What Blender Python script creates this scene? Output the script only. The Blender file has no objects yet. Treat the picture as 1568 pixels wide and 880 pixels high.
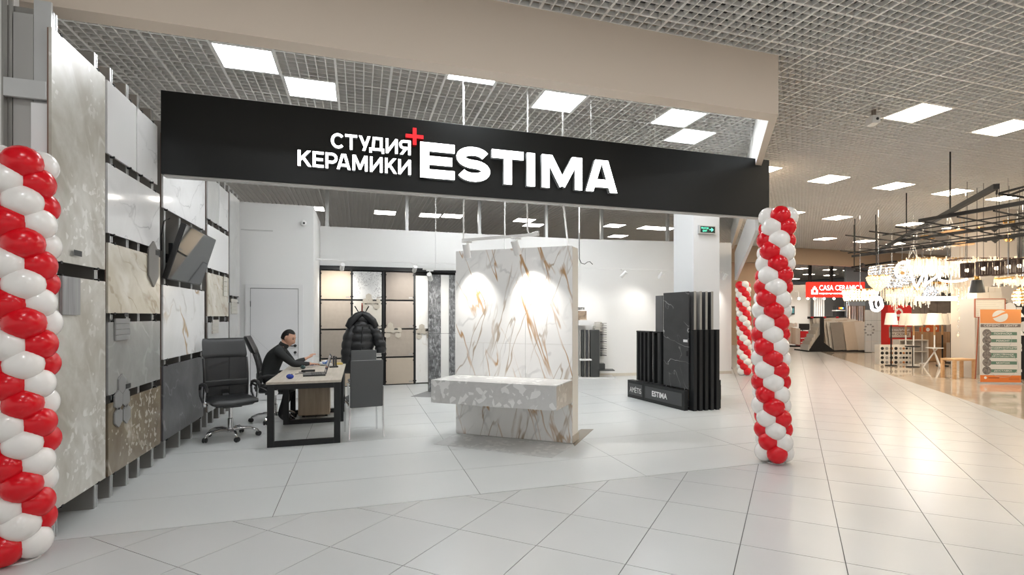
import bpy, bmesh, math, random
from mathutils import Vector, Matrix

random.seed(7)
PI = math.pi
scene = bpy.context.scene
COL = scene.collection

# ------------------------------------------------------------------ camera, world, exposure
# World axes follow the shop: X along its front, Y into the depth, the camera stands at the origin.
F_PX, CX, CY, CAM_H, YAW = 810.0, 822.0, 483.0, 1.503, math.radians(18.5)
cam_data = bpy.data.cameras.new('camera')
cam = bpy.data.objects.new('camera', cam_data)
COL.objects.link(cam)
cam.location = (0, 0, CAM_H)
cam.rotation_euler = (PI / 2, 0, -YAW)
cam_data.sensor_fit = 'HORIZONTAL'
cam_data.sensor_width = 36.0
cam_data.lens = F_PX / 1568.0 * 36.0
cam_data.shift_x = -(CX - 784.0) / 1568.0
cam_data.shift_y = (CY - 440.0) / 1568.0
cam_data.clip_start = 0.05
cam_data.clip_end = 300
scene.camera = cam

world = bpy.data.worlds.new('world')
scene.world = world
world.use_nodes = True
bg = world.node_tree.nodes['Background']
bg.inputs[0].default_value = (1.0, 0.97, 0.92, 1)      # the rest of the mall, out of view
bg.inputs[1].default_value = 0.6

vs = scene.view_settings
vs.view_transform = 'Standard'
vs.look = 'None'
vs.exposure = 0.5
vs.gamma = 1.0
vs.use_curve_mapping = False

LAMP_COOL = ((0.96, 0.985, 1.0), 21.0)
LAMP_WARM = ((1.0, 0.86, 0.68), 23.0)
LAMP_BACK = ((1.0, 0.95, 0.88), 9.0)
SPOT_POWER = 60.0

# ------------------------------------------------------------------ measuring helpers (photo pixel -> place in the room)
CA, SA = math.cos(YAW), math.sin(YAW)
def ray(px, py):
    a = (px - CX) / F_PX
    return Vector((a * CA + SA, -a * SA + CA, (CY - py) / F_PX))
def on_z(px, py, z=0.0):
    r = ray(px, py)
    t = (z - CAM_H) / r.z
    return Vector((r.x * t, r.y * t, z))
def on_x(px, py, x):
    r = ray(px, py)
    t = x / r.x
    return Vector((x, r.y * t, CAM_H + r.z * t))
def on_y(px, py, y):
    r = ray(px, py)
    t = y / r.y
    return Vector((r.x * t, y, CAM_H + r.z * t))
def at_depth(px, py, d):
    r = ray(px, py)
    return Vector((r.x * d, r.y * d, CAM_H + r.z * d))
def depth_of(x, y):
    return x * SA + y * CA
def height_at(py, x, y):
    return CAM_H + (CY - py) * depth_of(x, y) / F_PX

# ------------------------------------------------------------------ mesh builder
class MB:
    """Collects shapes and links them as one mesh object."""
    def __init__(self):
        self.v, self.f, self.m = [], [], []
    def add(self, verts, faces, mi=0):
        o = len(self.v)
        self.v += [tuple(p) for p in verts]
        self.f += [tuple(i + o for i in f) for f in faces]
        self.m += [mi] * len(faces)
        return self
    def box(self, x0, x1, y0, y1, z0, z1, mi=0, M=None):
        p = [(x0, y0, z0), (x1, y0, z0), (x1, y1, z0), (x0, y1, z0), (x0, y0, z1), (x1, y0, z1), (x1, y1, z1), (x0, y1, z1)]
        if M is not None: p = [M @ Vector(q) for q in p]
        return self.add(p, [(3, 2, 1, 0), (4, 5, 6, 7), (0, 1, 5, 4), (1, 2, 6, 5), (2, 3, 7, 6), (3, 0, 4, 7)], mi)
    def bbox(self, x0, x1, y0, y1, z0, z1, b=0.004, mi=0, M=None):
        """box with chamfered edges"""
        bm = bmesh.new()
        bmesh.ops.create_cube(bm, size=1.0)
        for v in bm.verts:
            v.co = Vector(((x0 + x1) / 2 + v.co.x * (x1 - x0), (y0 + y1) / 2 + v.co.y * (y1 - y0), (z0 + z1) / 2 + v.co.z * (z1 - z0)))
        bmesh.ops.bevel(bm, geom=list(bm.edges), offset=b, segments=2, profile=0.6, affect='EDGES')
        return self.bm(bm, mi, M)
    def bm(self, bm, mi=0, M=None):
        bm.verts.index_update()
        vs_ = [(M @ v.co if M is not None else v.co) for v in bm.verts]
        fs_ = [[v.index for v in f.verts] for f in bm.faces]
        bm.free()
        return self.add(vs_, fs_, mi)
    def bar(self, a, b, w, h=None, mi=0, up=(0, 0, 1)):
        """square bar from a to b"""
        a, b = Vector(a), Vector(b)
        h = w if h is None else h
        d = (b - a)
        L = d.length
        d.normalize()
        up = Vector(up)
        if abs(d.dot(up)) > 0.98: up = Vector((1, 0, 0))
        s = d.cross(up).normalized()
        t = s.cross(d).normalized()
        M = Matrix(((s.x, d.x, t.x, a.x), (s.y, d.y, t.y, a.y), (s.z, d.z, t.z, a.z), (0, 0, 0, 1)))
        return self.box(-w / 2, w / 2, 0, L, -h / 2, h / 2, mi, M)
    def tube(self, pts, r, n=8, mi=0, cap=True):
        pts = [Vector(p) for p in pts]
        rs = r if isinstance(r, (list, tuple)) else [r] * len(pts)
        verts, faces = [], []
        prev = None
        for i, p in enumerate(pts):
            d = (pts[min(i + 1, len(pts) - 1)] - pts[max(i - 1, 0)]).normalized()
            if prev is None:
                u = Vector((0, 0, 1)) if abs(d.z) < 0.9 else Vector((1, 0, 0))
                s = d.cross(u).normalized()
            else:
                s = (prev - d * prev.dot(d))
                s = s.normalized() if s.length > 1e-6 else d.orthogonal().normalized()
            prev = s
            t = d.cross(s)
            for k in range(n):
                a = 2 * PI * k / n
                verts.append(p + (s * math.cos(a) + t * math.sin(a)) * rs[i])
        for i in range(len(pts) - 1):
            for k in range(n):
                k2 = (k + 1) % n
                faces.append((i * n + k, i * n + k2, (i + 1) * n + k2, (i + 1) * n + k))
        if cap:
            faces.append(tuple(range(n - 1, -1, -1)))
            faces.append(tuple((len(pts) - 1) * n + k for k in range(n)))
        return self.add(verts, faces, mi)
    def lathe(self, prof, n=16, c=(0, 0, 0), M=None, mi=0):
        """prof = [(r, z)] from bottom to top"""
        verts, faces = [], []
        for (r, z) in prof:
            for k in range(n):
                a = 2 * PI * k / n
                p = Vector((c[0] + r * math.cos(a), c[1] + r * math.sin(a), c[2] + z))
                verts.append(M @ p if M is not None else p)
        for i in range(len(prof) - 1):
            for k in range(n):
                k2 = (k + 1) % n
                faces.append((i * n + k, i * n + k2, (i + 1) * n + k2, (i + 1) * n + k))
        if prof[0][0] > 1e-6: faces.append(tuple(range(n - 1, -1, -1)))
        if prof[-1][0] > 1e-6: faces.append(tuple((len(prof) - 1) * n + k for k in range(n)))
        return self.add(verts, faces, mi)
    def ball(self, c, r, n=12, mi=0, sc=(1, 1, 1), M=None):
        prof = [(max(1e-4, math.sin(PI * i / (n // 2))), -math.cos(PI * i / (n // 2))) for i in range(n // 2 + 1)]
        T = Matrix.Translation(c) @ Matrix.Diagonal((r * sc[0], r * sc[1], r * sc[2], 1))
        return self.lathe(prof, n, (0, 0, 0), T if M is None else M @ T, mi)
    def prism(self, poly, z0, z1, mi=0, M=None):
        """poly = [(x, y)] extruded along z"""
        n = len(poly)
        p = [(x, y, z0) for x, y in poly] + [(x, y, z1) for x, y in poly]
        if M is not None: p = [M @ Vector(q) for q in p]
        return self.add(p, [tuple(range(n - 1, -1, -1)), tuple(range(n, 2 * n))] + [(k, (k + 1) % n, n + (k + 1) % n, n + k) for k in range(n)], mi)
    def mesh(self, name, mats, smooth=None):
        me = bpy.data.meshes.new(name)
        me.from_pydata(self.v, [], self.f)
        bm = bmesh.new()
        bm.from_mesh(me)
        bmesh.ops.recalc_face_normals(bm, faces=list(bm.faces))
        bm.to_mesh(me)
        bm.free()
        for m in (mats if isinstance(mats, (list, tuple)) else [mats]): me.materials.append(m)
        if any(self.m): me.polygons.foreach_set('material_index', self.m)
        if smooth:
            me.polygons.foreach_set('use_smooth', [True] * len(me.polygons))
            me.set_sharp_from_angle(angle=math.radians(smooth if smooth is not True else 40))
        me.update()
        return me

def link(name, me, parent=None, loc=None, rot=None):
    o = bpy.data.objects.new(name, me)
    COL.objects.link(o)
    if parent is not None: o.parent = parent
    if loc is not None: o.location = loc
    if rot is not None: o.rotation_euler = rot
    return o
def tag(o, label, cat, group=None, kind=None):
    o['label'] = label
    o['category'] = cat
    if group: o['group'] = group
    if kind: o['kind'] = kind
    return o
def thing(name, label, cat, loc=(0, 0, 0), rz=0.0, group=None):
    o = link(name, None, None, loc, (0, 0, rz))
    o.empty_display_size = 0.1
    return tag(o, label, cat, group)
def part(name, mb, mat, parent, smooth=None, loc=None, rot=None, label=None):
    o = link(name, mb.mesh(name, mat, smooth), parent, loc, rot)
    if label: o['label'] = label
    return o
def solo(name, mb, mat, label, cat, loc=(0, 0, 0), rz=0.0, group=None, smooth=None):
    return tag(link(name, mb.mesh(name, mat, smooth), None, loc, (0, 0, rz)), label, cat, group)
def struct(name, mb, mat, parent=None, loc=None, smooth=None):
    o = link(name, mb.mesh(name, mat, smooth), parent, loc)
    if parent is None: o['kind'] = 'structure'
    return o
def copy_tree(o, parent=None):
    c = o.copy()
    COL.objects.link(c)
    if parent is not None: c.parent = parent
    for ch in list(o.children): copy_tree(ch, c)
    return c
def rot_z(a): return Matrix.Rotation(a, 4, 'Z')

# ------------------------------------------------------------------ materials
_M = {}
def new_mat(name):
    m = bpy.data.materials.new(name)
    m.use_nodes = True
    nt = m.node_tree
    return m, nt, nt.nodes['Principled BSDF']
def plain(name, col, rough=0.5, metal=0.0, bump=0.0, bscale=60, spec=0.5, var=0.0, vscale=4.0, coat=0.0):
    if name in _M: return _M[name]
    m, nt, b = new_mat(name)
    b.inputs['Base Color'].default_value = (*col, 1)
    b.inputs['Roughness'].default_value = rough
    b.inputs['Metallic'].default_value = metal
    b.inputs['Specular IOR Level'].default_value = spec
    if coat: b.inputs['Coat Weight'].default_value = coat
    if bump or var:
        tc = nt.nodes.new('ShaderNodeTexCoord')
        if bump:
            n = nt.nodes.new('ShaderNodeTexNoise')
            n.inputs['Scale'].default_value = bscale
            n.inputs['Detail'].default_value = 3
            bp = nt.nodes.new('ShaderNodeBump')
            bp.inputs['Strength'].default_value = bump
            bp.inputs['Distance'].default_value = 0.01
            nt.links.new(tc.outputs['Object'], n.inputs['Vector'])
            nt.links.new(n.outputs['Fac'], bp.inputs['Height'])
            nt.links.new(bp.outputs['Normal'], b.inputs['Normal'])
        if var:
            n = nt.nodes.new('ShaderNodeTexNoise')
            n.inputs['Scale'].default_value = vscale
            n.inputs['Detail'].default_value = 5
            mx = nt.nodes.new('ShaderNodeMix')
            mx.data_type = 'RGBA'
            mx.inputs['A'].default_value = (*[max(0, c * (1 - var)) for c in col], 1)
            mx.inputs['B'].default_value = (*[min(1, c * (1 + var)) for c in col], 1)
            nt.links.new(tc.outputs['Object'], n.inputs['Vector'])
            nt.links.new(n.outputs['Fac'], mx.inputs['Factor'])
            nt.links.new(mx.outputs['Result'], b.inputs['Base Color'])
    _M[name] = m
    return m
def glow(name, col, strength):
    if name in _M: return _M[name]
    m, nt, b = new_mat(name)
    b.inputs['Base Color'].default_value = (*[c * 0.8 for c in col], 1)
    b.inputs['Roughness'].default_value = 0.5
    b.inputs['Emission Color'].default_value = (*col, 1)
    b.inputs['Emission Strength'].default_value = strength
    _M[name] = m
    return m
def glass(name, col=(1, 1, 1), rough=0.02, emit=0.0):
    if name in _M: return _M[name]
    m, nt, b = new_mat(name)
    b.inputs['Base Color'].default_value = (*col, 1)
    b.inputs['Roughness'].default_value = rough
    b.inputs['Transmission Weight'].default_value = 1.0
    b.inputs['IOR'].default_value = 1.45
    _M[name] = m
    return m
def stone(name, base, dark, veins=(), chips=None, mottle=3.0, rough=0.25, offset=(0, 0, 0), bump=0.0):
    """polished tile: base mottled towards dark; veins = [(scale xyz, rot, width, colour, amount, seed)]; chips = (scale, colour, amount)"""
    if name in _M: return _M[name]
    m, nt, b = new_mat(name)
    N, Lk = nt.nodes, nt.links
    tc = N.new('ShaderNodeTexCoord')
    mp = N.new('ShaderNodeMapping')
    mp.inputs['Location'].default_value = offset
    Lk.new(tc.outputs['Object'], mp.inputs['Vector'])
    n1 = N.new('ShaderNodeTexNoise')
    n1.inputs['Scale'].default_value = mottle
    n1.inputs['Detail'].default_value = 8
    n1.inputs['Roughness'].default_value = 0.62
    n1.inputs['Distortion'].default_value = 0.8
    Lk.new(mp.outputs['Vector'], n1.inputs['Vector'])
    r1 = N.new('ShaderNodeMapRange')
    r1.inputs['From Min'].default_value = 0.3
    r1.inputs['From Max'].default_value = 0.72
    Lk.new(n1.outputs['Fac'], r1.inputs['Value'])
    mx = N.new('ShaderNodeMix')
    mx.data_type = 'RGBA'
    mx.inputs['A'].default_value = (*dark, 1)
    mx.inputs['B'].default_value = (*base, 1)
    Lk.new(r1.outputs['Result'], mx.inputs['Factor'])
    cur = mx.outputs['Result']
    if chips:
        sc, colr, amt = chips
        vo = N.new('ShaderNodeTexVoronoi')
        vo.inputs['Scale'].default_value = sc
        vo.inputs['Randomness'].default_value = 1.0
        Lk.new(mp.outputs['Vector'], vo.inputs['Vector'])
        sep = N.new('ShaderNodeSeparateColor')
        Lk.new(vo.outputs['Color'], sep.inputs['Color'])
        big = N.new('ShaderNodeTexNoise')
        big.inputs['Scale'].default_value = 1.7
        big.inputs['Detail'].default_value = 2
        Lk.new(mp.outputs['Vector'], big.inputs['Vector'])
        mul = N.new('ShaderNodeMath')
        mul.operation = 'MULTIPLY'
        Lk.new(sep.outputs['Red'], mul.inputs[0])
        Lk.new(big.outputs['Fac'], mul.inputs[1])
        th = N.new('ShaderNodeMapRange')
        th.inputs['From Min'].default_value = amt
        th.inputs['From Max'].default_value = amt + 0.03
        Lk.new(mul.outputs['Value'], th.inputs['Value'])
        m2 = N.new('ShaderNodeMix')
        m2.data_type = 'RGBA'
        m2.inputs['B'].default_value = (*colr, 1)
        f2 = N.new('ShaderNodeMath')
        f2.operation = 'MULTIPLY'
        f2.inputs[1].default_value = 0.8
        Lk.new(th.outputs['Result'], f2.inputs[0])
        Lk.new(f2.outputs['Value'], m2.inputs['Factor'])
        Lk.new(cur, m2.inputs['A'])
        cur = m2.outputs['Result']
    for (sc, rot, width, colr, amt, seed) in veins:
        mp2 = N.new('ShaderNodeMapping')
        mp2.vector_type = 'TEXTURE'
        mp2.inputs['Location'].default_value = (seed, seed * 1.7, seed * 0.6)
        mp2.inputs['Rotation'].default_value = rot
        mp2.inputs['Scale'].default_value = [1 / k for k in sc]
        Lk.new(mp.outputs['Vector'], mp2.inputs['Vector'])
        nv = N.new('ShaderNodeTexNoise')
        nv.inputs['Scale'].default_value = 1.0
        nv.inputs['Detail'].default_value = 3.5
        nv.inputs['Roughness'].default_value = 0.5
        nv.inputs['Distortion'].default_value = 0.15
        Lk.new(mp2.outputs['Vector'], nv.inputs['Vector'])
        sb = N.new('ShaderNodeMath')
        sb.operation = 'SUBTRACT'
        sb.inputs[1].default_value = 0.5
        Lk.new(nv.outputs['Fac'], sb.inputs[0])
        ab = N.new('ShaderNodeMath')
        ab.operation = 'ABSOLUTE'
        Lk.new(sb.outputs['Value'], ab.inputs[0])
        mr = N.new('ShaderNodeMapRange')
        mr.inputs['From Min'].default_value = width * 0.25
        mr.inputs['From Max'].default_value = width
        mr.inputs['To Min'].default_value = amt
        mr.inputs['To Max'].default_value = 0.0
        Lk.new(ab.outputs['Value'], mr.inputs['Value'])
        # veins fade in and out along their run
        nm = N.new('ShaderNodeTexNoise')
        nm.inputs['Scale'].default_value = 2.3
        nm.inputs['Detail'].default_value = 1
        Lk.new(mp2.outputs['Vector'], nm.inputs['Vector'])
        mm = N.new('ShaderNodeMapRange')
        mm.inputs['From Min'].default_value = 0.38
        mm.inputs['From Max'].default_value = 0.62
        Lk.new(nm.outputs['Fac'], mm.inputs['Value'])
        ml = N.new('ShaderNodeMath')
        ml.operation = 'MULTIPLY'
        Lk.new(mr.outputs['Result'], ml.inputs[0])
        Lk.new(mm.outputs['Result'], ml.inputs[1])
        m3 = N.new('ShaderNodeMix')
        m3.data_type = 'RGBA'
        m3.inputs['B'].default_value = (*colr, 1)
        Lk.new(ml.outputs['Value'], m3.inputs['Factor'])
        Lk.new(cur, m3.inputs['A'])
        cur = m3.outputs['Result']
    Lk.new(cur, b.inputs['Base Color'])
    b.inputs['Roughness'].default_value = rough
    if bump:
        bp = N.new('ShaderNodeBump')
        bp.inputs['Strength'].default_value = bump
        bp.inputs['Distance'].default_value = 0.02
        Lk.new(n1.outputs['Fac'], bp.inputs['Height'])
        Lk.new(bp.outputs['Normal'], b.inputs['Normal'])
    _M[name] = m
    return m
def wood(name, c1, c2, rough=0.5, axis='Z', scale=18.0):
    if name in _M: return _M[name]
    m, nt, b = new_mat(name)
    N, Lk = nt.nodes, nt.links
    tc = N.new('ShaderNodeTexCoord')
    mp = N.new('ShaderNodeMapping')
    s = {'X': (0.06, 1, 1), 'Y': (1, 0.06, 1), 'Z': (1, 1, 0.06)}[axis]
    mp.inputs['Scale'].default_value = [k * scale for k in s]
    Lk.new(tc.outputs['Object'], mp.inputs['Vector'])
    n = N.new('ShaderNodeTexNoise')
    n.inputs['Scale'].default_value = 1.6
    n.inputs['Detail'].default_value = 7
    n.inputs['Distortion'].default_value = 0.6
    Lk.new(mp.outputs['Vector'], n.inputs['Vector'])
    r = N.new('ShaderNodeMapRange')
    r.inputs['From Min'].default_value = 0.3
    r.inputs['From Max'].default_value = 0.7
    Lk.new(n.outputs['Fac'], r.inputs['Value'])
    mx = N.new('ShaderNodeMix')
    mx.data_type = 'RGBA'
    mx.inputs['A'].default_value = (*c1, 1)
    mx.inputs['B'].default_value = (*c2, 1)
    Lk.new(r.outputs['Result'], mx.inputs['Factor'])
    Lk.new(mx.outputs['Result'], b.inputs['Base Color'])
    b.inputs['Roughness'].default_value = rough
    _M[name] = m
    return m

WHITE = plain('white_paint', (0.80, 0.80, 0.79), 0.6, bump=0.03, bscale=120)
TAN = plain('tan_paint', (0.70, 0.60, 0.50), 0.7, bump=0.03, bscale=120)
GREYW = plain('grey_wall', (0.50, 0.50, 0.49), 0.7)
BLACK = plain('black_metal', (0.012, 0.013, 0.014), 0.45, spec=0.35)
BLACKM = plain('black_matt', (0.012, 0.012, 0.013), 0.7)
ALU = plain('brushed_metal', (0.62, 0.63, 0.63), 0.32, metal=0.85, var=0.08, vscale=9)
DARKALU = plain('dark_metal', (0.36, 0.35, 0.33), 0.35, metal=0.6, var=0.1, vscale=6)
CHROME = plain('chrome', (0.75, 0.75, 0.76), 0.12, metal=1.0)
WMETAL = plain('white_metal', (0.78, 0.78, 0.77), 0.35)
BLK_PLASTIC = plain('black_plastic', (0.018, 0.018, 0.019), 0.35)
RED = plain('red_gloss', (0.62, 0.012, 0.018), 0.3)

# ------------------------------------------------------------------ floor
def clip(poly, a, b, c):
    """keep the part of a convex polygon with a*x + b*y <= c"""
    out = []
    for i in range(len(poly)):
        p, q = poly[i], poly[(i + 1) % len(poly)]
        dp, dq = a * p[0] + b * p[1] - c, a * q[0] + b * q[1] - c
        if dp <= 0: out.append(p)
        if dp * dq < 0:
            t = dp / (dp - dq)
            out.append((p[0] + (q[0] - p[0]) * t, p[1] + (q[1] - p[1]) * t))
    return out
def area(poly):
    return abs(sum(poly[i][0] * poly[(i + 1) % len(poly)][1] - poly[(i + 1) % len(poly)][0] * poly[i][1] for i in range(len(poly)))) / 2

FRONT = 4.375                                   # line where the shop's own tiles begin
DG = Vector((0.598, 0.801)).normalized()        # direction of the slanted side of the shop
DGN = Vector((DG.y, -DG.x))                     # points out of the shop, to the corridor
C_SHOP = DGN.dot(Vector((3.98, FRONT)))
C_LIGHT = DGN.dot(Vector((10.83, 7.35))) + 0.02 # where the polished floor of the lighting shop begins

grout = plain('grout', (0.11, 0.107, 0.10), 0.9)
tile_store = plain('shop_tile', (0.60, 0.615, 0.61), 0.32, var=0.045, vscale=1.6)
tile_mall = plain('corridor_tile', (0.565, 0.572, 0.565), 0.25, var=0.05, vscale=1.2)
tile_polish = stone('polished_floor', (0.66, 0.56, 0.45), (0.56, 0.46, 0.36), mottle=2.0, rough=0.05)
mb = MB().box(-7, 48, -9, 48, -0.12, -0.005)
floor = struct('floor', mb, grout)

def seen(x, y):
    d = depth_of(x, y)
    if d < 1.0: return None
    px = CX + F_PX * (x * CA - y * SA) / d
    py = CY + F_PX * CAM_H / d
    return d if (-120 < px < 1690 and py < 1000) else None
flat_tiles = []
J = 0.0027
def tile_poly(c, ex, ey, w, h):
    return [(c.x + ex.x * sx * w + ey.x * sy * h, c.y + ex.y * sx * w + ey.y * sy * h) for sx, sy in ((0, 0), (1, 0), (1, 1), (0, 1))]
# shop tiles, 1.58 x 0.79
TW, TH = 1.583, 0.785
shop_cells = []
for i in range(-2, 8):
    for j in range(0, 11):
        x0, y0 = -0.62 + TW * i, FRONT - 0.03 + TH * j
        P = [(x0 + J, y0 + J), (x0 + TW - J, y0 + J), (x0 + TW - J, y0 + TH - J), (x0 + J, y0 + TH - J)]
        P = clip(P, 0, -1, -(FRONT + 0.004)); P = P and clip(P, DGN.x, DGN.y, C_SHOP - J); P = P and clip(P, -1, 0, 2.4); P = P and clip(P, 0, 1, 12.4)
        if P and area(P) > 0.01: shop_cells.append((P, tile_store))
# corridor tiles, 0.6 x 0.6, laid at 45 degrees to the shop
ta = -0.773
EX, EY = Vector((math.cos(ta), math.sin(ta))), Vector((-math.sin(ta), math.cos(ta)))
O = Vector((0.235, 4.12))
TS = 0.6
mall_cells, far_mall = [], MB()
def add_far(P):
    far_mall.add([(x, y, 0.0) for x, y in P] + [(x, y, -0.004) for x, y in P], [tuple(range(len(P)))] + [(k, k + len(P), (k + 1) % len(P) + len(P), (k + 1) % len(P)) for k in range(len(P))])
for i in range(-40, 45):
    for j in range(-25, 62):
        c = O + EX * (i * TS) + EY * (j * TS)
        m_ = c + (EX + EY) * TS / 2
        if not (-6.5 < m_.x < 47 and -8 < m_.y < 47): continue
        sq = tile_poly(c + (EX + EY) * J, EX, EY, TS - 2 * J, TS - 2 * J)
        for P in (clip(sq, 0, 1, FRONT - 0.004), clip(clip(sq, 0, -1, -(FRONT - J)), -DGN.x, -DGN.y, -(C_SHOP + J))):
            if not P or len(P) < 3: continue
            if m_.y > 5.0: P = clip(P, DGN.x, DGN.y, C_LIGHT - J) if m_.y < 17.3 else P
            elif m_.x > 5: P = clip(P, DGN.x, DGN.y, C_LIGHT - J)
            if not P or area(P) < 0.004: continue
            d = seen(m_.x, m_.y)
            if d and d < 10.0: mall_cells.append((d, P))
            else: add_far(P)
mall_cells.sort(key=lambda t: t[0])
for d, P in mall_cells[270:]: add_far(P)
_sq_mesh = None
for d, P in mall_cells[:270]:
    cx_, cy_ = sum(p[0] for p in P) / len(P), sum(p[1] for p in P) / len(P)
    whole = len(P) == 4 and abs(area(P) - (TS - 2 * J) ** 2) < 1e-5
    if whole and _sq_mesh:
        link('tile', _sq_mesh, floor, (cx_, cy_, 0))
        continue
    me = MB().prism([(x - cx_, y - cy_) for x, y in P], -0.005, 0.0).mesh('tile', tile_mall)
    if whole: _sq_mesh = me
    link('tile', me, floor, (cx_, cy_, 0))
for P, mt in shop_cells:
    cx_, cy_ = sum(p[0] for p in P) / len(P), sum(p[1] for p in P) / len(P)
    link('shop_tile', MB().prism([(x - cx_, y - cy_) for x, y in P], -0.005, 0.0).mesh('shop_tile', mt), floor, (cx_, cy_, 0))
o = struct('distant_tiles', far_mall, tile_mall, floor)
o['kind'] = 'stuff'
# polished floor of the lighting shop
P = [(4, -8), (47, -8), (47, 17.2), (4, 17.2)]
P = clip(P, -DGN.x, -DGN.y, -C_LIGHT)
struct('polished_slab', MB().prism(P, -0.005, 0.0), tile_polish, floor)
# inlaid sample tiles beside the marble stand and the dark board
terrazzo = stone('terrazzo', (0.55, 0.555, 0.55), (0.49, 0.49, 0.49), chips=(17.0, (0.66, 0.66, 0.65), 0.36), mottle=14, rough=0.3)
P = [on_z(*p) for p in ((664, 680), (697, 664), (878, 681), (845, 701))]
struct('terrazzo_inlay', MB().prism([(p.x, p.y) for p in P], 0.0002, 0.003), terrazzo, floor)
P = [on_z(*p) for p in ((880, 683), (909, 657), (890, 657), (870, 668))]
struct('wood_inlay', MB().prism([(p.x, p.y) for p in P], 0.0002, 0.003), plain('brown_inlay', (0.27, 0.235, 0.19), 0.5), floor)
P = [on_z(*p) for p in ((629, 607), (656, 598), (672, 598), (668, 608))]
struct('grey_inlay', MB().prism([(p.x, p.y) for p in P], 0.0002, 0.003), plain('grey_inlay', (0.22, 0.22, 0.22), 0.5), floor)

# ------------------------------------------------------------------ ceiling: open-cell grid under a dark void
CEIL = 4.335
CELL = 0.6135 / 6
void = plain('ceiling_void', (0.13, 0.13, 0.13), 0.9)
gridm = plain('ceiling_grid_metal', (0.84, 0.83, 0.80), 0.4)
ceiling = struct('ceiling', MB().box(-7, 48, -9, 48, 4.75, 4.9), void)
GX0, GX1, GY0, GY1 = -4.0, 34.0, -3.0, 36.0
OX, OY = -1.49, 6.26          # a lamp corner of the grid
def snap(v, o): return o + round((v - o) / CELL) * CELL
lamps = []                    # (x0, y0) lower corner, kind
def lamp(x, y, kind, lab=None): lamps.append((snap(x - 3 * CELL, OX), snap(y - 3 * CELL, OY), kind, lab))
lamp(-1.19, 6.57, 'cool', 'bright square ceiling lamp nearest the left wall of panels')
lamp(-0.57, 7.21, 'cool', 'bright square ceiling lamp diagonally behind the leftmost one, above the sign')
lamp(1.27, 6.08, 'cool', 'square ceiling lamp half cut off by the lower edge of the tan beam')
lamp(2.49, 6.54, 'cool', 'bright square ceiling lamp above the last letters of the shop sign')
lamp(4.34, 6.55, 'cool', 'front one of the two square lamps over the right end of the sign')
lamp(4.96, 7.20, 'cool', 'rear one of the two square lamps over the right end of the sign')
for x, y, lab in ((-1.2, 15.15, 'square lamp seen just right of the white partition with the door'), (0.65, 15.14, 'square lamp deep behind the sign, above the wall board display'),
                  (1.89, 15.12, 'left one of a touching pair of lamps deep behind the sign'), (2.5, 15.1, 'right one of a touching pair of lamps deep behind the sign'),
                  (4.6, 15.02, 'square lamp behind the hanging white rods above the marble stand'), (5.2, 15.75, 'square lamp just above the spotlight bar of the marble stand'),
                  (7.63, 15.1, 'lone square lamp above the white back wall'), (8.7, 17.0, 'lowest square lamp seen above the back wall'),
                  (8.84, 15.09, 'left one of the joined lamps beside the white pillar'), (9.45, 15.03, 'right one of the joined lamps, touching the white pillar')):
    lamp(x, y, 'back', lab)
for x, y, lab in ((7.40, 5.36, 'large corridor ceiling lamp beside the hanging camera'), (9.24, 5.38, 'corridor ceiling lamp cut by the right edge of the photo, highest one'),
                  (7.40, 8.45, 'corridor lamp half hidden behind the right end of the black sign'), (9.25, 8.50, 'corridor lamp left of the middle row, above the balloon tower'),
                  (11.10, 8.52, 'middle lamp of the second corridor row'), (12.95, 8.55, 'right lamp of the second corridor row, above the black rail'),
                  (14.8, 8.55, 'corridor lamp near the right edge, seen through the black hanging frame'),
                  (11.25, 11.7, 'corridor lamp just peeping out right of the balloon tower top'), (13.1, 11.82, 'corridor lamp of the third row above the red sign'),
                  (16.2, 11.9, 'corridor lamp touching the left end of the hanging lattice'), (18.2, 11.9, 'corridor lamp seen through the black lattice over the chandeliers'),
                  (16.3, 15.13, 'left lamp of the farthest corridor row before the tan beam'), (18.2, 15.2, 'middle lamp of the farthest corridor row before the tan beam'),
                  (20.1, 15.25, 'right lamp of the farthest corridor row before the tan beam')):
    lamp(x, y, 'warm', lab)
for x, y, lab in ((25.3, 25.2, 'first far lamp seen under the distant tan beam'), (27.5, 25.3, 'second far lamp seen under the distant tan beam'), (29.2, 25.3, 'far lamp behind the rods of the red sign, right one'),
                  (29.3, 28.6, 'farther lamp above the left rod of the red sign'), (31.3, 28.8, 'farther lamp above the right rod of the red sign'), (31.8, 32.4, 'farthest small lamp beside the balloons')):
    lamp(x, y, 'warm', lab)
for x, y in ((-1.0, 2.2), (1.5, 2.2), (4.0, 2.2), (6.5, 2.2), (9.2, 2.2), (-1.0, -1.0), (3.0, -1.0), (7.0, -1.0), (0.6, 9.3), (3.1, 9.3), (5.6, 9.3), (1.8, 10.8), (4.3, 10.8), (12.0, 5.4), (16.0, 5.4), (14, 2.2)):
    lamp(x, y, 'cool' if x < 7 else 'warm')
for x, y in ((18.5, 20.3), (20.5, 20.3), (22.5, 20.3), (24.5, 20.3), (19.5, 22.4), (22.5, 22.4)): lamp(x, y, 'warm')  # hidden lamps added behind the far beam to brighten the tile shop
cuts = [(x, y) for x, y, k, l in lamps]
W6 = 6 * CELL
def spans(lo, hi, holes):
    out, p = [], lo
    for a, b in sorted(holes):
        if a > p: out.append((p, a))
        p = max(p, b)
    if p < hi: out.append((p, hi))
    return out
grid = MB()
k0, k1 = math.floor((GX0 - OX) / CELL), math.ceil((GX1 - OX) / CELL)
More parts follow.
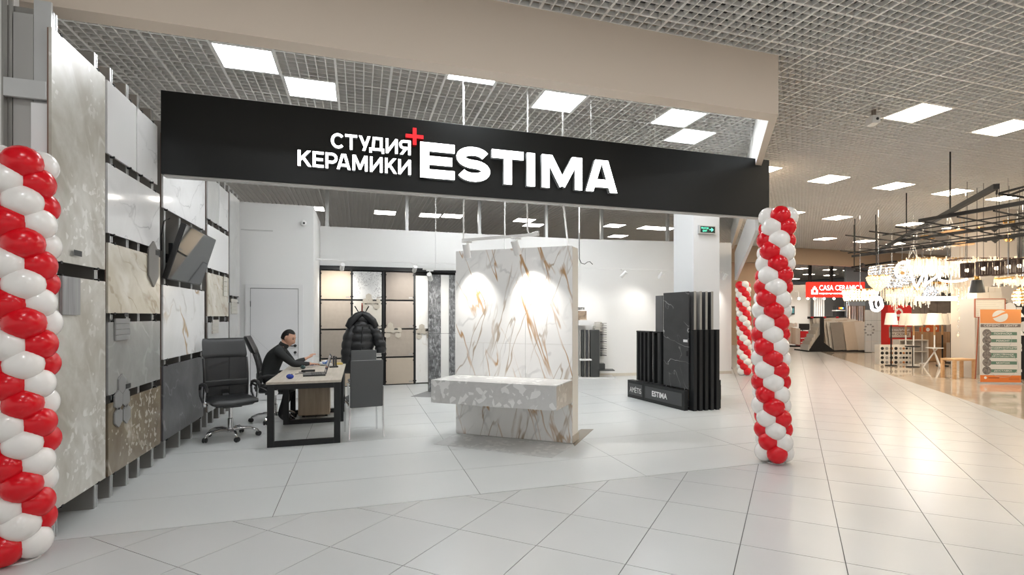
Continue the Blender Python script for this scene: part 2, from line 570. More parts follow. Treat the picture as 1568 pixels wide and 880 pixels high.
for k in range(k0, k1 + 1):
    x = OX + k * CELL
    w = 0.0125 if k % 6 == 0 else 0.0055
    for a, b in spans(GY0, GY1, [(cy + 0.004, cy + W6 - 0.004) for cx, cy in cuts if cx + 0.004 < x < cx + W6 - 0.004]):
        grid.box(x - w, x + w, a, b, CEIL, CEIL + 0.045)
k0, k1 = math.floor((GY0 - OY) / CELL), math.ceil((GY1 - OY) / CELL)
for k in range(k0, k1 + 1):
    y = OY + k * CELL
    w = 0.0105 if k % 6 == 0 else 0.0045
    for a, b in spans(GX0, GX1, [(cx + 0.004, cx + W6 - 0.004) for cx, cy in cuts if cy + 0.004 < y < cy + W6 - 0.004]):
        grid.box(a, b, y - w, y + w, CEIL + 0.0005, CEIL + 0.0455)
o = struct('grid_bars', grid, gridm, ceiling)
o['kind'] = 'stuff'
lampm = {'cool': glow('lamp_cool', *LAMP_COOL), 'warm': glow('lamp_warm', *LAMP_WARM), 'back': glow('lamp_back', *LAMP_BACK)}
g = 0.012
fr = MB().box(g, W6 - g, g, W6 - g, 0.012, 0.06)
for a in ((g, W6 - g, g, 0.03), (g, W6 - g, W6 - 0.03, W6 - g), (g, 0.03, 0.03, W6 - 0.03), (W6 - 0.03, W6 - g, 0.03, W6 - 0.03)): fr.box(a[0], a[1], a[2], a[3], -0.001, 0.012)
fr_me = fr.mesh('lamp_frame', WMETAL)
df = MB().box(0.03, W6 - 0.03, 0.03, W6 - 0.03, 0.0, 0.0115)
df_me = {k: df.mesh('diffuser', m) for k, m in lampm.items()}
for x, y, k, lab in lamps:
    t = thing('ceiling_lamp', lab or 'square ceiling lamp in the grid over the part of the hall out of view', 'lamp', (x, y, CEIL), 0, 'square ceiling lamps')
    link('lamp_frame', fr_me, t)
    link('diffuser', df_me[k], t)

# ------------------------------------------------------------------ beams and walls
bz = 3.69
D3, N3 = DG, DGN
p0 = Vector((4.325, 4.63)); p1 = p0 + D3 * 12.2
tb = 0.18
tr = 0.085
q1 = p1 - N3 * tr; q0 = Vector((p0.x - tb / N3.x * 1.0 + 0.0, p0.y + tb))
q0 = p0 + Vector((-(tr - D3.x * 0 + tb * 0) / N3.x + tb * D3.x / D3.y, tb))           # inner corner
bm_ = MB()
bm_.prism([(-7, 4.63), (p0.x, p0.y), (q0.x, q0.y), (-7, 4.63 + tb)], bz, 4.5)
struct('trim_1', bm_, TAN)
bm_ = MB()
bm_.prism([(p0.x, p0.y), (p1.x, p1.y), (q1.x, q1.y), (q0.x, q0.y)], bz, 4.5)
bm_.m[-2] = 1
struct('trim_2', bm_, [TAN, WHITE])
struct('trim_3', MB().box(11.6, 47, 17.6, 17.85, 3.67, 4.5), plain('far_beam_paint', (0.50, 0.38, 0.27), 0.7))
# left: back sheet behind the posts, white end wall
struct('wall_left', MB().box(-2.75, -2.5, 4.7, 10.44, 0, 2.6), plain('left_back_sheet', (0.48, 0.48, 0.47), 0.6))
struct('wall_left_end', MB().box(-3.6, on_y(8, 300, 4.40).x, 4.40, 4.55, 0, 4.5), WHITE)
# white partitions
w = MB().box(-2.49, -0.8, 10.45, 12.25, 0, 3.5)
struct('wall_door', w, WHITE)
struct('wall_back', MB().prism([(-0.795, 12.02), (5.2, 12.02), (9.15, 11.42), (9.15, 11.56), (5.2, 12.16), (-0.795, 12.16)], 0, 3.39), WHITE)
struct('baseboard_back', MB().prism([(5.0, 12.0), (5.2, 12.0), (9.14, 11.405), (9.14, 11.42), (5.2, 12.019), (5.0, 12.019)], 0, 0.07), plain('tan_base', (0.62, 0.58, 0.5), 0.6))
# slanting grey fascia along the shop's side
a_, b_ = Vector((6.15, 6.75)), Vector((9.2, 11.36))
def fz(t): return 3.07 - (t - 0.33) * 0.98 if t > 0.33 else 3.07 + (0.33 - t) * 2.2
fv, ff = [], []
T_ = [0.31, 0.4, 0.5, 0.7, 0.85, 1.0]
nn = (b_ - a_).normalized(); nn = Vector((nn.y, -nn.x)) * 0.06
for t in T_:
    p = a_ + (b_ - a_) * t
    top = 4.05 - 0.92 * t
    for q in (p, p + nn):
        fv += [(q.x, q.y, min(fz(t), 3.3)), (q.x, q.y, top)]
for i in range(len(T_) - 1):
    A, B = 4 * i, 4 * i + 4
    ff += [(A, B, B + 1, A + 1), (A + 2, A + 3, B + 3, B + 2), (A, A + 2, B + 2, B), (A + 1, B + 1, B + 3, A + 3)]
ff += [(0, 1, 3, 2), (4 * (len(T_) - 1), 4 * (len(T_) - 1) + 2, 4 * (len(T_) - 1) + 3, 4 * (len(T_) - 1) + 1)]
struct('wall_fascia', MB().add(fv, ff), plain('fascia_grey', (0.56, 0.57, 0.58), 0.35))
# pillar
px0, py0 = 5.568, 7.95
struct('wall_pillar', MB().box(px0, 6.11, py0, py0 + 0.62, 0, CEIL + 0.2), plain('pillar_paint', (0.70, 0.71, 0.72), 0.4))
struct('baseboard_pillar', MB().box(px0 - 0.02, 6.13, py0 - 0.02, py0 + 0.64, 0, 0.26), plain('pillar_base_metal', (0.42, 0.36, 0.28), 0.25, metal=0.7))

# ================================================================== left run of tile panels on metal posts
def on_vert(px, py, p0, d):
    """photo pixel on the upright plane through p0 along d: (distance along d, height)"""
    r = ray(px, py)
    det = -r.x * d[1] + r.y * d[0]
    t = (-p0[0] * d[1] + p0[1] * d[0]) / det
    s = (r.x * p0[1] - r.y * p0[0]) / det
    return s, CAM_H + r.z * t

cream = stone('cream_breccia', (0.66, 0.65, 0.61), (0.42, 0.395, 0.335), [((1.4, 1.4, 0.6), (0.5, 0, 0), 0.05, (0.30, 0.265, 0.205), 0.6, 3.1), ((2.4, 2.4, 1.0), (0.4, 0, 0), 0.03, (0.66, 0.65, 0.61), 0.7, 8.2)], chips=(26.0, (0.78, 0.77, 0.74), 0.42), mottle=2.6, rough=0.33)
white_t = plain('white_tile', (0.78, 0.78, 0.78), 0.12, spec=0.5)
wmarble = stone('white_marble', (0.80, 0.80, 0.80), (0.70, 0.70, 0.70), [((1.3, 1.3, 2.2), (0.5, 0, 0), 0.012, (0.40, 0.40, 0.41), 0.75, 1.3), ((0.8, 0.8, 1.6), (-0.4, 0, 0), 0.03, (0.58, 0.58, 0.58), 0.5, 6.7)], mottle=1.5, rough=0.08)
goldm = stone('gold_marble', (0.82, 0.82, 0.81), (0.72, 0.72, 0.71), [((1.0, 1.0, 0.9), (0.85, 0, 0), 0.014, (0.42, 0.28, 0.13), 0.9, 2.9), ((1.5, 1.5, 1.2), (0.7, 0, 0), 0.02, (0.50, 0.48, 0.46), 0.7, 7.3)], mottle=1.5, rough=0.1)
beige = stone('beige_onyx', (0.68, 0.64, 0.54), (0.52, 0.46, 0.36), [((1.4, 1.4, 3.0), (-0.5, 0, 0), 0.02, (0.35, 0.27, 0.18), 0.6, 4.4), ((1.0, 1.0, 2.0), (-0.45, 0, 0), 0.05, (0.76, 0.73, 0.66), 0.7, 9.9)], mottle=2.0, rough=0.12)
greys = stone('grey_stone', (0.40, 0.40, 0.385), (0.29, 0.29, 0.28), [((1.6, 1.6, 1.6), (0.7, 0, 0), 0.02, (0.50, 0.50, 0.48), 0.6, 5.2)], mottle=2.2, rough=0.15)
brown = stone('brown_breccia', (0.28, 0.235, 0.17), (0.14, 0.11, 0.075), [((1.6, 1.6, 1.3), (0.8, 0, 0), 0.025, (0.48, 0.44, 0.37), 0.6, 1.9)], chips=(30.0, (0.52, 0.48, 0.41), 0.45), mottle=2.6, rough=0.18)
darkg = stone('dark_slate_tile', (0.13, 0.13, 0.135), (0.075, 0.075, 0.08), [((2.2, 2.2, 1.4), (0.5, 0, 0), 0.012, (0.34, 0.34, 0.35), 0.5, 3.3)], mottle=3.0, rough=0.4)
lgrey = stone('light_grey_tile', (0.55, 0.55, 0.54), (0.44, 0.44, 0.43), [((1.0, 1.0, 0.8), (0.5, 0, 0), 0.02, (0.38, 0.37, 0.36), 0.5, 7.7)], mottle=1.8, rough=0.3)
edge_b = plain('tile_edge_brown', (0.20, 0.13, 0.10), 0.7)
PXX = -1.93                     # front face of the panels
def panel(y0, y1, z0, z1, mat, label, group='tile panels on the left wall'):
    t = thing('stone_slab', label, 'tile panel', (PXX - 0.011, y0, z0), 0, group)
    w_, h_ = y1 - y0, z1 - z0
    b = MB().bbox(-0.006, 0.011, 0, w_, 0, h_, 0.0015)
    part('slab', b, mat, t)
    part('backing', MB().box(-0.016, -0.0065, 0.004, w_ - 0.004, 0.004, h_ - 0.004), edge_b, t)
    for yy in (0.12, w_ - 0.12):
        for zz in (0.0, h_):
            part('bracket', MB().box(-0.014, 0.014, yy - 0.012, yy + 0.012, zz - 0.012 if zz == 0 else zz - 0.006, zz + 0.006 if zz == 0 else zz + 0.012), BLACKM, t)
    return t
panel(4.33, 5.105, 1.87, 3.41, cream, 'tall cream stone slab with pale flakes, upper one nearest the camera')
panel(4.34, 5.11, 0.205, 1.775, cream, 'tall cream stone slab with pale flakes, lower one nearest the camera')
panel(5.145, 5.725, 2.815, 3.405, white_t, 'plain white tile panel at the top beside the tall cream slab')
panel(5.745, 6.255, 2.815, 3.405, wmarble, 'top white panel with thin grey veins beside the end of the black sign')
panel(5.15, 6.32, 2.173, 2.737, wmarble, 'glossy white marble panel with a lamp reflection, second from top')
panel(5.16, 6.33, 1.523, 2.095, beige, 'beige onyx look panel with brown streaks under the white marble one')
panel(5.16, 6.33, 0.855, 1.450, greys, 'mid grey stone panel between the beige and the brown ones')
panel(5.16, 6.34, 0.200, 0.788, brown, 'dark brown breccia panel nearest the floor, second column')
panel(6.42, 7.98, 2.622, 3.40, wmarble, 'large white marble panel under the left end of the black sign')
panel(6.42, 7.95, 1.045, 1.822, goldm, 'large white marble panel with a diagonal golden vein below the screen')
panel(6.42, 7.90, 0.200, 0.975, darkg, 'large charcoal panel low behind the front office chair')
panel(8.11, 8.70, 2.805, 3.40, lgrey, 'narrow pale grey panel at the top, left one of the pair')
panel(8.72, 9.28, 2.805, 3.40, wmarble, 'narrow whitish panel at the top, right one of the pair')
panel(8.13, 9.29, 2.145, 2.73, white_t, 'white panel right of the tilted screen')
panel(8.13, 9.29, 1.493, 2.083, beige, 'cream beige panel right of the gold veined marble one')
panel(8.13, 9.29, 0.82, 1.41, lgrey, 'flat grey panel above the front office chair')
panel(8.13, 9.29, 0.20, 0.78, greys, 'low grey panel hidden mostly by the front office chair')
panel(9.39, 10.10, 1.82, 3.45, lgrey, 'tall pale stone slab at the far end of the panel wall, upper one')
panel(9.39, 10.10, 0.20, 1.71, lgrey, 'tall pale stone slab at the far end of the panel wall, lower one')
ORD = ('first', 'second', 'third', 'fourth', 'fifth', 'sixth', 'seventh', 'eighth', 'ninth', 'tenth', 'eleventh', 'twelfth', 'thirteenth', 'fourteenth', 'fifteenth', 'sixteenth', 'seventeenth')
def post(i, y, top=3.55, w=0.05, d=0.26):
    t = thing('metal_post', ORD[i] + ' tall metal post behind the tile panels, counted from the left balloon tower', 'post', (-1.9665, y, 0), 0, 'metal posts behind the panels')
    m = MB().box(-d, 0, -w / 2, w / 2, 0, top)
    part('web', m, DARKALU, t)
    m = MB()
    for yy in (-w / 2, w / 2 - 0.014): m.box(0.0005, 0.008, yy, yy + 0.014, 0, top)
    m.box(0.0005, 0.004, -w / 2 + 0.0145, w / 2 - 0.0145, 0, top)
    part('front_profile', m, ALU, t)
for i, y in enumerate((4.44, 5.02, 5.29, 5.61, 5.86, 6.21, 6.56, 7.05, 7.5, 7.92, 8.2, 8.5, 8.85, 9.2, 9.46, 9.75, 10.05)): post(i, y)
t = thing('metal_end_frame', 'brushed metal end frame with a cross plate above the left balloon tower', 'frame', (-2.2, 4.375, 0))
fx = lambda px: on_y(px, 300, 4.375).x + 2.2
pale_al = plain('pale_aluminium', (0.60, 0.61, 0.61), 0.35, metal=0.35, var=0.08, vscale=4)
part('post', MB().box(fx(50), fx(77), 0.012, 0.03, 0, 3.6), pale_al, t)
part('reflection_sheet', MB().box(fx(49), fx(77), -0.012, 0.011, 0.02, height_at(156, -2.1, 4.375)), white_t, t)  # white sheet stands in for the reflection of a panel in the metal
part('cross_plate', MB().bbox(fx(11), fx(77), -0.045, -0.013, height_at(152, -2.1, 4.375), height_at(124, -2.1, 4.375), 0.004), pale_al, t)
part('side_sheet', MB().box(fx(11) - 0.01, fx(11), -0.04, 0.0, 0, 3.6).box(fx(11) + 0.0, fx(11) + 0.02, 0.012, 0.027, 0, 3.6), DARKALU, t)
part('grey_sheet', MB().box(fx(12) + 0.021, fx(49), 0.014, 0.025, 0, 3.5), plain('grey_sheet', (0.46, 0.455, 0.44), 0.35, metal=0.3), t)

# small samples hung on the panels
tagm = plain('paper_tag_black', (0.02, 0.02, 0.02), 0.5)
def sample_root(name, label, y, z, x=PXX + 0.0025): return thing(name, label, 'tile sample', (x, y, z), 0, 'samples hung on the panels')
p = on_x(90, 482, PXX); q = on_x(118, 417, PXX)
t = sample_root('wood_strip_sample', 'grey wood look strip hung at the top of the lower cream slab', p.y, p.z)
part('strip', MB().bbox(0, 0.018, 0, q.y - p.y, 0, q.z - p.z - 0.04, 0.002), wood('grey_wood', (0.20, 0.20, 0.20), (0.36, 0.36, 0.36)), t)
part('label_tag', MB().box(0.0185, 0.0205, 0.15, 0.26, 0.42, 0.46), tagm, t)
p = on_x(174, 522, PXX); q = on_x(196, 487, PXX)
t = sample_root('brick_strip_sample', 'small grey stack of four brick strips on the mid grey panel', p.y, p.z)
for k in range(4): part('strip', MB().bbox(0, 0.014, 0, q.y - p.y, k * (q.z - p.z) / 4 + 0.002, (k + 1) * (q.z - p.z) / 4 - 0.002, 0.003), plain('grey_strip', (0.27, 0.27, 0.265), 0.5), t)
part('label_tag', MB().box(0.0145, 0.016, 0.16, 0.24, 0.2, 0.235), tagm, t)
def hexagon(cy, cz, r, rot=0.0): return [(cy + r * math.sin(rot + k * PI / 3), cz + r * math.cos(rot + k * PI / 3)) for k in range(6)]
MYZ = Matrix(((0, 0, 1, 0), (1, 0, 0, 0), (0, 1, 0, 0), (0, 0, 0, 1)))      # (a, b, c) -> x = c, y = a, z = b
def hexes(t, cells, r, mat, n='hexagon_tile', M=MYZ, d=0.012):
    for a, b_ in cells: part(n, MB().prism([((x), (y)) for x, y in hexagon(a * r * 1.76, b_ * r * 1.52, r)], 0.0, d, M=M), mat, t)
hexg = plain('hex_grey', (0.25, 0.25, 0.245), 0.45)
c = on_x(185, 622, PXX)
t = sample_root('hexagon_sample', 'cluster of five grey hexagon tiles on the brown panel', c.y, c.z)
hexes(t, ((0, 1.5), (-0.5, 0.5), (0.5, 0.5), (-0.5, -0.6), (0.6, -0.6)), 0.085, hexg)
part('label_tag', MB().box(0.0125, 0.0145, 0.06, 0.16, 0.14, 0.18), tagm, t)
c = on_x(233, 405, PXX)
t = sample_root('long_hexagon_sample', 'single long dark hexagon tile on the beige onyx panel', c.y, c.z)
part('hexagon_tile', MB().prism([(-0.13, -0.11), (0, -0.22), (0.13, -0.11), (0.13, 0.14), (0, 0.23), (-0.13, 0.14)], 0.0, 0.014, M=MYZ), plain('hex_dark', (0.17, 0.16, 0.15), 0.4), t)
part('label_tag', MB().box(0.0145, 0.016, 0.04, 0.15, 0.1, 0.15), tagm, t)
for (a, b_, lab) in (((324, 511), (333, 489), 'small pale stack of brick strips on the flat grey panel'), ((341, 453), (346, 424), 'thin beige strip hung on the cream beige panel'), ((353, 480), (362, 458), 'little white strip sample on the far lower slab')):
    p = on_x(*a, PXX); q = on_x(*b_, PXX)
    t = sample_root('strip_sample', lab, p.y, p.z)
    n_ = 4
    for k in range(n_): part('strip', MB().bbox(0, 0.014, 0, q.y - p.y, k * (q.z - p.z) / n_ + 0.002, (k + 1) * (q.z - p.z) / n_ - 0.002, 0.002), plain('pale_strip', (0.52, 0.50, 0.45), 0.5), t)

# tilted screen on the panel wall
t = thing('wall_screen', 'large black flat screen tilted forward in the gap of the panel wall', 'screen', (-1.9, 6.43, 1.88))
tl = math.atan2(0.17, 0.58)
M = Matrix.Rotation(tl, 4, 'Y')
part('casing', MB().bbox(-0.05, 0.0, 0, 1.23, 0, 0.61, 0.006, M=M), BLK_PLASTIC, t)
part('panel_glass', MB().box(0.0005, 0.003, 0.012, 1.218, 0.014, 0.598, M=M), plain('screen_glass', (0.012, 0.018, 0.02), 0.04), t)
part('wall_arm', MB().box(-0.09, -0.052, 0.35, 0.85, 0.18, 0.42).box(-0.32, -0.0901, 0.55, 0.65, 0.22, 0.32), BLACK, t)
part('cable', MB().tube([(0.02, 0.02, 0.64), (-0.02, -0.02, 0.6), (-0.05, 0.0, 0.45), (-0.06, 0.04, 0.3)], 0.006, 6), BLACKM, t, True)

# ================================================================== the black sign over the entrance
SY = 6.28
signm = plain('sign_black', (0.010, 0.0115, 0.012), 0.38, spec=0.3)
t = thing('shop_sign', 'long black hanging shop sign with glowing white letters', 'sign', (-1.91, SY, 2.94))
SL, SH = 5.70 + 1.91, 0.845
part('box', MB().bbox(0, SL, 0, 0.13, 0, SH, 0.004), signm, t)
part('lower_strip', MB().box(0.02, SL - 0.02, 0.02, 0.11, -0.02, -0.0005), plain('sign_trim', (0.5, 0.49, 0.47), 0.4), t)
letter_face = glow('letter_face', (1, 1, 1), 3.2)
letter_side = plain('letter_side', (0.34, 0.36, 0.37), 0.4)
XZ = Matrix(((1, 0, 0, 0), (0, 0, -1, 0), (0, 1, 0, 0), (0, 0, 0, 1)))       # (a, b, c) -> x = a, z = b, y = -c
def stroke(m, pts, w, z0, z1, M, closed=False, lim=None):
    """flat ribbon of width w along pts, extruded; top gets material 0, the rest 1"""
    pts = [Vector(p) for p in pts]
    n = len(pts)
    L, R = [], []
    for i in range(n):
        if closed: a, b = pts[i - 1], pts[(i + 1) % n]; d0, d1 = (pts[i] - a).normalized(), (b - pts[i]).normalized()
        else:
            d0 = (pts[i] - pts[i - 1]).normalized() if i else (pts[1] - pts[0]).normalized()
            d1 = (pts[i + 1] - pts[i]).normalized() if i < n - 1 else d0
        nrm = Vector((-(d0.y + d1.y), d0.x + d1.x)).normalized()
        k = 1.0 / max(0.35, nrm.dot(Vector((-d1.y, d1.x))))
        L.append(pts[i] + nrm * w / 2 * k)
        R.append(pts[i] - nrm * w / 2 * k)
    seg = n if closed else n - 1
    for i in range(seg):
        j = (i + 1) % n
        q = [tuple(p) for p in (L[i], R[i], R[j], L[j])]
        if lim:
            q = clip(q, 0, 1, lim[1])
            q = q and clip(q, 0, -1, -lim[0])
        if not q or len(q) < 3: continue
        k = len(q)
        vv = [M @ Vector((p[0], p[1], z1)) for p in q] + [M @ Vector((p[0], p[1], z0)) for p in q]
        m.add(vv, [tuple(range(k))], 0)
        m.add(vv, [(e, k + e, k + (e + 1) % k, (e + 1) % k) for e in range(k)], 1)
def arc(cx, cy, rx, ry, a0, a1, n=14): return [(cx + rx * math.cos(math.radians(a0 + (a1 - a0) * i / n)), cy + ry * math.sin(math.radians(a0 + (a1 - a0) * i / n))) for i in range(n + 1)]
def glyph(ch, W, H, s):
    """strokes of a letter in a W x H box with pen width s"""
    h = s / 2
    if ch == 'С': return [arc(W * 0.52, H / 2, W * 0.52 - h, H / 2 - h, 42, 318, 22)]
    if ch == 'Т' or ch == 'T': return [[(0, H - h), (W, H - h)], [(W / 2, H - s), (W / 2, 0)]]
    if ch == 'У': return [[(h * .7, H + s), (W * 0.56, H * 0.25)], [(W - h * .7, H + s), (W * 0.36, -s)]]
    if ch == 'Д': return [[(W * .24, s * .9), (W * .32, H - h), (W * .80, H - h), (W * .80, s * .9)], [(0, s * 0.75 + 0.008), (W, s * 0.75 + 0.008)], [(h, s), (h, -s * .45)], [(W - h, s), (W - h, -s * .45)]]
    if ch == 'И': return [[(h, H), (h, 0)], [(W - h, H), (W - h, 0)], [(h, h * .6), (W - h, H - h * .6)]]
    if ch == 'Я': return [[(W - h, H), (W - h, 0)], [(W - h, H - h)] + arc(W * .42, H * .68, W * .42 - h, H * .32 - h, 90, 270, 12) + [(W - h, H * .36 + h)], [(W * .58, H * .42), (h * .3, -s)]]
    if ch == 'К': return [[(h, H), (h, 0)], [(W - h * .2, H + s), (s * .8, H * .40)], [(W * .34, H * .60), (W, -s)]]
    if ch == 'Е' or ch == 'E': return [[(h, H), (h, 0)], [(0, H - h), (W, H - h)], [(0, H / 2), (W * .93, H / 2)], [(0, h), (W, h)]]
    if ch == 'Р': return [[(h, H), (h, 0)], [(h, H - h)] + arc(W * .55, H * .66, W * .45 - h, H * .34 - h, 90, -90, 12) + [(h, H * .32 + h)]]
    if ch == 'А' or ch == 'A': return [[(h * .75, -s), (W / 2 - h * .1, H + s)], [(W - h * .75, -s), (W / 2 + h * .1, H + s)], [(W * .24, H * .27), (W * .76, H * .27)]]
    if ch == 'М' or ch == 'M': return [[(h, 0), (h, H)], [(W - h, 0), (W - h, H)], [(h * .9, H + s * .6), (W / 2 + s * .12, H * .10)], [(W - h * .9, H + s * .6), (W / 2 - s * .12, H * .10)]]
    if ch == 'I': return [[(W / 2, 0), (W / 2, H)]]
    if ch == 'S':
        r = (H - s) / 4
        top = arc(W / 2, H - h - r, W / 2 - h * 1.05, r, 20, 270, 16)
        bot = arc(W / 2, h + r, W / 2 - h * 1.02, r, 90, -160, 16)
        return [top + bot[1:]]
    if ch == '+': return [[(0, H / 2), (W, H / 2)], [(W / 2, 0), (W / 2, H)]]
def letter(ch, x0, x1, z0, z1, s, depth=0.055, mats=None, name='letter', d0=0.0):
    m = MB()
    for k, st in enumerate(glyph(ch, x1 - x0, z1 - z0, s)):
        stroke(m, st, s, 0.0, depth + k * 0.0006, XZ, lim=(-s if ch == 'Д' else 0.0, z1 - z0))
    o = part(name, m, mats or [letter_face, letter_side], t, loc=(x0 + 1.91, -0.001 - d0, z0 - 2.94))
for ch, a, b_ in (('С', -0.301, -0.16), ('Т', -0.155, -0.028), ('У', -0.018, 0.118), ('Д', 0.100, 0.262), ('И', 0.278, 0.410), ('Я', 0.425, 0.555)): letter(ch, a, b_, 3.345, 3.512, 0.029)
for ch, a, b_ in (('К', -0.635, -0.494), ('Е', -0.486, -0.374), ('Р', -0.357, -0.233), ('А', -0.245, -0.093), ('М', -0.078, 0.083), ('И', 0.107, 0.244), ('К', 0.270, 0.403), ('И', 0.416, 0.556)): letter(ch, a, b_, 3.118, 3.290, 0.029)
for ch, a, b_ in (('E', 0.660, 1.058), ('S', 1.078, 1.488), ('T', 1.508, 1.908), ('I', 1.951, 2.055), ('M', 2.146, 2.690), ('A', 2.721, 3.205)): letter(ch, a, b_, 3.098, 3.510, 0.102 if ch != 'I' else 0.104, 0.065)
letter('+', 0.497, 0.697, 3.462, 3.658, 0.042, 0.075, [glow('plus_red', (0.9, 0.02, 0.03), 0.55), RED], 'plus_mark')
# rods and wires that carry the sign
def rod(px, y, z0, r, label, z1=CEIL, px2=None):
    p = on_y(px, 200, y)
    x2 = 0 if px2 is None else on_y(px2, 200, y).x - p.x
    solo('hanging_rod', MB().tube([(x2, 0, z0), (0, 0, z1)], r, 6), WMETAL, label, 'rod', (p.x, y, 0), group='rods hanging from the ceiling', smooth=True)
rod(808, SY + 0.065, 2.94 + SH, 0.011, 'white rod holding the sign, above the middle of its letters')
rod(862, SY + 0.065, 2.94 + SH, 0.011, 'short white rod holding the sign, right of the middle one')
for px, lab in ((709, 'thin wire holding the sign, above the first big letter'), (905, 'thin wire holding the sign, above its right half'), (1003, 'thin wire holding the sign, below the pair of square lamps'), (1150, 'thin wire at the right end of the sign')):
    rod(px, SY + 0.065, 2.94 + SH, 0.003, lab)

# ================================================================== white marble stand with terrazzo bench
B0, B1 = Vector((1.164, 6.743)), Vector((2.366, 5.757))
bd = (B1 - B0).normalized()
brz = math.atan2(bd.y, bd.x)
BL = (B1 - B0).length
calac = stone('calacatta_gold', (0.83, 0.83, 0.82), (0.77, 0.77, 0.765), [((3.2, 1.0, 0.55), (0, -0.32, 0), 0.016, (0.42, 0.24, 0.10), 0.95, 2.35), ((3.4, 1.0, 0.6), (0, 0.3, 0), 0.014, (0.36, 0.28, 0.20), 0.85, 11.1), ((2.4, 1.0, 1.2), (0, 0.6, 0), 0.022, (0.52, 0.52, 0.52), 0.55, 5.9)], mottle=1.4, rough=0.13)
t = thing('marble_stand', 'tall white marble display block with brown veins and a terrazzo bench', 'display stand', (B0.x, B0.y, 0), brz)
cream_p = plain('cream_paint', (0.72, 0.69, 0.62), 0.6)
part('core', MB().bbox(0.0, BL, 0.012, 0.24, 0, 2.318, 0.003), cream_p, t)
def bs(px, py): return on_vert(px, py, B0, bd)[0]
xs_top = [0.0, bs(804.5, 470), BL]
xs_mid = [0.0, bs(740, 545), bs(804.5, 545), BL]
xs_low = [0.0, bs(742, 640), bs(807, 640), BL]
for xs, z0, z1 in ((xs_top, 1.163, 2.325), (xs_mid, 0.75, 1.161), (xs_low, 0.004, 0.482)):
    for a, b_ in zip(xs, xs[1:]): part('marble_tile', MB().bbox(a + 0.0012, b_ - 0.0012, 0.0, 0.0115, z0, z1, 0.001), calac, t)
part('side_skirting', MB().box(BL + 0.0005, BL + 0.008, 0.0, 0.25, 0.0, 0.09), plain('beige_skirting', (0.50, 0.44, 0.36), 0.5), t)
BW = 0.585
terr = stone('terrazzo_bench', (0.60, 0.60, 0.59), (0.54, 0.54, 0.535), chips=(17.0, (0.82, 0.82, 0.81), 0.34), mottle=10, rough=0.25)
bench = part('bench', MB().box(0.012, BL - 0.012, -BW + 0.012, -0.002, 0.49, 0.737), cream_p, t)
fx = [0.0, bs(712, 600) * 1.0, BL * 0.58, BL]
for a, b_ in zip(fx, fx[1:]):
    part('terrazzo_tile', MB().box(a + 0.001, b_ - 0.001, -BW, -BW + 0.0115, 0.482, 0.7375), terr, bench)
    part('terrazzo_tile', MB().box(a + 0.001, b_ - 0.001, -BW, -0.0005, 0.738, 0.749), terr, bench)
part('terrazzo_tile', MB().box(BL - 0.0115, BL, -BW + 0.012, -0.0005, 0.482, 0.7375), stone('terrazzo_beige', (0.56, 0.51, 0.44), (0.50, 0.45, 0.38), chips=(17.0, (0.70, 0.66, 0.58), 0.34), mottle=10, rough=0.25), bench)
part('terrazzo_tile', MB().box(0.0, 0.0115, -BW + 0.012, -0.0005, 0.482, 0.7375), terr, bench)

# spotlights on rails
def add_spot(parent, loc, target, power, blend=0.5, size=50, col=(1, 0.96, 0.90)):
    ld = bpy.data.lights.new('spot_light', 'SPOT')
    ld.energy = power
    ld.spot_size = math.radians(size)
    ld.spot_blend = blend
    ld.shadow_soft_size = 0.03
    ld.color = col
    o = bpy.data.objects.new('spot_light', ld)
    COL.objects.link(o)
    o.location = loc
    o.rotation_euler = (Vector(target) - Vector(loc)).to_track_quat('-Z', 'Y').to_euler()
    return o
lens_m = glow('spot_lens', (1, 0.97, 0.92), 12.0)
def track_spot(p, target, label, group, power=SPOT_POWER, size=50, drop=0.07, L=0.17, r=0.042):
    """p: point on the rail; the can hangs below and aims at target"""
    p, target = Vector(p), Vector(target)
    t = thing('track_spotlight', label, 'spotlight', p, 0, group)
    c = Vector((0, 0, -drop - 0.05))
    d = (target - (p + c)).normalized()
    q = d.to_track_quat('-Z', 'Y').to_matrix().to_4x4()
    M = Matrix.Translation(c) @ q
    part('housing', MB().lathe([(0.001, L * .5), (r * .9, L * .5), (r, L * .48), (r, -L * .5), (r * .86, -L * .5), (r * .8, -L * .42), (0.001, -L * .41)], 16, M=M), WMETAL, t, 35)
    part('lens', MB().lathe([(0.001, -L * .412), (r * .78, -L * .415)], 16, M=M), lens_m, t)
    part('mount', MB().box(-0.06, 0.06, -0.017, 0.017, -0.02, 0.0).tube([(0, 0, -0.02), (0, 0, -drop)], 0.008, 6), WMETAL, t)
    lo = p + c + d * (L * .5 + 0.01)
    add_spot(None, lo, target, power, 1.0, size)
R0, R1 = at_depth(708.2, 367.6, 6.47), at_depth(824.6, 358.9, 6.0)
R1.z = R0.z
rail = MB().bar((0, 0, 0), R1 - R0, 0.034, 0.03)
solo('track_rail', rail, WMETAL, 'short white spotlight rail hanging before the marble stand', 'rail', R0, group='spotlight rails')
def along(a, b, t): return a + (b - a) * t
stand_pt = lambda s, z: Vector((B0.x + bd.x * s, B0.y + bd.y * s, z))
track_spot(along(R0, R1, 0.06) - Vector((0, 0, .015)), stand_pt(0.30, 1.40), 'left white spotlight can on the rail before the marble stand', 'spotlights on the rails', 40, 80)
track_spot(along(R0, R1, 0.72) - Vector((0, 0, .015)), stand_pt(1.12, 1.45), 'right white spotlight can on the rail before the marble stand, tilted', 'spotlights on the rails', 50, 80)
p = along(R0, R1, 0.02); p.y = max(p.y, 6.43)
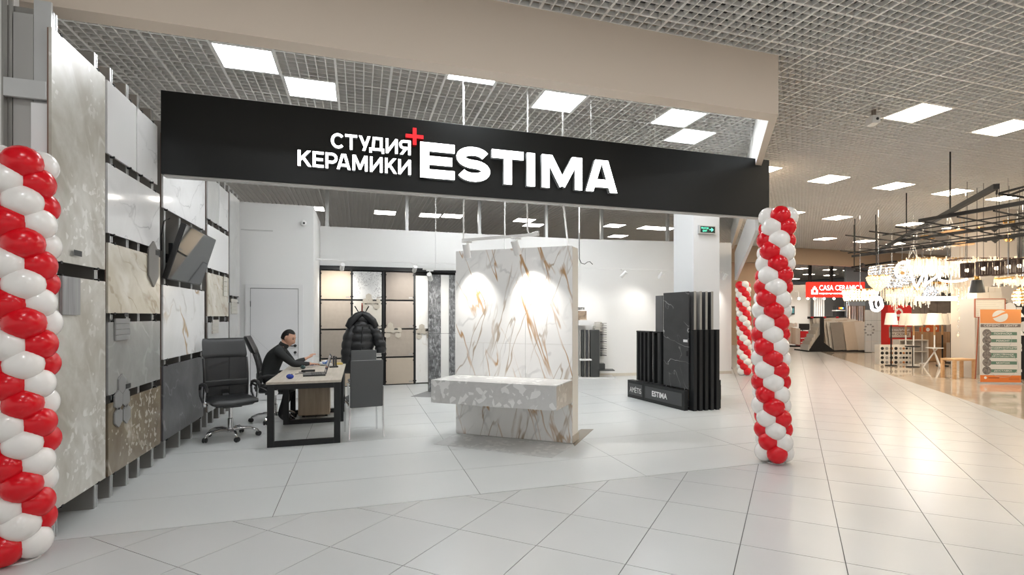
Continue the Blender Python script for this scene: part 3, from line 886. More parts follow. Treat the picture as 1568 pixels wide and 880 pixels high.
solo('hanging_rod', MB().tube([(0, 0, 0.016), (0, 0, CEIL - p.z)], 0.011, 6), WMETAL, 'white rod at the left end of the short spotlight rail', 'rod', p, group='rods hanging from the ceiling', smooth=True)
p = on_y(807, 300, 6.345); p.z = 2.912
e = R1 + Vector((0, 0, 0.017)) - p
solo('hanging_rod', MB().tube([(0, 0, 0), (0.004, -0.01, e.z + 0.14), (0.012, -0.05, e.z + 0.07), (e.x * .6, e.y * .6, e.z + 0.04), (e.x, e.y, e.z + 0.012)], 0.011, 8), WMETAL, 'bent white rod reaching the right end of the short spotlight rail', 'rod', p, group='rods hanging from the ceiling', smooth=True)
p = on_y(863, 310, 6.345); p.z = 2.912; q = stand_pt(bs(866, 376), 2.336) - Vector((bd.y, -bd.x, 0)) * 0.1 - p
solo('hanging_rod', MB().tube([(0, 0, 0), tuple(q)], 0.012, 8), WMETAL, 'slanting white rod reaching the top of the marble stand', 'rod', p, group='rods hanging from the ceiling', smooth=True)
# long rail before the back wall, left
def rail_between(px0, py0, px1, py1, y, name_label):
    a, b_ = on_y(px0, py0, y), on_y(px1, py1, y)
    b_.z = a.z
    solo('track_rail', MB().bar((0, 0, 0), b_ - a, 0.034, 0.03), WMETAL, name_label, 'rail', a, group='spotlight rails')
    return a, b_
La, Lb = rail_between(483, 396.5, 720, 401, 10.9, 'long white spotlight rail before the board display')
for px, lab, tx in ((524, 'white spotlight can over the first board column', -0.45), (635, 'white spotlight can over the third board column', 0.95)):
    p = on_y(px, 400, 10.9); p.z = La.z - 0.015
    track_spot(p, (tx, 11.85, 1.9), lab, 'spotlights on the rails', 50, 85)
p = at_depth(658, 412, 9.2)
a = p + Vector((-0.12, 0, 0)); 
solo('track_rail', MB().bar((0, 0, 0), (0.75, -0.1, 0), 0.034, 0.03), WMETAL, 'short white rail with one tilted spotlight before the dark boards', 'rail', a, group='spotlight rails')
solo('hanging_rod', MB().tube([(0, 0, 0.016), (0, 0, CEIL - p.z)], 0.008, 6), WMETAL, 'thin rod above the tilted single spotlight', 'rod', p + Vector((0.1, -0.029, 0)), group='rods hanging from the ceiling', smooth=True)
track_spot(p + Vector((0, -0.016, -0.015)), (1.5, 10.5, 1.5), 'white tilted spotlight can before the dark relief boards', 'spotlights on the rails', 50, 80)
Ra, Rb = rail_between(868, 408.5, 1116, 409, 11.0, 'long white spotlight rail before the right part of the back wall')
for px, lab, tx in ((955, 'first white spotlight can on the right back rail', 4.9), (1012, 'second white spotlight can on the right back rail', 6.3), (1110, 'white spotlight can right of the pillar', 8.4)):
    p = on_y(px, 412, 11.0); p.z = Ra.z - 0.015
    track_spot(p, (tx, 11.8, 1.3), lab, 'spotlights on the rails', 26, 95)
for px, lab in ((773, 'white rod behind the short rail'), (887, 'white rod and cable right of the marble stand')):
    p = on_y(px, 400, 11.0)
    solo('hanging_rod', MB().tube([(0, 0, 0.016), (0, 0, CEIL - La.z)], 0.016, 6), WMETAL, lab, 'rod', (p.x, 11.0, La.z), group='rods hanging from the ceiling', smooth=True)
c0 = on_y(887, 404, 10.97)
solo('cable', MB().tube([(0, 0, 0.7), (0.0, 0, 0.12), (0.05, 0, 0.02), (0.13, 0, 0.0), (0.2, 0, 0.05), (0.26, 0, 0.06), (0.33, 0, 0.0)], 0.008, 6), BLACKM, 'dark power cable curling at the left end of the right back rail', 'cable', c0, smooth=True)
for i, px in enumerate((501, 623, 734, 836, 921, 1022)):
    p = on_y(px, 330, 12.75)
    solo('ceiling_strut', MB().bar((0, 0, 0), (0, 0, CEIL), 0.09, 0.07), ALU, ORD[i] + ' grey metal strut from the left, rising behind the white back wall to the ceiling', 'strut', (p.x, p.y, 0), group='struts behind the back wall')

# ================================================================== board display on the back wall
DY = 11.93
t = thing('board_display', 'tall black rack of tile boards along the back wall', 'display rack', (-0.79, DY, 0))
fm = MB()
part('top_rail', MB().box(-0.0, 2.85, -0.06, 0.07, 2.47, 2.55), BLACK, t)
for x in (0.0, 0.615, 1.275, 1.925): part('upright', MB().box(x - 0.02 if x else 0.0, x + 0.025, -0.055, 0.06, 0.0, 2.469), BLACK, t)
for x0 in (0.025, 0.64, 1.30):
    for z in (0.60, 1.21, 1.83): part('cross_rail', MB().box(x0 + 0.0005, x0 + 0.5895 if x0 < 1.2 else x0 + 0.6045, -0.045, 0.055, z - 0.006, z + 0.012), BLACK, t)
    part('cross_rail', MB().box(x0 + 0.0005, x0 + 0.5895 if x0 < 1.2 else x0 + 0.6045, -0.05, 0.055, 0.0, 0.016), BLACK, t)
part('back_sheet', MB().box(0.0, 2.85, 0.0605, 0.0695, 0.0, 2.469), BLACKM, t)
cols = {
    'sand': plain('board_sand', (0.50, 0.41, 0.31), 0.55, var=0.06, vscale=9), 'taupe': plain('board_taupe', (0.36, 0.31, 0.26), 0.55, var=0.12, vscale=12),
    'taupe2': plain('board_taupe_dark', (0.30, 0.26, 0.22), 0.6, var=0.1, vscale=14), 'speck': stone('board_speckle', (0.66, 0.66, 0.65), (0.58, 0.58, 0.57), chips=(70.0, (0.33, 0.33, 0.33), 0.40), mottle=20, rough=0.5),
    'cream': plain('board_cream', (0.60, 0.57, 0.51), 0.55, var=0.06, vscale=12), 'speck2': stone('board_speckle_fine', (0.62, 0.61, 0.58), (0.55, 0.54, 0.51), chips=(90.0, (0.40, 0.39, 0.36), 0.42), mottle=20, rough=0.5),
    'umber': plain('board_umber', (0.24, 0.205, 0.175), 0.6, var=0.08, vscale=9), 'mink': plain('board_mink', (0.35, 0.30, 0.26), 0.6, var=0.08, vscale=9),
    'tan': plain('board_tan', (0.48, 0.41, 0.33), 0.55, var=0.05, vscale=9), 'pale': stone('board_pale_marble', (0.80, 0.79, 0.76), (0.74, 0.73, 0.70), [((2.0, 1.0, 0.8), (0, 0.3, 0), 0.02, (0.52, 0.42, 0.30), 0.6, 4.1)], mottle=2, rough=0.25)}
CX_ = ((-0.765, -0.180), (-0.140, 0.445), (0.535, 1.115))
CZ_ = ((1.85, 2.44), (1.23, 1.815), (0.62, 1.195), (0.022, 0.585))
names = ((('sand', 'sandy beige board lit by a spotlight, top left of the rack'), ('taupe', 'taupe board under the sandy one in the first rack column'), ('taupe2', 'brownish taupe board third from top in the first rack column'), ('sand', 'lowest board of the first rack column, behind the desk')),
         (('speck', 'white speckled board at the top of the second rack column'), ('cream', 'cream board carrying the hexagons above the coat'), ('speck2', 'pale speckled board behind the black coat'), ('speck2', 'lowest pale board behind the chairs')),
         (('umber', 'dark umber board at the top of the third rack column'), ('mink', 'mink brown board second from top in the third rack column'), ('taupe', 'taupe board with hexagons, third from top in the third column'), ('tan', 'tan board nearest the floor in the third rack column')))
for ci, (x0, x1) in enumerate(CX_):
    for ri, (z0, z1) in enumerate(CZ_):
        k, lab = names[ci][ri]
        b = thing('tile_board', lab, 'board', (x0, DY - 0.075, z0), 0, 'tile boards in the rack')
        part('board', MB().bbox(0, x1 - x0, 0, 0.016, 0, z1 - z0, 0.002), cols[k], b)
        part('price_tag', MB().box(x1 - x0 - 0.1, x1 - x0 - 0.02, -0.002, -0.0005, 0.025, 0.06), plain('tag_grey', (0.34, 0.32, 0.30), 0.6), b)
        for xx in (0.0, x1 - x0): part('clip', MB().box(xx - 0.012, xx + 0.012, -0.006, -0.0005, 0.04, 0.07).box(xx - 0.012, xx + 0.012, -0.006, -0.0005, z1 - z0 - 0.07, z1 - z0 - 0.04), BLACKM, b)
for z0, z1, lab in ((1.215, 2.38, 'tall narrow white marble board beside the dark relief boards, upper'), (0.03, 1.19, 'tall narrow cream marble board beside the dark relief boards, lower')):
    b = thing('tile_board', lab, 'board', (1.165, DY - 0.075, z0), 0, 'tile boards in the rack')
    part('board', MB().bbox(0, 0.58, 0, 0.016, 0, z1 - z0, 0.002), cols['pale'], b)
    part('clip', MB().box(-0.012, 0.012, -0.006, -0.0005, 0.03, 0.06), BLACKM, b)
MXZ = Matrix(((1, 0, 0, 0), (0, 0, -1, 0), (0, 1, 0, 0), (0, 0, 0, 1)))
hexb = plain('hex_beige', (0.45, 0.41, 0.345), 0.5)
for (px, py, lab) in ((569, 465, 'cluster of beige hexagon tiles on the cream board above the coat'), (602, 509, 'cluster of beige hexagon tiles on the taupe board'), (650, 511, 'cluster of beige hexagon tiles on the narrow marble board')):
    c = on_y(px, py, DY - 0.0835)
    t = thing('hexagon_sample', lab, 'tile sample', c, 0, 'hexagon samples on the boards')
    hexes(t, ((-1, 0.5), (0, 0.5), (1, 0.5), (-0.5, 1.5), (-1.0, -0.5), (0.9, -0.5)), 0.068, hexb, M=MXZ, d=0.012)
    part('label_tag', MB().box(0.02, 0.1, -0.0145, -0.0125, 0.06, 0.09), tagm, t)
# dark relief boards standing at an angle
E0 = on_z(656.4, 599.8); E1 = on_z(675.2, 599.0)
ed = (E1 - E0); ed.z = 0; ed.normalize()
relief = stone('dark_relief', (0.20, 0.205, 0.21), (0.03, 0.032, 0.034), [((14.0, 14.0, 5.0), (0, 0, 0), 0.06, (0.34, 0.35, 0.36), 0.8, 3.0)], mottle=11, rough=0.35, bump=0.8)
t = thing('relief_board_stand', 'tall stand of dark relief boards with pale strips left of the marble stand', 'display stand', (E0.x, E0.y, 0), math.atan2(ed.y, ed.x))
def es(px): return on_vert(px, 500, (E0.x, E0.y), (ed.x, ed.y))[0]
xs = [0.0, es(675.2), es(687.7), es(697.0), es(709)]
part('carcass', MB().box(0.0, xs[-1], 0.022, 0.12, 0.0, 2.30), BLACK, t)
for i, (a, b_) in enumerate(zip(xs, xs[1:])):
    dark = i % 2 == 0
    for z0, z1 in ((0.0, 1.144), (1.15, 2.31)):
        part('relief_board' if dark else 'pale_strip', MB().bbox(a + .001, b_ - .001, 0.0 if dark else 0.008, 0.021, z0, z1, 0.002), relief if dark else plain('pale_grey_strip', (0.60, 0.60, 0.58), 0.5), t)

# white door, trunking, dome camera
t = thing('door_1', 'white flush door with diagonal grooves in a white casing', 'door', (-1.906, 10.449, 0))
t['kind'] = 'structure'
part('casing', MB().box(0, 0.075, -0.03, -0.0005, 0, 1.99).box(0.855, 0.93, -0.03, -0.0005, 0, 1.99).box(0, 0.93, -0.03, -0.0005, 1.9905, 2.06), plain('door_casing', (0.76, 0.76, 0.76), 0.4), t)
leaf_m = plain('door_leaf', (0.72, 0.72, 0.73), 0.4)
part('leaf', MB().box(0.082, 0.848, -0.02, -0.001, 0.01, 1.982), leaf_m, t)
gm = MB()
for z in (1.18, 0.86, 0.72): gm.bar((0.083, -0.0205, z), (0.847, -0.0205, z - 0.80), 0.006, 0.006)
part('groove', gm, plain('door_groove', (0.60, 0.60, 0.61), 0.5), t)
part('gap', MB().box(0.0755, 0.0815, -0.008, -0.001, 0.0, 1.985).box(0.8485, 0.8545, -0.008, -0.001, 0.0, 1.985).box(0.0755, 0.8545, -0.008, -0.001, 1.9825, 1.99), BLACKM, t)
part('handle', MB().lathe([(0.026, 0), (0.026, 0.012)], 14, M=Matrix.Translation((0.80, -0.021, 0.96)) @ Matrix.Rotation(PI / 2, 4, 'X')).tube([(0.80, -0.03, 0.96), (0.80, -0.065, 0.96), (0.77, -0.07, 0.96), (0.69, -0.068, 0.958)], 0.010, 8), BLACKM, t, True)
part('keyhole', MB().lathe([(0.024, 0), (0.024, 0.01)], 14, M=Matrix.Translation((0.80, -0.021, 0.84)) @ Matrix.Rotation(PI / 2, 4, 'X')).box(0.797, 0.803, -0.04, -0.031, 0.79, 0.84), BLACKM, t)
part('hinge', MB().tube([(0.079, -0.022, 1.66), (0.079, -0.022, 1.76)], 0.008, 6), BLACKM, t)
p = on_y(369, 352, 10.45); q = on_y(418, 353, 10.45)
solo('cable_trunking', MB().box(0, q.x - p.x, -0.012, -0.0005, 0, 0.018), plain('trunking', (0.60, 0.60, 0.59), 0.5), 'thin grey trunking strip on the white wall above the door', 'trunking', (p.x, 10.45, p.z))
p = on_y(465, 341, 10.45)
t = thing('dome_camera', 'small white dome camera on the white wall above the door', 'camera', (p.x, 10.45, p.z))
part('base', MB().lathe([(0.05, 0), (0.05, 0.03), (0.045, 0.035)], 18, M=Matrix.Rotation(PI / 2, 4, 'X')), WMETAL, t, True)
part('eyeball', MB().ball((0, -0.055, -0.01), 0.045, 16), WMETAL, t, True)
part('lens', MB().ball((0.012, -0.088, -0.018), 0.02, 12), BLK_PLASTIC, t, True)

# exit sign on the pillar
p = on_y(1081, 352, 7.949)
t = thing('exit_sign', 'small dark illuminated exit sign with green writing on the pillar', 'sign', p)
EW, EH = 0.34, 0.15
part('housing', MB().bbox(-EW / 2, EW / 2, -0.05, 0, -EH / 2, EH / 2, 0.006), ALU, t)
part('panel', MB().box(-EW / 2 + .018, EW / 2 - .018, -0.053, -0.0505, -EH / 2 + .018, EH / 2 - .018), plain('exit_panel', (0.008, 0.02, 0.016), 0.3), t)
exit_g = glow('exit_green', (0.12, 0.75, 0.5), 1.3)
def text_mesh(s, size, ext=0.0, bold=0.0, spacing=1.0):
    cu = bpy.data.curves.new('text', 'FONT')
    cu.body = s
    cu.size = size
    cu.extrude = ext
    cu.offset = bold
    cu.space_character = spacing
    cu.resolution_u = 3
    o = bpy.data.objects.new('text', cu)
    COL.objects.link(o)
    dg = bpy.context.evaluated_depsgraph_get()
    me = bpy.data.meshes.new_from_object(o.evaluated_get(dg))
    bpy.data.objects.remove(o)
    bpy.data.curves.remove(cu)
    return me
def lettering(name, s, mat, parent, loc, width=None, height=None, rz=0.0, ext=0.0008, bold=0.0, spacing=1.0, tilt=PI / 2):
    """flat writing fitted to width x height, centred on loc, facing -Y of the parent"""
    me = text_mesh(s, 1.0, 0.0, bold, spacing)
    xs = [v.co.x for v in me.vertices]; ys = [v.co.y for v in me.vertices]
    if not xs: return None
    w0, h0 = max(xs) - min(xs), max(ys) - min(ys)
    cx, cy = (max(xs) + min(xs)) / 2, (max(ys) + min(ys)) / 2
    sx = width / w0 if width else None
    sy = height / h0 if height else None
    sx, sy = sx or sy, sy or sx
    for v in me.vertices: v.co = ((v.co.x - cx) * sx, (v.co.y - cy) * sy, v.co.z)
    me.materials.clear()
    me.materials.append(mat)
    return link(name, me, parent, loc, (tilt, 0, rz))
lettering('lettering', 'ВЫХОД', exit_g, t, (-0.06, -0.0545, 0.022), 0.15, 0.035, bold=0.02)
lettering('lettering', 'EXIT', exit_g, t, (-0.06, -0.0545, -0.025), 0.09, 0.032, bold=0.02)
part('arrow', MB().box(0.035, 0.09, -0.0545, -0.0535, -0.008, 0.008).prism([(0.12, 0), (0.08, 0.035), (0.07, 0.022), (0.092, 0.0), (0.07, -0.022), (0.08, -0.035)], 0.0535, 0.0545, M=MXZ), exit_g, t)

# ================================================================== balloon towers
white_b = plain('balloon_white', (0.86, 0.83, 0.80), 0.22, coat=0.3)
red_b = plain('balloon_red', (0.70, 0.003, 0.012), 0.24, coat=0.1, spec=0.4)
for mm_ in (white_b, red_b):
    bb = mm_.node_tree.nodes['Principled BSDF']
    bb.inputs['Subsurface Weight'].default_value = 0.08
    bb.inputs['Subsurface Radius'].default_value = (0.05, 0.03, 0.02) if mm_ is red_b else (0.05, 0.05, 0.05)
R_B = 0.103
prof = []
for i in range(13):
    a = PI * i / 12
    r, z = math.sin(a), -math.cos(a)
    prof.append((max(1e-4, R_B * r * (1.0 if z > 0 else 1.0 - 0.06 * -z)), R_B * (z if z > 0 else z * 1.12)))
bm0 = MB().lathe(prof, 18).lathe([(0.012, -R_B * 1.22), (0.004, -R_B * 1.10)], 8)
ball_me = {0: bm0.mesh('balloon', red_b, True), 1: bm0.mesh('balloon', white_b, True)}
def balloon_tower(x, y, label, axis_fn, layers=21, phase=0.0, step=0.1205, first=0, view=0.0):
    """four balloons to a layer, each layer turned by 45 degrees, colours alternating into spirals"""
    t = thing('balloon_tower', label, 'balloons', (x, y, 0), 0, 'spiral balloon towers')
    part('pole', MB().tube([(axis_fn(k / 10)[0], axis_fn(k / 10)[1], max(0.012, k / 10 * layers * step)) for k in range(11)], 0.012, 6), WMETAL, t)
    part('base_plate', MB().lathe([(0.09, 0), (0.09, 0.010), (0.02, 0.012)], 20), WMETAL, t)
    rnd = random.Random(layers + int(x * 10))
    for l in range(layers):
        z = 0.105 + l * step
        ox, oy = axis_fn(l / (layers - 1))
        for k in range(4):
            a = phase - l * PI / 4 + k * PI / 2
            d = 0.092 + rnd.uniform(-.006, .006)
            out = Vector((math.cos(a), math.sin(a), rnd.uniform(-.08, .08)))
            o = link('balloon', ball_me[(k + first) % 2], t, (ox + out.x * d, oy + out.y * d, z + rnd.uniform(-.008, .008)))
            o.rotation_euler = out.to_track_quat('Z', 'Y').to_euler()
            s_ = 1.0 + rnd.uniform(-.04, .04)
            o.scale = (s_, s_, s_ * 0.97)
    return t
def bend(pts):
    def f(u):
        for (a, b_), (c, d_) in zip(pts, pts[1:]):
            if u <= c: return tuple(Vector(b_) + (Vector(d_) - Vector(b_)) * ((u - a) / (c - a)))
        return pts[-1][1]
    return f
p = on_z(1187, 711); p = p + Vector((p.x, p.y, 0)).normalized() * 0.10
cr = Vector((CA, -SA))          # camera right
k_ = depth_of(p.x, p.y) / F_PX
sh = lambda px: tuple(cr * (px * k_))
va = math.atan2(-p.y, -p.x)
balloon_tower(p.x, p.y, 'large red and white spiral balloon tower at the right end of the sign', bend([(0, sh(-1)), (0.2, sh(-6)), (0.45, sh(-8)), (0.6, sh(-6)), (0.8, sh(0)), (1, sh(4))]), 21, va + 0.25, first=0)
p = on_z(33, 856)
k_ = depth_of(p.x, p.y) / F_PX
va = math.atan2(-p.y, -p.x)
balloon_tower(p.x, p.y, 'red and white spiral balloon tower cut by the left edge of the photo', bend([(0, sh(-6)), (0.3, sh(-2)), (0.6, sh(0)), (1, sh(-3))]), 20, va + 0.9, first=1, step=0.1225)
p = on_z(1132, 574) + Vector((0.1, -0.06, 0))
k_ = depth_of(p.x, p.y) / F_PX
va = math.atan2(-p.y, -p.x)
balloon_tower(p.x, p.y, 'small far red and white balloon tower at the end of the back wall', bend([(0, sh(1)), (0.5, sh(0)), (1, sh(-2))]), 19, va + 0.6, first=0)

# ================================================================== desk and what lies on it
DX0, DX1, DV0, DV1 = -1.0, -0.22, 6.67, 8.86
oak = wood('grey_oak', (0.42, 0.37, 0.31), (0.54, 0.49, 0.42), 0.45, 'Y', 14)
t = thing('office_desk', 'long office desk with a pale oak top and black square frame legs', 'desk', (DX0, DV0, 0))
DW, DL = DX1 - DX0, DV1 - DV0
TOPZ = 0.745
part('tabletop', MB().bbox(-0.01, DW + 0.01, -0.01, DL, 0.717, TOPZ, 0.003), oak, t)
for y in (0.0, 1.33, 2.125):
    m = MB().box(0.0, 0.07, y, y + 0.06, 0, 0.716).box(DW - 0.07, DW, y, y + 0.06, 0, 0.716).box(0.0705, DW - 0.0705, y, y + 0.06, 0, 0.06).box(0.0705, DW - 0.0705, y, y + 0.06, 0.656, 0.716)
    part('leg_frame', m, BLACK, t)
part('long_rail', MB().box(0.10, 0.14, 0.061, 1.329, 0.66, 0.70).box(DW - 0.14, DW - 0.10, 0.061, 1.329, 0.66, 0.70), BLACK, t)
part('cable_box', MB().box(DW - 0.06, DW - 0.005, 1.40, 2.07, 0.30, 0.71), BLACK, t)
p = on_z(453, 640); q = on_z(504, 639)
t = thing('drawer_pedestal', 'small light oak drawer pedestal under the desk', 'cabinet', (p.x, p.y, 0))
w_ = q.x - p.x
part('body', MB().bbox(0.03, w_, 0.02, 0.29, 0.03, 0.60, 0.003), wood('pale_oak', (0.40, 0.31, 0.22), (0.52, 0.42, 0.31), 0.5, 'Z', 14), t)
part('side_panel', MB().bbox(0.031, w_ - 0.001, 0.0, 0.0195, 0.03, 0.60, 0.002), wood('pale_oak', (), (), 0.5), t)
for xx in (0.08, w_ - 0.07):
    for yy in (0.04, 0.24): part('caster', MB().box(xx, xx + 0.04, yy, yy + 0.035, 0.0, 0.0295), BLACKM, t)
def desk_pt(px, py): return on_z(px, py, TOPZ)
# laptop, seen edge-on with its lid to the right
p = desk_pt(478, 574)
t = thing('laptop', 'open black laptop on the near half of the desk', 'laptop', (p.x + 0.02, p.y + 0.02, TOPZ), math.radians(6))
part('base', MB().bbox(-0.13, 0.13, -0.18, 0.18, 0.0, 0.018, 0.004), BLK_PLASTIC, t)
km = MB()
for i in range(5):
    for j in range(12): km.box(-0.035 + i * 0.026, -0.013 + i * 0.026, -0.158 + j * 0.0265, -0.135 + j * 0.0265, 0.0182, 0.0205)
part('keyboard', km, plain('keys', (0.05, 0.05, 0.052), 0.5), t)['kind'] = 'stuff'
lid = Matrix.Translation((0.128, 0, 0.02)) @ Matrix.Rotation(math.radians(17), 4, 'Y')
part('lid', MB().bbox(0.0, 0.008, -0.18, 0.18, 0.0, 0.245, 0.003, M=lid), plain('laptop_lid', (0.06, 0.062, 0.065), 0.4), t)
part('display', MB().box(-0.0015, -0.0002, -0.165, 0.165, 0.015, 0.232, M=lid), plain('laptop_display', (0.02, 0.022, 0.025), 0.1), t)
def mouse(px, py, mat, label, rz):
    p = desk_pt(px, py)
    t = thing('computer_mouse', label, 'mouse', (p.x, p.y, TOPZ), rz, 'mice on the desk')
    part('shell', MB().ball((0, 0, 0.002), 0.05, 14, sc=(0.62, 1.05, 0.6)), mat, t, True)
    t.children[0].data.transform(Matrix.Translation((0, 0, 0.028)))
    part('wheel', MB().tube([(-0.004, -0.03, 0.055), (0.004, -0.03, 0.055)], 0.008, 8), BLACKM, t)
mouse(444, 580, plain('mouse_blue', (0.02, 0.05, 0.34), 0.25), 'shiny blue mouse at the left edge of the desk', 0.9)
mouse(464, 565, plain('mouse_teal', (0.03, 0.07, 0.07), 0.35), 'dark teal mouse under the far hand of the man', 0.5)
p = desk_pt(452, 573)
solo('mouse_cable', MB().tube([(0, 0, 0.004), (0.05, 0.06, 0.004), (0.14, 0.03, 0.004), (0.10, 0.2, 0.004), (0.02, 0.24, 0.004), (0.08, 0.32, 0.004), (0.2, 0.33, 0.004)], 0.004, 6), BLACKM, 'black cable curled on the desk beside the blue mouse', 'cable', (p.x, p.y, TOPZ), smooth=True)
p = desk_pt(476, 569)
t = thing('power_brick', 'long black adapter lying behind the laptop keyboard', 'adapter', (p.x, p.y + 0.02, TOPZ), 0.2)
part('body', MB().bbox(-0.12, 0.05, -0.02, 0.02, 0.0, 0.028, 0.006), BLK_PLASTIC, t)
p = desk_pt(512, 562)
t = thing('desk_phone_stand', 'black upright holder standing at the right edge of the desk', 'holder', (p.x, p.y, TOPZ), 0.1)
part('foot', MB().bbox(-0.07, 0.05, -0.06, 0.06, 0.0, 0.02, 0.006), BLK_PLASTIC, t)
part('upright', MB().bbox(-0.02, 0.0, -0.05, 0.05, 0.0205, 0.17, 0.004).bbox(0.012, 0.03, -0.05, 0.05, 0.0205, 0.16, 0.004), BLK_PLASTIC, t)
p = desk_pt(480, 558)
for k, (dx, dy, rz, lab) in enumerate(((0.0, 0.0, 0.3, 'white sheet of paper under the hand of the man'), (0.14, -0.06, -0.2, 'second white sheet of paper before the laptop lid'))):
    solo('paper_sheet', MB().box(-0.105, 0.105, -0.148, 0.148, 0.0005 + k * 0.001, 0.001 + k * 0.001), plain('paper', (0.8, 0.8, 0.79), 0.7), lab, 'paper', (p.x + dx, p.y + dy, TOPZ), rz, 'sheets on the desk')
p = desk_pt(494, 556)
t = thing('candy_bowl', 'small heap of blue and white wrapped sweets on the desk', 'sweets', (p.x + 0.05, DV1 - 0.16, TOPZ))
part('dish', MB().lathe([(0.05, 0), (0.10, 0.02), (0.105, 0.022), (0.05, 0.006)], 18), WMETAL, t, True)
rnd = random.Random(4)
for k in range(16):
    m = MB().ball((rnd.uniform(-.07, .07), rnd.uniform(-.07, .07), 0.03 + rnd.uniform(0, .035)), 0.024, 8, sc=(1.3, .8, .7), M=None)
    part('wrapped_sweet', m, plain(('sweet_blue', 'sweet_white', 'sweet_light')[k % 3], ((0.03, 0.09, 0.45), (0.8, 0.8, 0.8), (0.15, 0.35, 0.65))[k % 3], 0.3), t, True)
solo('yellow_box', MB().bbox(-0.06, 0.06, -0.04, 0.04, 0, 0.03, 0.004), plain('yellow_box', (0.55, 0.42, 0.12), 0.5), 'small yellowish box at the far right corner of the desk', 'box', (DX1 - 0.1, DV1 - 0.12, TOPZ), 0.4)
p = desk_pt(470, 552)
solo('notebook', MB().bbox(-0.10, 0.10, -0.07, 0.07, 0, 0.018, 0.003), plain('navy_cover', (0.03, 0.05, 0.16), 0.5), 'dark blue notebook beyond the hand of the man', 'notebook', (DX0 + 0.27, DV1 - 0.10, TOPZ), 0.3)

# ================================================================== office chairs
leather = plain('black_leather', (0.016, 0.017, 0.018), 0.38, bump=0.25, bscale=200)
meshm, nt_, b_ = new_mat('chair_mesh')
b_.inputs['Base Color'].default_value = (0.012, 0.012, 0.013, 1)
b_.inputs['Roughness'].default_value = 0.7
b_.inputs['Alpha'].default_value = 0.80
def rounded_slab(x0, x1, y0, y1, fz, th, nx=8, ny=8, dome=0.012):
    """upholstered slab: grid with rounded rim; fz(u, v) gives the middle surface offset"""
    verts, faces = [], []
    for side in (1, -1):
        for j in range(ny + 1):
            for i in range(nx + 1):
                u, v = i / nx * 2 - 1, j / ny * 2 - 1
                x = (x0 + x1) / 2 + (x1 - x0) / 2 * u * (1 - 0.06 * v ** 4)
                y = (y0 + y1) / 2 + (y1 - y0) / 2 * v * (1 - 0.06 * u ** 4)
                e = max(abs(u), abs(v))
                t_ = th / 2 * (1 - max(0, (e - 0.75) / 0.25) ** 2 * 0.75)
                verts.append((x, y, fz(u, v) + side * t_))
    n = (nx + 1) * (ny + 1)
    for j in range(ny):
        for i in range(nx):
            a = j * (nx + 1) + i
            faces.append((a, a + 1, a + nx + 2, a + nx + 1))
            faces.append((n + a, n + a + nx + 1, n + a + nx + 2, n + a + 1))
    ring = [i for i in range(nx + 1)] + [j * (nx + 1) + nx for j in range(1, ny + 1)] + [ny * (nx + 1) + i for i in range(nx - 1, -1, -1)] + [j * (nx + 1) for j in range(ny - 1, 0, -1)]
    for k in range(len(ring)):
        a, c = ring[k], ring[(k + 1) % len(ring)]
        faces.append((a, a + n, c + n, c))
    return verts, faces
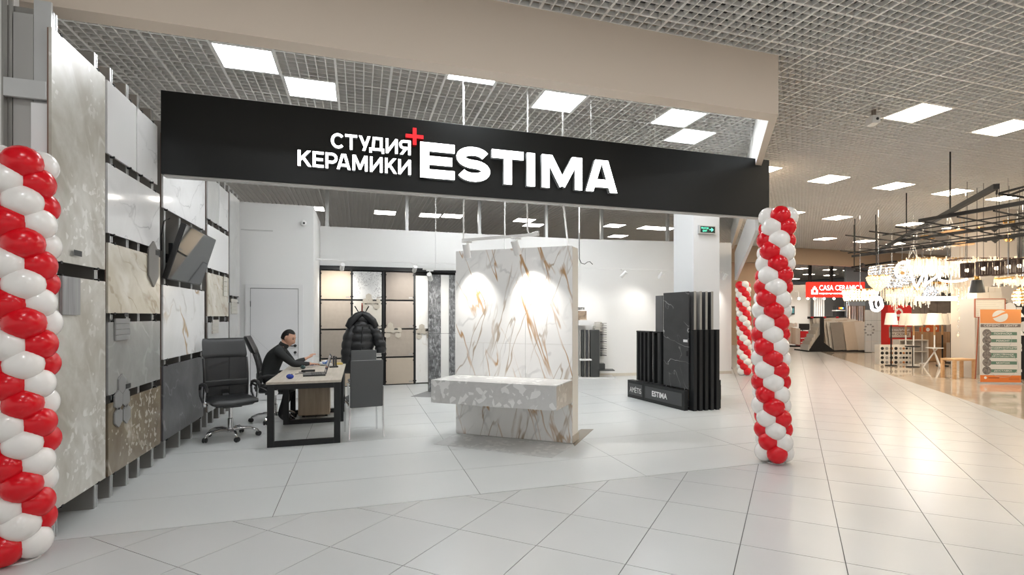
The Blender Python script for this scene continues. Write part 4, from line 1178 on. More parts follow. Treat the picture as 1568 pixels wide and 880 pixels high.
def office_chair(label, loc, rz, phase=0.3):
    t = thing('office_chair', label, 'chair', loc, rz, 'black mesh office chairs')
    v, f = rounded_slab(-0.26, 0.26, -0.24, 0.27, lambda u, v: 0.475 - 0.03 * max(0, v - 0.4) - 0.012 * (1 - u * u), 0.09)
    part('seat', MB().add(v, f), leather, t, 60)
    def back_y(z): return -0.25 - 0.10 * ((z - 0.45) / 0.75) ** 1.3 + 0.055 * math.sin((z - 0.45) / 0.75 * PI * 1.15)
    toback = lambda x, z: Vector((x, back_y(z) + 0.05 * (x / 0.25) ** 2, z))
    # mesh panel
    def slab(z0, z1, hw0, hw1, th, nx=10, nz=10):
        verts, faces = [], []
        for s in (1, -1):
            for j in range(nz + 1):
                for i in range(nx + 1):
                    u, w = i / nx * 2 - 1, j / nz
                    hw = hw0 + (hw1 - hw0) * w
                    e = max(abs(u), abs(w * 2 - 1))
                    tt = th / 2 * (1 - max(0, (e - 0.7) / 0.3) ** 2 * 0.8)
                    p = toback(hw * u * (1 - 0.05 * abs(w * 2 - 1) ** 5), z0 + (z1 - z0) * w)
                    verts.append((p.x, p.y + s * tt, p.z))
        n = (nx + 1) * (nz + 1)
        for j in range(nz):
            for i in range(nx):
                a = j * (nx + 1) + i
                faces.append((a, a + 1, a + nx + 2, a + nx + 1))
                faces.append((n + a, n + a + nx + 1, n + a + nx + 2, n + a + 1))
        ring = [i for i in range(nx + 1)] + [j * (nx + 1) + nx for j in range(1, nz + 1)] + [nz * (nx + 1) + i for i in range(nx - 1, -1, -1)] + [j * (nx + 1) for j in range(nz - 1, 0, -1)]
        for k in range(len(ring)):
            a, c = ring[k], ring[(k + 1) % len(ring)]
            faces.append((a, a + n, c + n, c))
        return MB().add(verts, faces)
    part('mesh_back', slab(0.50, 0.985, 0.235, 0.245, 0.012), meshm, t, 60)
    part('headrest', slab(0.975, 1.215, 0.25, 0.24, 0.055), leather, t, 60)
    part('lumbar_band', slab(0.62, 0.70, 0.24, 0.24, 0.03), leather, t, 60)
    m = MB()
    for s in (-1, 1): m.tube([toback(s * 0.24, 0.47 + 0.05 * k) + Vector((0, -0.01, 0)) for k in range(11)], 0.014, 8)
    m.tube([toback(-0.24 + 0.048 * k, 0.49) + Vector((0, -0.01, 0)) for k in range(11)], 0.014, 8)
    part('back_frame', m, BLK_PLASTIC, t, True)
    part('back_bracket', MB().bar((0, -0.30, 0.56), (0, -0.1, 0.42), 0.07, 0.02).bar((0, -0.1, 0.42), (0, 0.1, 0.42), 0.07, 0.02), BLK_PLASTIC, t)
    for s in (-1, 1):
        x = s * 0.285
        arm = part('armrest', MB().tube([(x, -0.20, 0.60), (x, -0.16, 0.655), (x, -0.05, 0.675), (x, 0.08, 0.67), (x, 0.15, 0.64), (x, 0.16, 0.60)], [0.016, 0.02, 0.023, 0.023, 0.02, 0.014], 8), BLK_PLASTIC, t, True)
        part('arm_curve', MB().tube([(x, -0.20, 0.60), (x, -0.17, 0.52), (x * .98, -0.06, 0.455), (x * .9, 0.02, 0.43)], 0.014, 8), BLK_PLASTIC, arm, True)
        part('arm_post', MB().tube([(x, 0.10, 0.665), (x, 0.04, 0.44)], 0.013, 10).lathe([(0.034, -0.014), (0.034, 0.014)], 14, M=Matrix.Translation((x, 0.03, 0.44)) @ Matrix.Rotation(PI / 2, 4, 'Y')), CHROME, arm, True)
    part('mechanism', MB().bbox(-0.1, 0.1, -0.12, 0.12, 0.385, 0.425, 0.008), BLK_PLASTIC, t)
    part('gas_column', MB().lathe([(0.03, 0.08), (0.03, 0.24), (0.02, 0.245), (0.02, 0.385)], 14), CHROME, t, True)
    base = part('star_base', MB().lathe([(0.045, 0.075), (0.05, 0.09), (0.04, 0.12)], 16), CHROME, t, True)
    for k in range(5):
        a = k * 2 * PI / 5 + phase
        c, s = math.cos(a), math.sin(a)
        part('base_arm', MB().tube([(c * r, s * r, z) for r, z in ((0.03, 0.10), (0.12, 0.115), (0.22, 0.105), (0.29, 0.075), (0.305, 0.055))], [0.022, 0.02, 0.017, 0.015, 0.012], 8), CHROME, base, True)
        M = Matrix.Translation((c * 0.305, s * 0.305, 0.0)) @ rot_z(a + 0.7)
        m = MB()
        for off in (-0.014, 0.014): m.lathe([(0.001, -0.009), (0.026, -0.009), (0.03, -0.005), (0.03, 0.005), (0.026, 0.009), (0.001, 0.009)], 14, M=M @ Matrix.Translation((0, off, 0.03)) @ Matrix.Rotation(PI / 2, 4, 'X'))
        part('caster', m, BLK_PLASTIC, base, True)
    return t
p = on_z(353, 670)
office_chair('black mesh office chair with leather headrest nearest the panel wall', (p.x, p.y, 0), math.atan2(-0.90, 0.42) - PI / 2)
MANX, MANY = -1.2, 8.36
office_chair('black high-backed office chair under the seated man', (MANX + 0.05, MANY, 0), -PI / 2 + 0.06, 0.3 + PI / 5)
# grey visitor chairs
vin = plain('grey_vinyl', (0.085, 0.088, 0.09), 0.45, bump=0.1, bscale=150)
def visitor_chair(label, loc, rz):
    t = thing('visitor_chair', label, 'chair', loc, rz, 'grey visitor chairs')
    part('backrest', MB().bbox(-0.19, 0.19, -0.045, 0.0, 0.38, 0.96, 0.012, M=Matrix.Rotation(0.06, 4, 'X')), vin, t, 30)
    s_ = MB()
    for z in (0.60, 0.74, 0.86): s_.box(-0.186, 0.186, -0.051, -0.047, z - 0.002, z + 0.002, M=Matrix.Rotation(0.06, 4, 'X'))
    v, f = rounded_slab(-0.21, 0.21, -0.02, 0.42, lambda u, v: 0.45, 0.07)
    part('seat', MB().add(v, f), vin, t, 60)
    for s in (-1, 1):
        part('leg', MB().tube([(s * 0.195, -0.05, 0.62), (s * 0.195, -0.035, 0.42), (s * 0.2, -0.04, 0.2), (s * 0.205, -0.07, 0.0)], 0.0115, 8), CHROME, t, True)
        part('leg', MB().tube([(s * 0.195, -0.035, 0.40), (s * 0.195, 0.2, 0.405), (s * 0.195, 0.38, 0.40), (s * 0.195, 0.41, 0.36), (s * 0.2, 0.42, 0.0)], 0.0115, 8), CHROME, t, True)
    return t
p = (on_z(541, 672) + on_z(580, 669)) / 2
visitor_chair('grey padded visitor chair with chrome legs, the nearer of two at the desk', (p.x, p.y + 0.07, 0), math.radians(8))
visitor_chair('grey padded visitor chair half hidden behind the nearer one', (p.x - 0.02, p.y + 2.05, 0), math.radians(6))

# ================================================================== coat stand and puffer jacket
KX, KY = 0.04, 10.45
t = thing('coat_stand', 'slim coat stand with splayed hooks behind the visitor chairs', 'coat stand', (KX, KY, 0))
part('pole', MB().tube([(0, 0, 0.02), (0, 0, 1.70)], 0.014, 8), BLACK, t, True)
for k, (dx, dy, m_) in enumerate(((-0.13, -0.02, BLACK), (0.12, -0.05, BLACK), (0.0, -0.01, plain('hook_red', (0.30, 0.04, 0.02), 0.5)))):
    part('hook', MB().tube([(0, 0, 1.50), (dx * .5, dy * .5, 1.57), (dx, dy, 1.68 if k < 2 else 1.74)], [0.010, 0.009, 0.011], 8), m_, t, True)
for k in range(4):
    a = k * PI / 2 + 0.4
    part('foot', MB().tube([(0, 0, 0.05), (math.cos(a) * .15, math.sin(a) * .15, 0.035), (math.cos(a) * .24, math.sin(a) * .24, 0.012)], 0.012, 8), BLACK, t, True)
puff = plain('puffer_black', (0.010, 0.0105, 0.012), 0.42, bump=0.5, bscale=22)
t = thing('puffer_jacket', 'black hooded puffer jacket hanging on the coat stand', 'jacket', (KX, KY, 0))
def puffy(path, radii, n=18, sub=5, amp=0.025, flat=0.6):
    """stack of quilted rings along path"""
    verts, faces = [], []
    pts = []
    K = len(path) - 1
    for i in range(K * sub + 1):
        s = i / sub
        k = min(int(s), K - 1)
        f = s - k
        p = Vector(path[k]).lerp(Vector(path[k + 1]), f)
        r0, r1 = radii[k], radii[k + 1]
        q = abs(math.sin(PI * f)) ** 0.6 * amp
        pts.append((p, r0[0] + (r1[0] - r0[0]) * f + q, r0[1] + (r1[1] - r0[1]) * f + q))
    for p, rx, ry in pts:
        for k in range(n):
            a = 2 * PI * k / n
            w = 1 + 0.05 * math.sin(5 * a + p.z * 9)
            verts.append((p.x + rx * w * math.cos(a), p.y + ry * w * math.sin(a), p.z))
    for i in range(len(pts) - 1):
        for k in range(n):
            k2 = (k + 1) % n
            faces.append((i * n + k, i * n + k2, (i + 1) * n + k2, (i + 1) * n + k))
    faces.append(tuple(range(n - 1, -1, -1)))
    faces.append(tuple((len(pts) - 1) * n + k for k in range(n)))
    return verts, faces
v, f = puffy([(-0.08, -0.05, 0.44), (-0.075, -0.05, 0.58), (-0.07, -0.06, 0.73), (-0.06, -0.06, 0.88), (-0.045, -0.06, 1.03), (-0.03, -0.055, 1.17), (-0.02, -0.05, 1.30), (0.0, -0.04, 1.41)],
             [(0.25, 0.14), (0.255, 0.15), (0.25, 0.16), (0.24, 0.16), (0.235, 0.16), (0.225, 0.155), (0.19, 0.14), (0.10, 0.09)])
part('body', MB().add(v, f), puff, t, 70)
v, f = puffy([(0.33, -0.07, 0.80), (0.325, -0.075, 0.92), (0.29, -0.08, 1.05), (0.24, -0.08, 1.18), (0.16, -0.07, 1.30), (0.09, -0.05, 1.37)], [(0.075, 0.07), (0.095, 0.085), (0.10, 0.09), (0.10, 0.09), (0.10, 0.09), (0.08, 0.07)], 14, 5, 0.018)
part('sleeve', MB().add(v, f), puff, t, 70)
v, f = puffy([(-0.27, -0.12, 0.62), (-0.27, -0.13, 0.76), (-0.26, -0.13, 0.90), (-0.235, -0.12, 1.05), (-0.19, -0.10, 1.2), (-0.11, -0.06, 1.36)], [(0.07, 0.07), (0.09, 0.085), (0.095, 0.09), (0.10, 0.09), (0.10, 0.09), (0.08, 0.07)], 14, 5, 0.018)
part('sleeve', MB().add(v, f), puff, t, 70)
hood = []
m = MB()
for s in (-1, 1):
    m.tube([(0, -0.10, 1.545), (s * 0.09, -0.13, 1.50), (s * 0.19, -0.14, 1.40), (s * 0.24, -0.13, 1.31), (s * 0.20, -0.15, 1.26)], [0.05, 0.065, 0.07, 0.06, 0.03], 10)
m.ball((0, -0.05, 1.43), 0.14, 14, sc=(1.1, 0.75, 0.85))
part('hood', m, puff, t, 70)
part('placket', MB().tube([(0.01, -0.20, 1.30), (0.0, -0.232, 1.12), (-0.02, -0.235, 0.9), (-0.04, -0.232, 0.7), (-0.05, -0.215, 0.52)], 0.014, 6), BLACKM, t, True)

# ================================================================== black slab rack with two name plates
K0, K1 = on_z(961, 607), on_z(1048, 629)
kd = (K1 - K0); KL = kd.length; kd.normalize()
krz = math.atan2(kd.y, kd.x)
KP0 = (K0.x, K0.y)
def ks(px, py=500): return on_vert(px, py, KP0, (kd.x, kd.y))
t = thing('slab_rack', 'black floor rack of sliding slab frames with two name plates', 'display rack', (K0.x, K0.y, 0), krz)
S_ = ks(985.5)[0]                     # where the two base boxes meet
part('base_box', MB().bbox(0, S_ - 0.001, 0, 0.12, 0, 0.315, 0.005), BLACK, t)
part('base_box', MB().bbox(S_ + 0.001, KL, 0, 0.07, 0, 0.315, 0.005), BLACK, t)
plate_m = plain('name_plate', (0.045, 0.047, 0.05), 0.35)
lett_m = plain('plate_white', (0.80, 0.80, 0.80), 0.5)
pa = part('name_plate', MB().box(0.05, S_ - 0.04, -0.004, -0.0005, 0.06, 0.265), plate_m, t)
lettering('lettering', 'AMÉTIS', lett_m, t, ((0.05 + S_ - 0.04) / 2, -0.0055, 0.165), S_ - 0.15, 0.12, bold=0.0)
pb = part('name_plate', MB().box(S_ + 0.05, KL - 0.06, -0.004, -0.0005, 0.06, 0.265), plate_m, t)
lettering('lettering', 'ESTIMA', lett_m, t, (S_ + (KL - S_) * 0.42, -0.0055, 0.163), 0.42, 0.095, bold=0.03)
RW = 0.80
xs0 = ks(1009.5)[0]
blackmarble = stone('black_marble', (0.040, 0.041, 0.043), (0.024, 0.025, 0.026), [((1.0, 1.0, 2.2), (0, 0.35, 0), 0.006, (0.60, 0.60, 0.60), 0.8, 3.7), ((2.2, 1.0, 1.2), (0, -0.7, 0), 0.005, (0.35, 0.35, 0.35), 0.6, 9.3)], mottle=3, rough=0.35)
edge_m = plain('slab_edge', (0.34, 0.33, 0.30), 0.5)
sl = part('front_slab', MB().bbox(xs0, KL - 0.01, 0.085, 0.105, 0.335, 1.885, 0.002), blackmarble, t)
part('slab_label', MB().box(KL - 0.13, KL - 0.03, 0.082, 0.0845, 1.08, 1.12), lett_m, sl)
part('slab_hook', MB().box(KL - 0.05, KL - 0.02, 0.076, 0.0845, 0.86, 0.94), BLACKM, sl)
part('slab_foot', MB().box(xs0 + 0.08, xs0 + 0.10, 0.075, 0.11, 0.316, 0.334).box(KL - 0.10, KL - 0.08, 0.075, 0.11, 0.316, 0.334), CHROME, sl)
greym = [plain('rack_slab_%d' % k, c, 0.4, var=0.15, vscale=3) for k, c in enumerate(((0.10, 0.10, 0.10), (0.30, 0.29, 0.27), (0.06, 0.06, 0.065), (0.03, 0.03, 0.032)))]
for k in range(4):
    y = 0.19 + k * 0.105
    s2 = part('rack_slab', MB().bbox(xs0 + 0.02 * k, KL - 0.005 + 0.012 * k, y, y + 0.016, 0.335, 1.885, 0.002), greym[k], t)
    part('slab_frame', MB().box(KL + 0.008 + 0.012 * k, KL + 0.018 + 0.012 * k, y - 0.012, y + 0.028, 0.33, 1.89), edge_m, s2)
    part('slab_label', MB().box(KL + 0.0185 + 0.012 * k, KL + 0.02 + 0.012 * k, y - 0.06, y + 0.026, 1.08, 1.12), lett_m, s2)
for k in range(5):
    y = 0.115 + k * 0.105
    part('sliding_frame', MB().box(KL - 0.03 + 0.01 * k, KL + 0.085 + 0.01 * k, y, y + 0.06, 0.0, 1.28).box(xs0, KL - 0.031 + 0.01 * k, y, y + 0.045, 0.0, 0.05).box(xs0, xs0 + 0.04, y, y + 0.045, 0.051, 1.25), BLACK, t)
part('end_stub', MB().box(KL - 0.05, KL + 0.04, 0.645, 0.70, 0.0, 0.46), BLACK, t)
# the left half: empty frames before two tall slabs
for k, (a, b_) in enumerate(((0.10, 0.15), (0.20, 0.25), (0.32, 0.37), (0.44, 0.50), (0.60, 0.64), (0.80, 0.84))):
    part('sliding_frame', MB().box(a, b_, 0.13, 0.20, 0.316, 1.20), BLACK, t)
part('frame_top', MB().box(0.10, 0.505, 0.125, 0.205, 1.2005, 1.225).box(0.60, 0.84, 0.125, 0.205, 1.2005, 1.225), BLACK, t)
part('frame_foot', MB().box(0.05, 0.85, 0.13, 0.62, 0.0, 0.30), BLACKM, t)
for k, (a, b_, c) in enumerate(((0.42, 0.62, 1), (0.635, 0.70, 0), (0.715, 0.86, 1))):
    part('rack_slab', MB().bbox(a, b_, 0.32 + 0.02 * k, 0.34 + 0.02 * k, 0.301, 1.86 - 0.01 * k, 0.002), greym[[0, 1, 0][k]] if k != 2 else plain('rack_slab_wood', (0.22, 0.21, 0.20), 0.4), t)

# ================================================================== samples along the right part of the back wall
t = thing('dark_slab_stand', 'floor stand of dark slabs with a white base beside the marble stand', 'display stand', on_z(905, 579))
W = lambda px, py, d=13.0: at_depth(px, py, d)
o_ = t.location.copy()
kk = depth_of(o_.x, o_.y) / F_PX
RT = rot_z(-YAW)                       # stands facing the camera
t.rotation_euler = (0, 0, -YAW)
def X(px): return (px - 905) * kk
def ZZ(py): return max(0.0, CAM_H + (CY - py) * kk)
part('base_plate', MB().bbox(X(886), X(941), -0.12, 0.5, 0.0, 0.03, 0.004), WMETAL, t)
for a, b_, c in ((887, 889.5, 1), (890.5, 894, 3), (895, 896.5, 1), (897.5, 900, 2), (901, 902.5, 1), (904, 918, 3)):
    part('slab', MB().bbox(X(a), X(b_), 0.0, 0.25, 0.031, ZZ(505), 0.003), greym[c] if c != 3 else plain('slab_charcoal', (0.05, 0.052, 0.05), 0.45), t)
part('shelf_plate', MB().bbox(X(887), X(905), -0.2, 0.1, ZZ(551), ZZ(549), 0.002), WMETAL, t)
part('white_tray', MB().bbox(X(886), X(904), -0.05, 0.3, ZZ(498), ZZ(490), 0.004), WMETAL, t)
part('step_plate', MB().bbox(X(916), X(927), 0.05, 0.3, ZZ(566), ZZ(557), 0.003).bbox(X(916), X(941), -0.05, 0.3, ZZ(567.5), ZZ(566.2), 0.003), plain('slab_charcoal', (0.05, 0.052, 0.05), 0.45), t)
t = thing('sample_ladder', 'upright ladder of small pale sample plates on the back wall', 'sample ladder', on_y(922, 545, 11.86))
t.rotation_euler = (0, 0, 0)
kk2 = depth_of(t.location.x, t.location.y) / F_PX
part('spine', MB().box(-0.03, 0.05, 0.02, 0.05, 0.0, 0.85), WMETAL, t)
for i in range(15): part('sample_plate', MB().box(-0.045, 0.075, -0.10, 0.019, 0.012 + i * 0.056, 0.036 + i * 0.056), plain('ladder_grey', (0.42, 0.41, 0.40), 0.5) if i % 3 else plain('ladder_dark', (0.18, 0.18, 0.18), 0.5), t)
for i in range(6): part('sample_plate', MB().box(-0.26 + 0.012 * i, -0.06, -0.12, 0.019, 0.62 + i * 0.04, 0.642 + i * 0.04), plain('ladder_pale', (0.55, 0.52, 0.46), 0.5), t)
a, b_ = on_y(880, 497, 12.0), on_y(922, 476, 12.0)
t = thing('wall_picture', 'brown and beige interior picture on the back wall above the sample ladder', 'picture', (a.x, 12.015, a.z))
part('print', MB().box(0, b_.x - a.x, -0.012, 0, 0, b_.z - a.z), stone('print_room', (0.55, 0.42, 0.30), (0.10, 0.07, 0.05), mottle=5, rough=0.6), t)
part('print_field', MB().box((b_.x - a.x) * .55, (b_.x - a.x) * .8, -0.0135, -0.0125, (b_.z - a.z) * .45, (b_.z - a.z) * .95).box((b_.x - a.x) * .2, (b_.x - a.x) * .9, -0.0135, -0.0125, 0.02, (b_.z - a.z) * .4), plain('print_light', (0.62, 0.52, 0.40), 0.6), t)
lettering('lettering', 'ESTIMA', BLACKM, t, ((b_.x - a.x) * 0.32, -0.004, b_.z - a.z + 0.06), 0.32, 0.06, bold=0.03)
oakb = wood('oak_board', (0.42, 0.29, 0.16), (0.60, 0.46, 0.29), 0.5, 'Z', 10)
def leaning(px0, px1, pyb, pyt, n, label, back=0.2, mats=None, white=True):
    p = on_z((px0 + px1) / 2, pyb)
    k = depth_of(p.x, p.y) / F_PX
    t = thing('leaning_boards', label, 'boards', p, -YAW, 'stacks of boards leaning at the back wall')
    h = CAM_H + (CY - pyt) * k
    w_ = (px1 - px0) * k
    M = Matrix.Rotation(-0.07, 4, 'X')
    for i in range(n):
        part('board', MB().bbox(-w_ / 2 + i * w_ / n * 0.55, -w_ / 2 + i * w_ / n * 0.55 + w_ * 0.5, 0.03 * (n - 1 - i), 0.03 * (n - 1 - i) + 0.02, 0.012, h - 0.01 * (i % 2), 0.002, M=M), (mats or [oakb])[i % len(mats or [oakb])], t)
    part('tray', MB().box(-w_ / 2 - 0.01, w_ / 2 - 0.02, -0.06, 0.03 * n + 0.05, 0.0, 0.010), WMETAL, t)
mixb = [plain('board_dark', (0.09, 0.085, 0.08), 0.5), oakb, plain('board_grey', (0.33, 0.30, 0.27), 0.5), oakb]
leaning(945, 959, 573, 540, 4, 'short stack of wood look boards leaning at the back wall', mats=mixb)
leaning(962, 975, 573, 505, 5, 'taller stack of wood look boards beside the black slab rack', mats=mixb[1:] + mixb[:1])

# ================================================================== the man at the desk
def skinned(bones, radii, root, subdiv=2):
    """bones: {name: (pos, parent)}; grows a smooth surface over the joints and returns mesh + joints"""
    names_ = list(bones)
    me = bpy.data.meshes.new('figure')
    me.from_pydata([bones[n][0] for n in names_], [(names_.index(n), names_.index(bones[n][1])) for n in names_ if bones[n][1]], [])
    o = bpy.data.objects.new('figure', me)
    COL.objects.link(o)
    sk = o.modifiers.new('skin', 'SKIN')
    sk.use_smooth_shade = True
    sk.branch_smoothing = 0.4
    for i, n in enumerate(names_):
        r = radii[n]
        me.skin_vertices[0].data[i].radius = r if isinstance(r, tuple) else (r, r)
        me.skin_vertices[0].data[i].use_root = (n == root)
    sd = o.modifiers.new('sub', 'SUBSURF')
    sd.levels = subdiv
    sd.render_levels = subdiv
    dg = bpy.context.evaluated_depsgraph_get()
    out = bpy.data.meshes.new_from_object(o.evaluated_get(dg))
    bpy.data.objects.remove(o)
    return out
B, Rr = {}, {}
def bone(n, pos, parent, r): B[n] = (pos, parent); Rr[n] = r
bone('pelvis', (-0.06, 0, 0.57), None, (0.135, 0.165))
bone('waist', (-0.03, 0, 0.72), 'pelvis', (0.12, 0.15))
bone('chest', (0.04, 0, 0.89), 'waist', (0.13, 0.165))
bone('upper', (0.105, 0, 1.0), 'chest', (0.10, 0.15))
bone('collar', (0.145, 0, 1.055), 'upper', (0.068, 0.075))
bone('neck', (0.175, 0, 1.10), 'collar', (0.055, 0.055))
bone('skull', (0.20, 0, 1.16), 'neck', (0.055, 0.055))
for s, n in ((-1, 'near'), (1, 'far')):
    bone('clav_' + n, (0.11, s * 0.12, 1.01), 'upper', 0.075)
    bone('shoulder_' + n, (0.125, s * 0.195, 0.985), 'clav_' + n, 0.068)
    if s < 0: el, wr, palm = Vector((0.32, -0.215, 0.815)), Vector((0.50, 0.02, 0.80)), Vector((0.545, 0.085, 0.792))
    else: el, wr, palm = Vector((0.27, 0.27, 0.79)), Vector((0.41, 0.37, 0.845)), Vector((0.46, 0.40, 0.872))
    sh = Vector(B['shoulder_' + n][0])
    bone('arm_' + n, tuple(sh.lerp(el, 0.5)), 'shoulder_' + n, 0.055)
    bone('elbow_' + n, tuple(el), 'arm_' + n, 0.047)
    bone('fore_' + n, tuple(el.lerp(wr, 0.5)), 'elbow_' + n, 0.043)
    bone('cuff_' + n, tuple(el.lerp(wr, 0.93)), 'fore_' + n, 0.034)
    bone('wrist_' + n, tuple(wr), 'cuff_' + n, (0.026, 0.022))
    bone('palm_' + n, tuple(palm), 'wrist_' + n, (0.034, 0.018))
    d = (palm - wr).normalized()
    side = Vector((-d.y, d.x, 0)).normalized()          # to the left of the hand
    for k, (off, ln) in enumerate(((-0.030, 0.075), (-0.010, 0.088), (0.011, 0.082), (0.030, 0.064))):
        root_ = palm + side * off * 0.9 + d * 0.028
        drop = -0.004 if s < 0 else 0.006
        bone('kn%d_%s' % (k, n), tuple(root_), 'palm_' + n, 0.0095)
        bone('mid%d_%s' % (k, n), tuple(root_ + d * ln * .5 + side * off * .25 + Vector((0, 0, 0.006 + drop))), 'kn%d_%s' % (k, n), 0.0088)
        bone('tip%d_%s' % (k, n), tuple(root_ + d * ln + side * off * .45 + Vector((0, 0, -0.012 + drop))), 'mid%d_%s' % (k, n), 0.0075)
    th = side * (0.04 if s < 0 else -0.04)
    bone('th0_' + n, tuple(wr.lerp(palm, 0.55) + th * .7), 'wrist_' + n, 0.0115)
    bone('th1_' + n, tuple(palm + th * 1.25 + d * 0.01), 'th0_' + n, 0.010)
    bone('th2_' + n, tuple(palm + th * 1.35 + d * 0.042), 'th1_' + n, 0.008)
    bone('hip_' + n, (-0.02, s * 0.10, 0.545), 'pelvis', 0.092)
    bone('thigh_' + n, (0.11, s * 0.12, 0.55), 'hip_' + n, 0.082)
    bone('knee_' + n, (0.24, s * 0.13, 0.535), 'thigh_' + n, 0.062)
    bone('calf_' + n, (0.21, s * 0.125, 0.33), 'knee_' + n, 0.055)
    bone('ankle_' + n, (0.13, s * 0.12, 0.10), 'calf_' + n, 0.042)
    bone('foot_' + n, (0.19, s * 0.125, 0.045), 'ankle_' + n, (0.042, 0.040))
    bone('toe_' + n, (0.28, s * 0.13, 0.036), 'foot_' + n, (0.040, 0.030))
fig = skinned(B, Rr, 'pelvis')
skin_m = plain('skin', (0.58, 0.33, 0.23), 0.5, bump=0.05, bscale=150)
knit = plain('black_sweater', (0.016, 0.018, 0.018), 0.85, bump=0.3, bscale=90)
trous = plain('black_trousers', (0.012, 0.012, 0.014), 0.8, bump=0.2, bscale=60)
shoe = plain('black_shoe', (0.012, 0.012, 0.012), 0.4)
hairm = plain('dark_hair', (0.012, 0.010, 0.009), 0.55, bump=0.6, bscale=120)
for m in (skin_m, knit, trous, shoe): fig.materials.append(m)
def region(n):
    n = n.split('_')[0]
    if n in ('neck', 'skull', 'wrist', 'palm', 'th0', 'th1', 'th2') or n[:2] in ('kn', 'mi', 'ti'): return 0 if n != 'knee' else 2
    if n in ('hip', 'thigh', 'calf', 'ankle', 'pelvis'): return 2
    if n in ('foot', 'toe'): return 3
    return 1
keys = [(Vector(B[n][0]), region(n)) for n in B]
mid_keys = []
for n in B:
    if B[n][1]: mid_keys.append((Vector(B[n][0]).lerp(Vector(B[B[n][1]][0]), 0.45), region(n)))
keys += mid_keys
for pl in fig.polygons:
    c = pl.center
    pl.material_index = min(keys, key=lambda k: (k[0] - c).length)[1]
    if c.z > 0.60 and pl.material_index == 2: pl.material_index = 1
    pl.use_smooth = True
# head: an ellipsoid shaped into a face, joined to the body mesh
bmh = bmesh.new()
bmesh.ops.create_uvsphere(bmh, u_segments=32, v_segments=24, radius=1.0)
for v in bmh.verts:
    x, y, z = v.co           # x forward
    jaw = max(0.0, -z)
    sx = 0.098 * (1.0 - 0.12 * jaw * (x < 0))
    sy = 0.076 * (1.0 - 0.28 * jaw ** 1.5)
    px_, py_, pz_ = x * sx, y * sy, z * 0.118
    if x > 0:
        px_ *= (1.0 - 0.10 * abs(y))
        px_ += 0.012 * jaw ** 2
        nb = math.exp(-((y / 0.16) ** 2)) * x
        if -0.42 < z < 0.12: px_ += 0.026 * nb * (0.12 - z) / 0.54       # nose ridge
        if -0.52 < z <= -0.42: px_ += 0.012 * nb
        px_ += 0.006 * math.exp(-((z - 0.22) / 0.09) ** 2) * x             # brow
        for sgn in (-1, 1): px_ -= 0.012 * math.exp(-(((y - sgn * 0.42) / 0.16) ** 2 + ((z - 0.05) / 0.12) ** 2)) * x
        px_ += 0.007 * math.exp(-((z + 0.62) / 0.06) ** 2 - (y / 0.3) ** 2) * x   # lips
        px_ += 0.009 * math.exp(-((z + 0.9) / 0.12) ** 2 - (y / 0.4) ** 2)        # chin
    v.co = (px_, py_, pz_)
HEAD = Matrix.Translation((0.225, 0, 1.185)) @ Matrix.Rotation(-0.30, 4, 'Z') @ Matrix.Rotation(0.34, 4, 'Y')
hm = MB().bm(bmh, 0, HEAD)
for s in (-1, 1):
    E_ = HEAD @ Matrix.Translation((-0.005, s * 0.077, 0.0)) @ Matrix.Rotation(s * 0.35, 4, 'Z')
    hm.ball((0, 0, 0), 0.03, 12, 0, sc=(0.7, 0.28, 1.05), M=E_)
head_me = hm.mesh('head', [skin_m], 60)
bmj = bmesh.new()
bmj.from_mesh(fig)
bmj.from_mesh(head_me)
bmj.to_mesh(fig)
bmj.free()
fig.polygons.foreach_set('use_smooth', [True] * len(fig.polygons))
person = thing('person', 'dark-haired man in a black sweater sitting behind the desk, reaching over papers', 'person', (MANX, MANY, 0))
link('body', fig, person)
# hair cap over the top and back of the head
bmc = bmesh.new()
bmesh.ops.create_uvsphere(bmc, u_segments=28, v_segments=20, radius=1.0)
kill = [v for v in bmc.verts if (v.co.x > 0.30 and v.co.z < 0.60 - 0.1 * abs(v.co.y)) or v.co.z < -0.42 or (v.co.z < 0.22 and v.co.x > 0.05)]
bmesh.ops.delete(bmc, geom=kill, context='VERTS')
for v in bmc.verts:
    x, y, z = v.co
    rim = 1.03 + 0.015 * math.sin(9 * y + 4 * x)
    v.co = (x * 0.098 * rim - 0.002, y * 0.076 * 1.045, z * 0.118 * 1.04 + 0.001)
geom = bmesh.ops.extrude_face_region(bmc, geom=list(bmc.faces))
hv = MB().bm(bmc, 0, HEAD)
part('hair', hv, hairm, person, True)
m = MB()
for s in (-1, 1):
    m.ball(tuple(HEAD @ Vector((0.083, s * 0.031, 0.007))), 0.0085, 8)
part('eyes', m, plain('eye_dark', (0.05, 0.035, 0.03), 0.2), person, True)
m = MB()
for s in (-1, 1): m.tube([HEAD @ Vector((0.086, s * 0.016, 0.026)), HEAD @ Vector((0.088, s * 0.032, 0.030)), HEAD @ Vector((0.078, s * 0.05, 0.026))], 0.004, 6)
part('eyebrows', m, hairm, person, True)
part('mouth', MB().tube([HEAD @ Vector((0.070, -0.024, -0.074)), HEAD @ Vector((0.084, 0, -0.072)), HEAD @ Vector((0.070, 0.024, -0.074))], 0.0035, 6), plain('lips', (0.40, 0.17, 0.14), 0.5), person, True)
part('collar', MB().lathe([(0.062, -0.03), (0.07, 0.0), (0.066, 0.035), (0.058, 0.036)], 18, M=Matrix.Translation((0.162, 0, 1.075)) @ Matrix.Rotation(0.5, 4, 'Y')), knit, person, True)
solo('white_card', MB().box(-0.05, 0.05, -0.03, 0.03, 0, 0.0015, M=Matrix.Rotation(0.5, 4, 'Y')), plain('paper', (), 0), 'small white card held in the raised far hand of the man', 'card', (MANX + 0.56, MANY + 0.45, 0.880), 0.4)

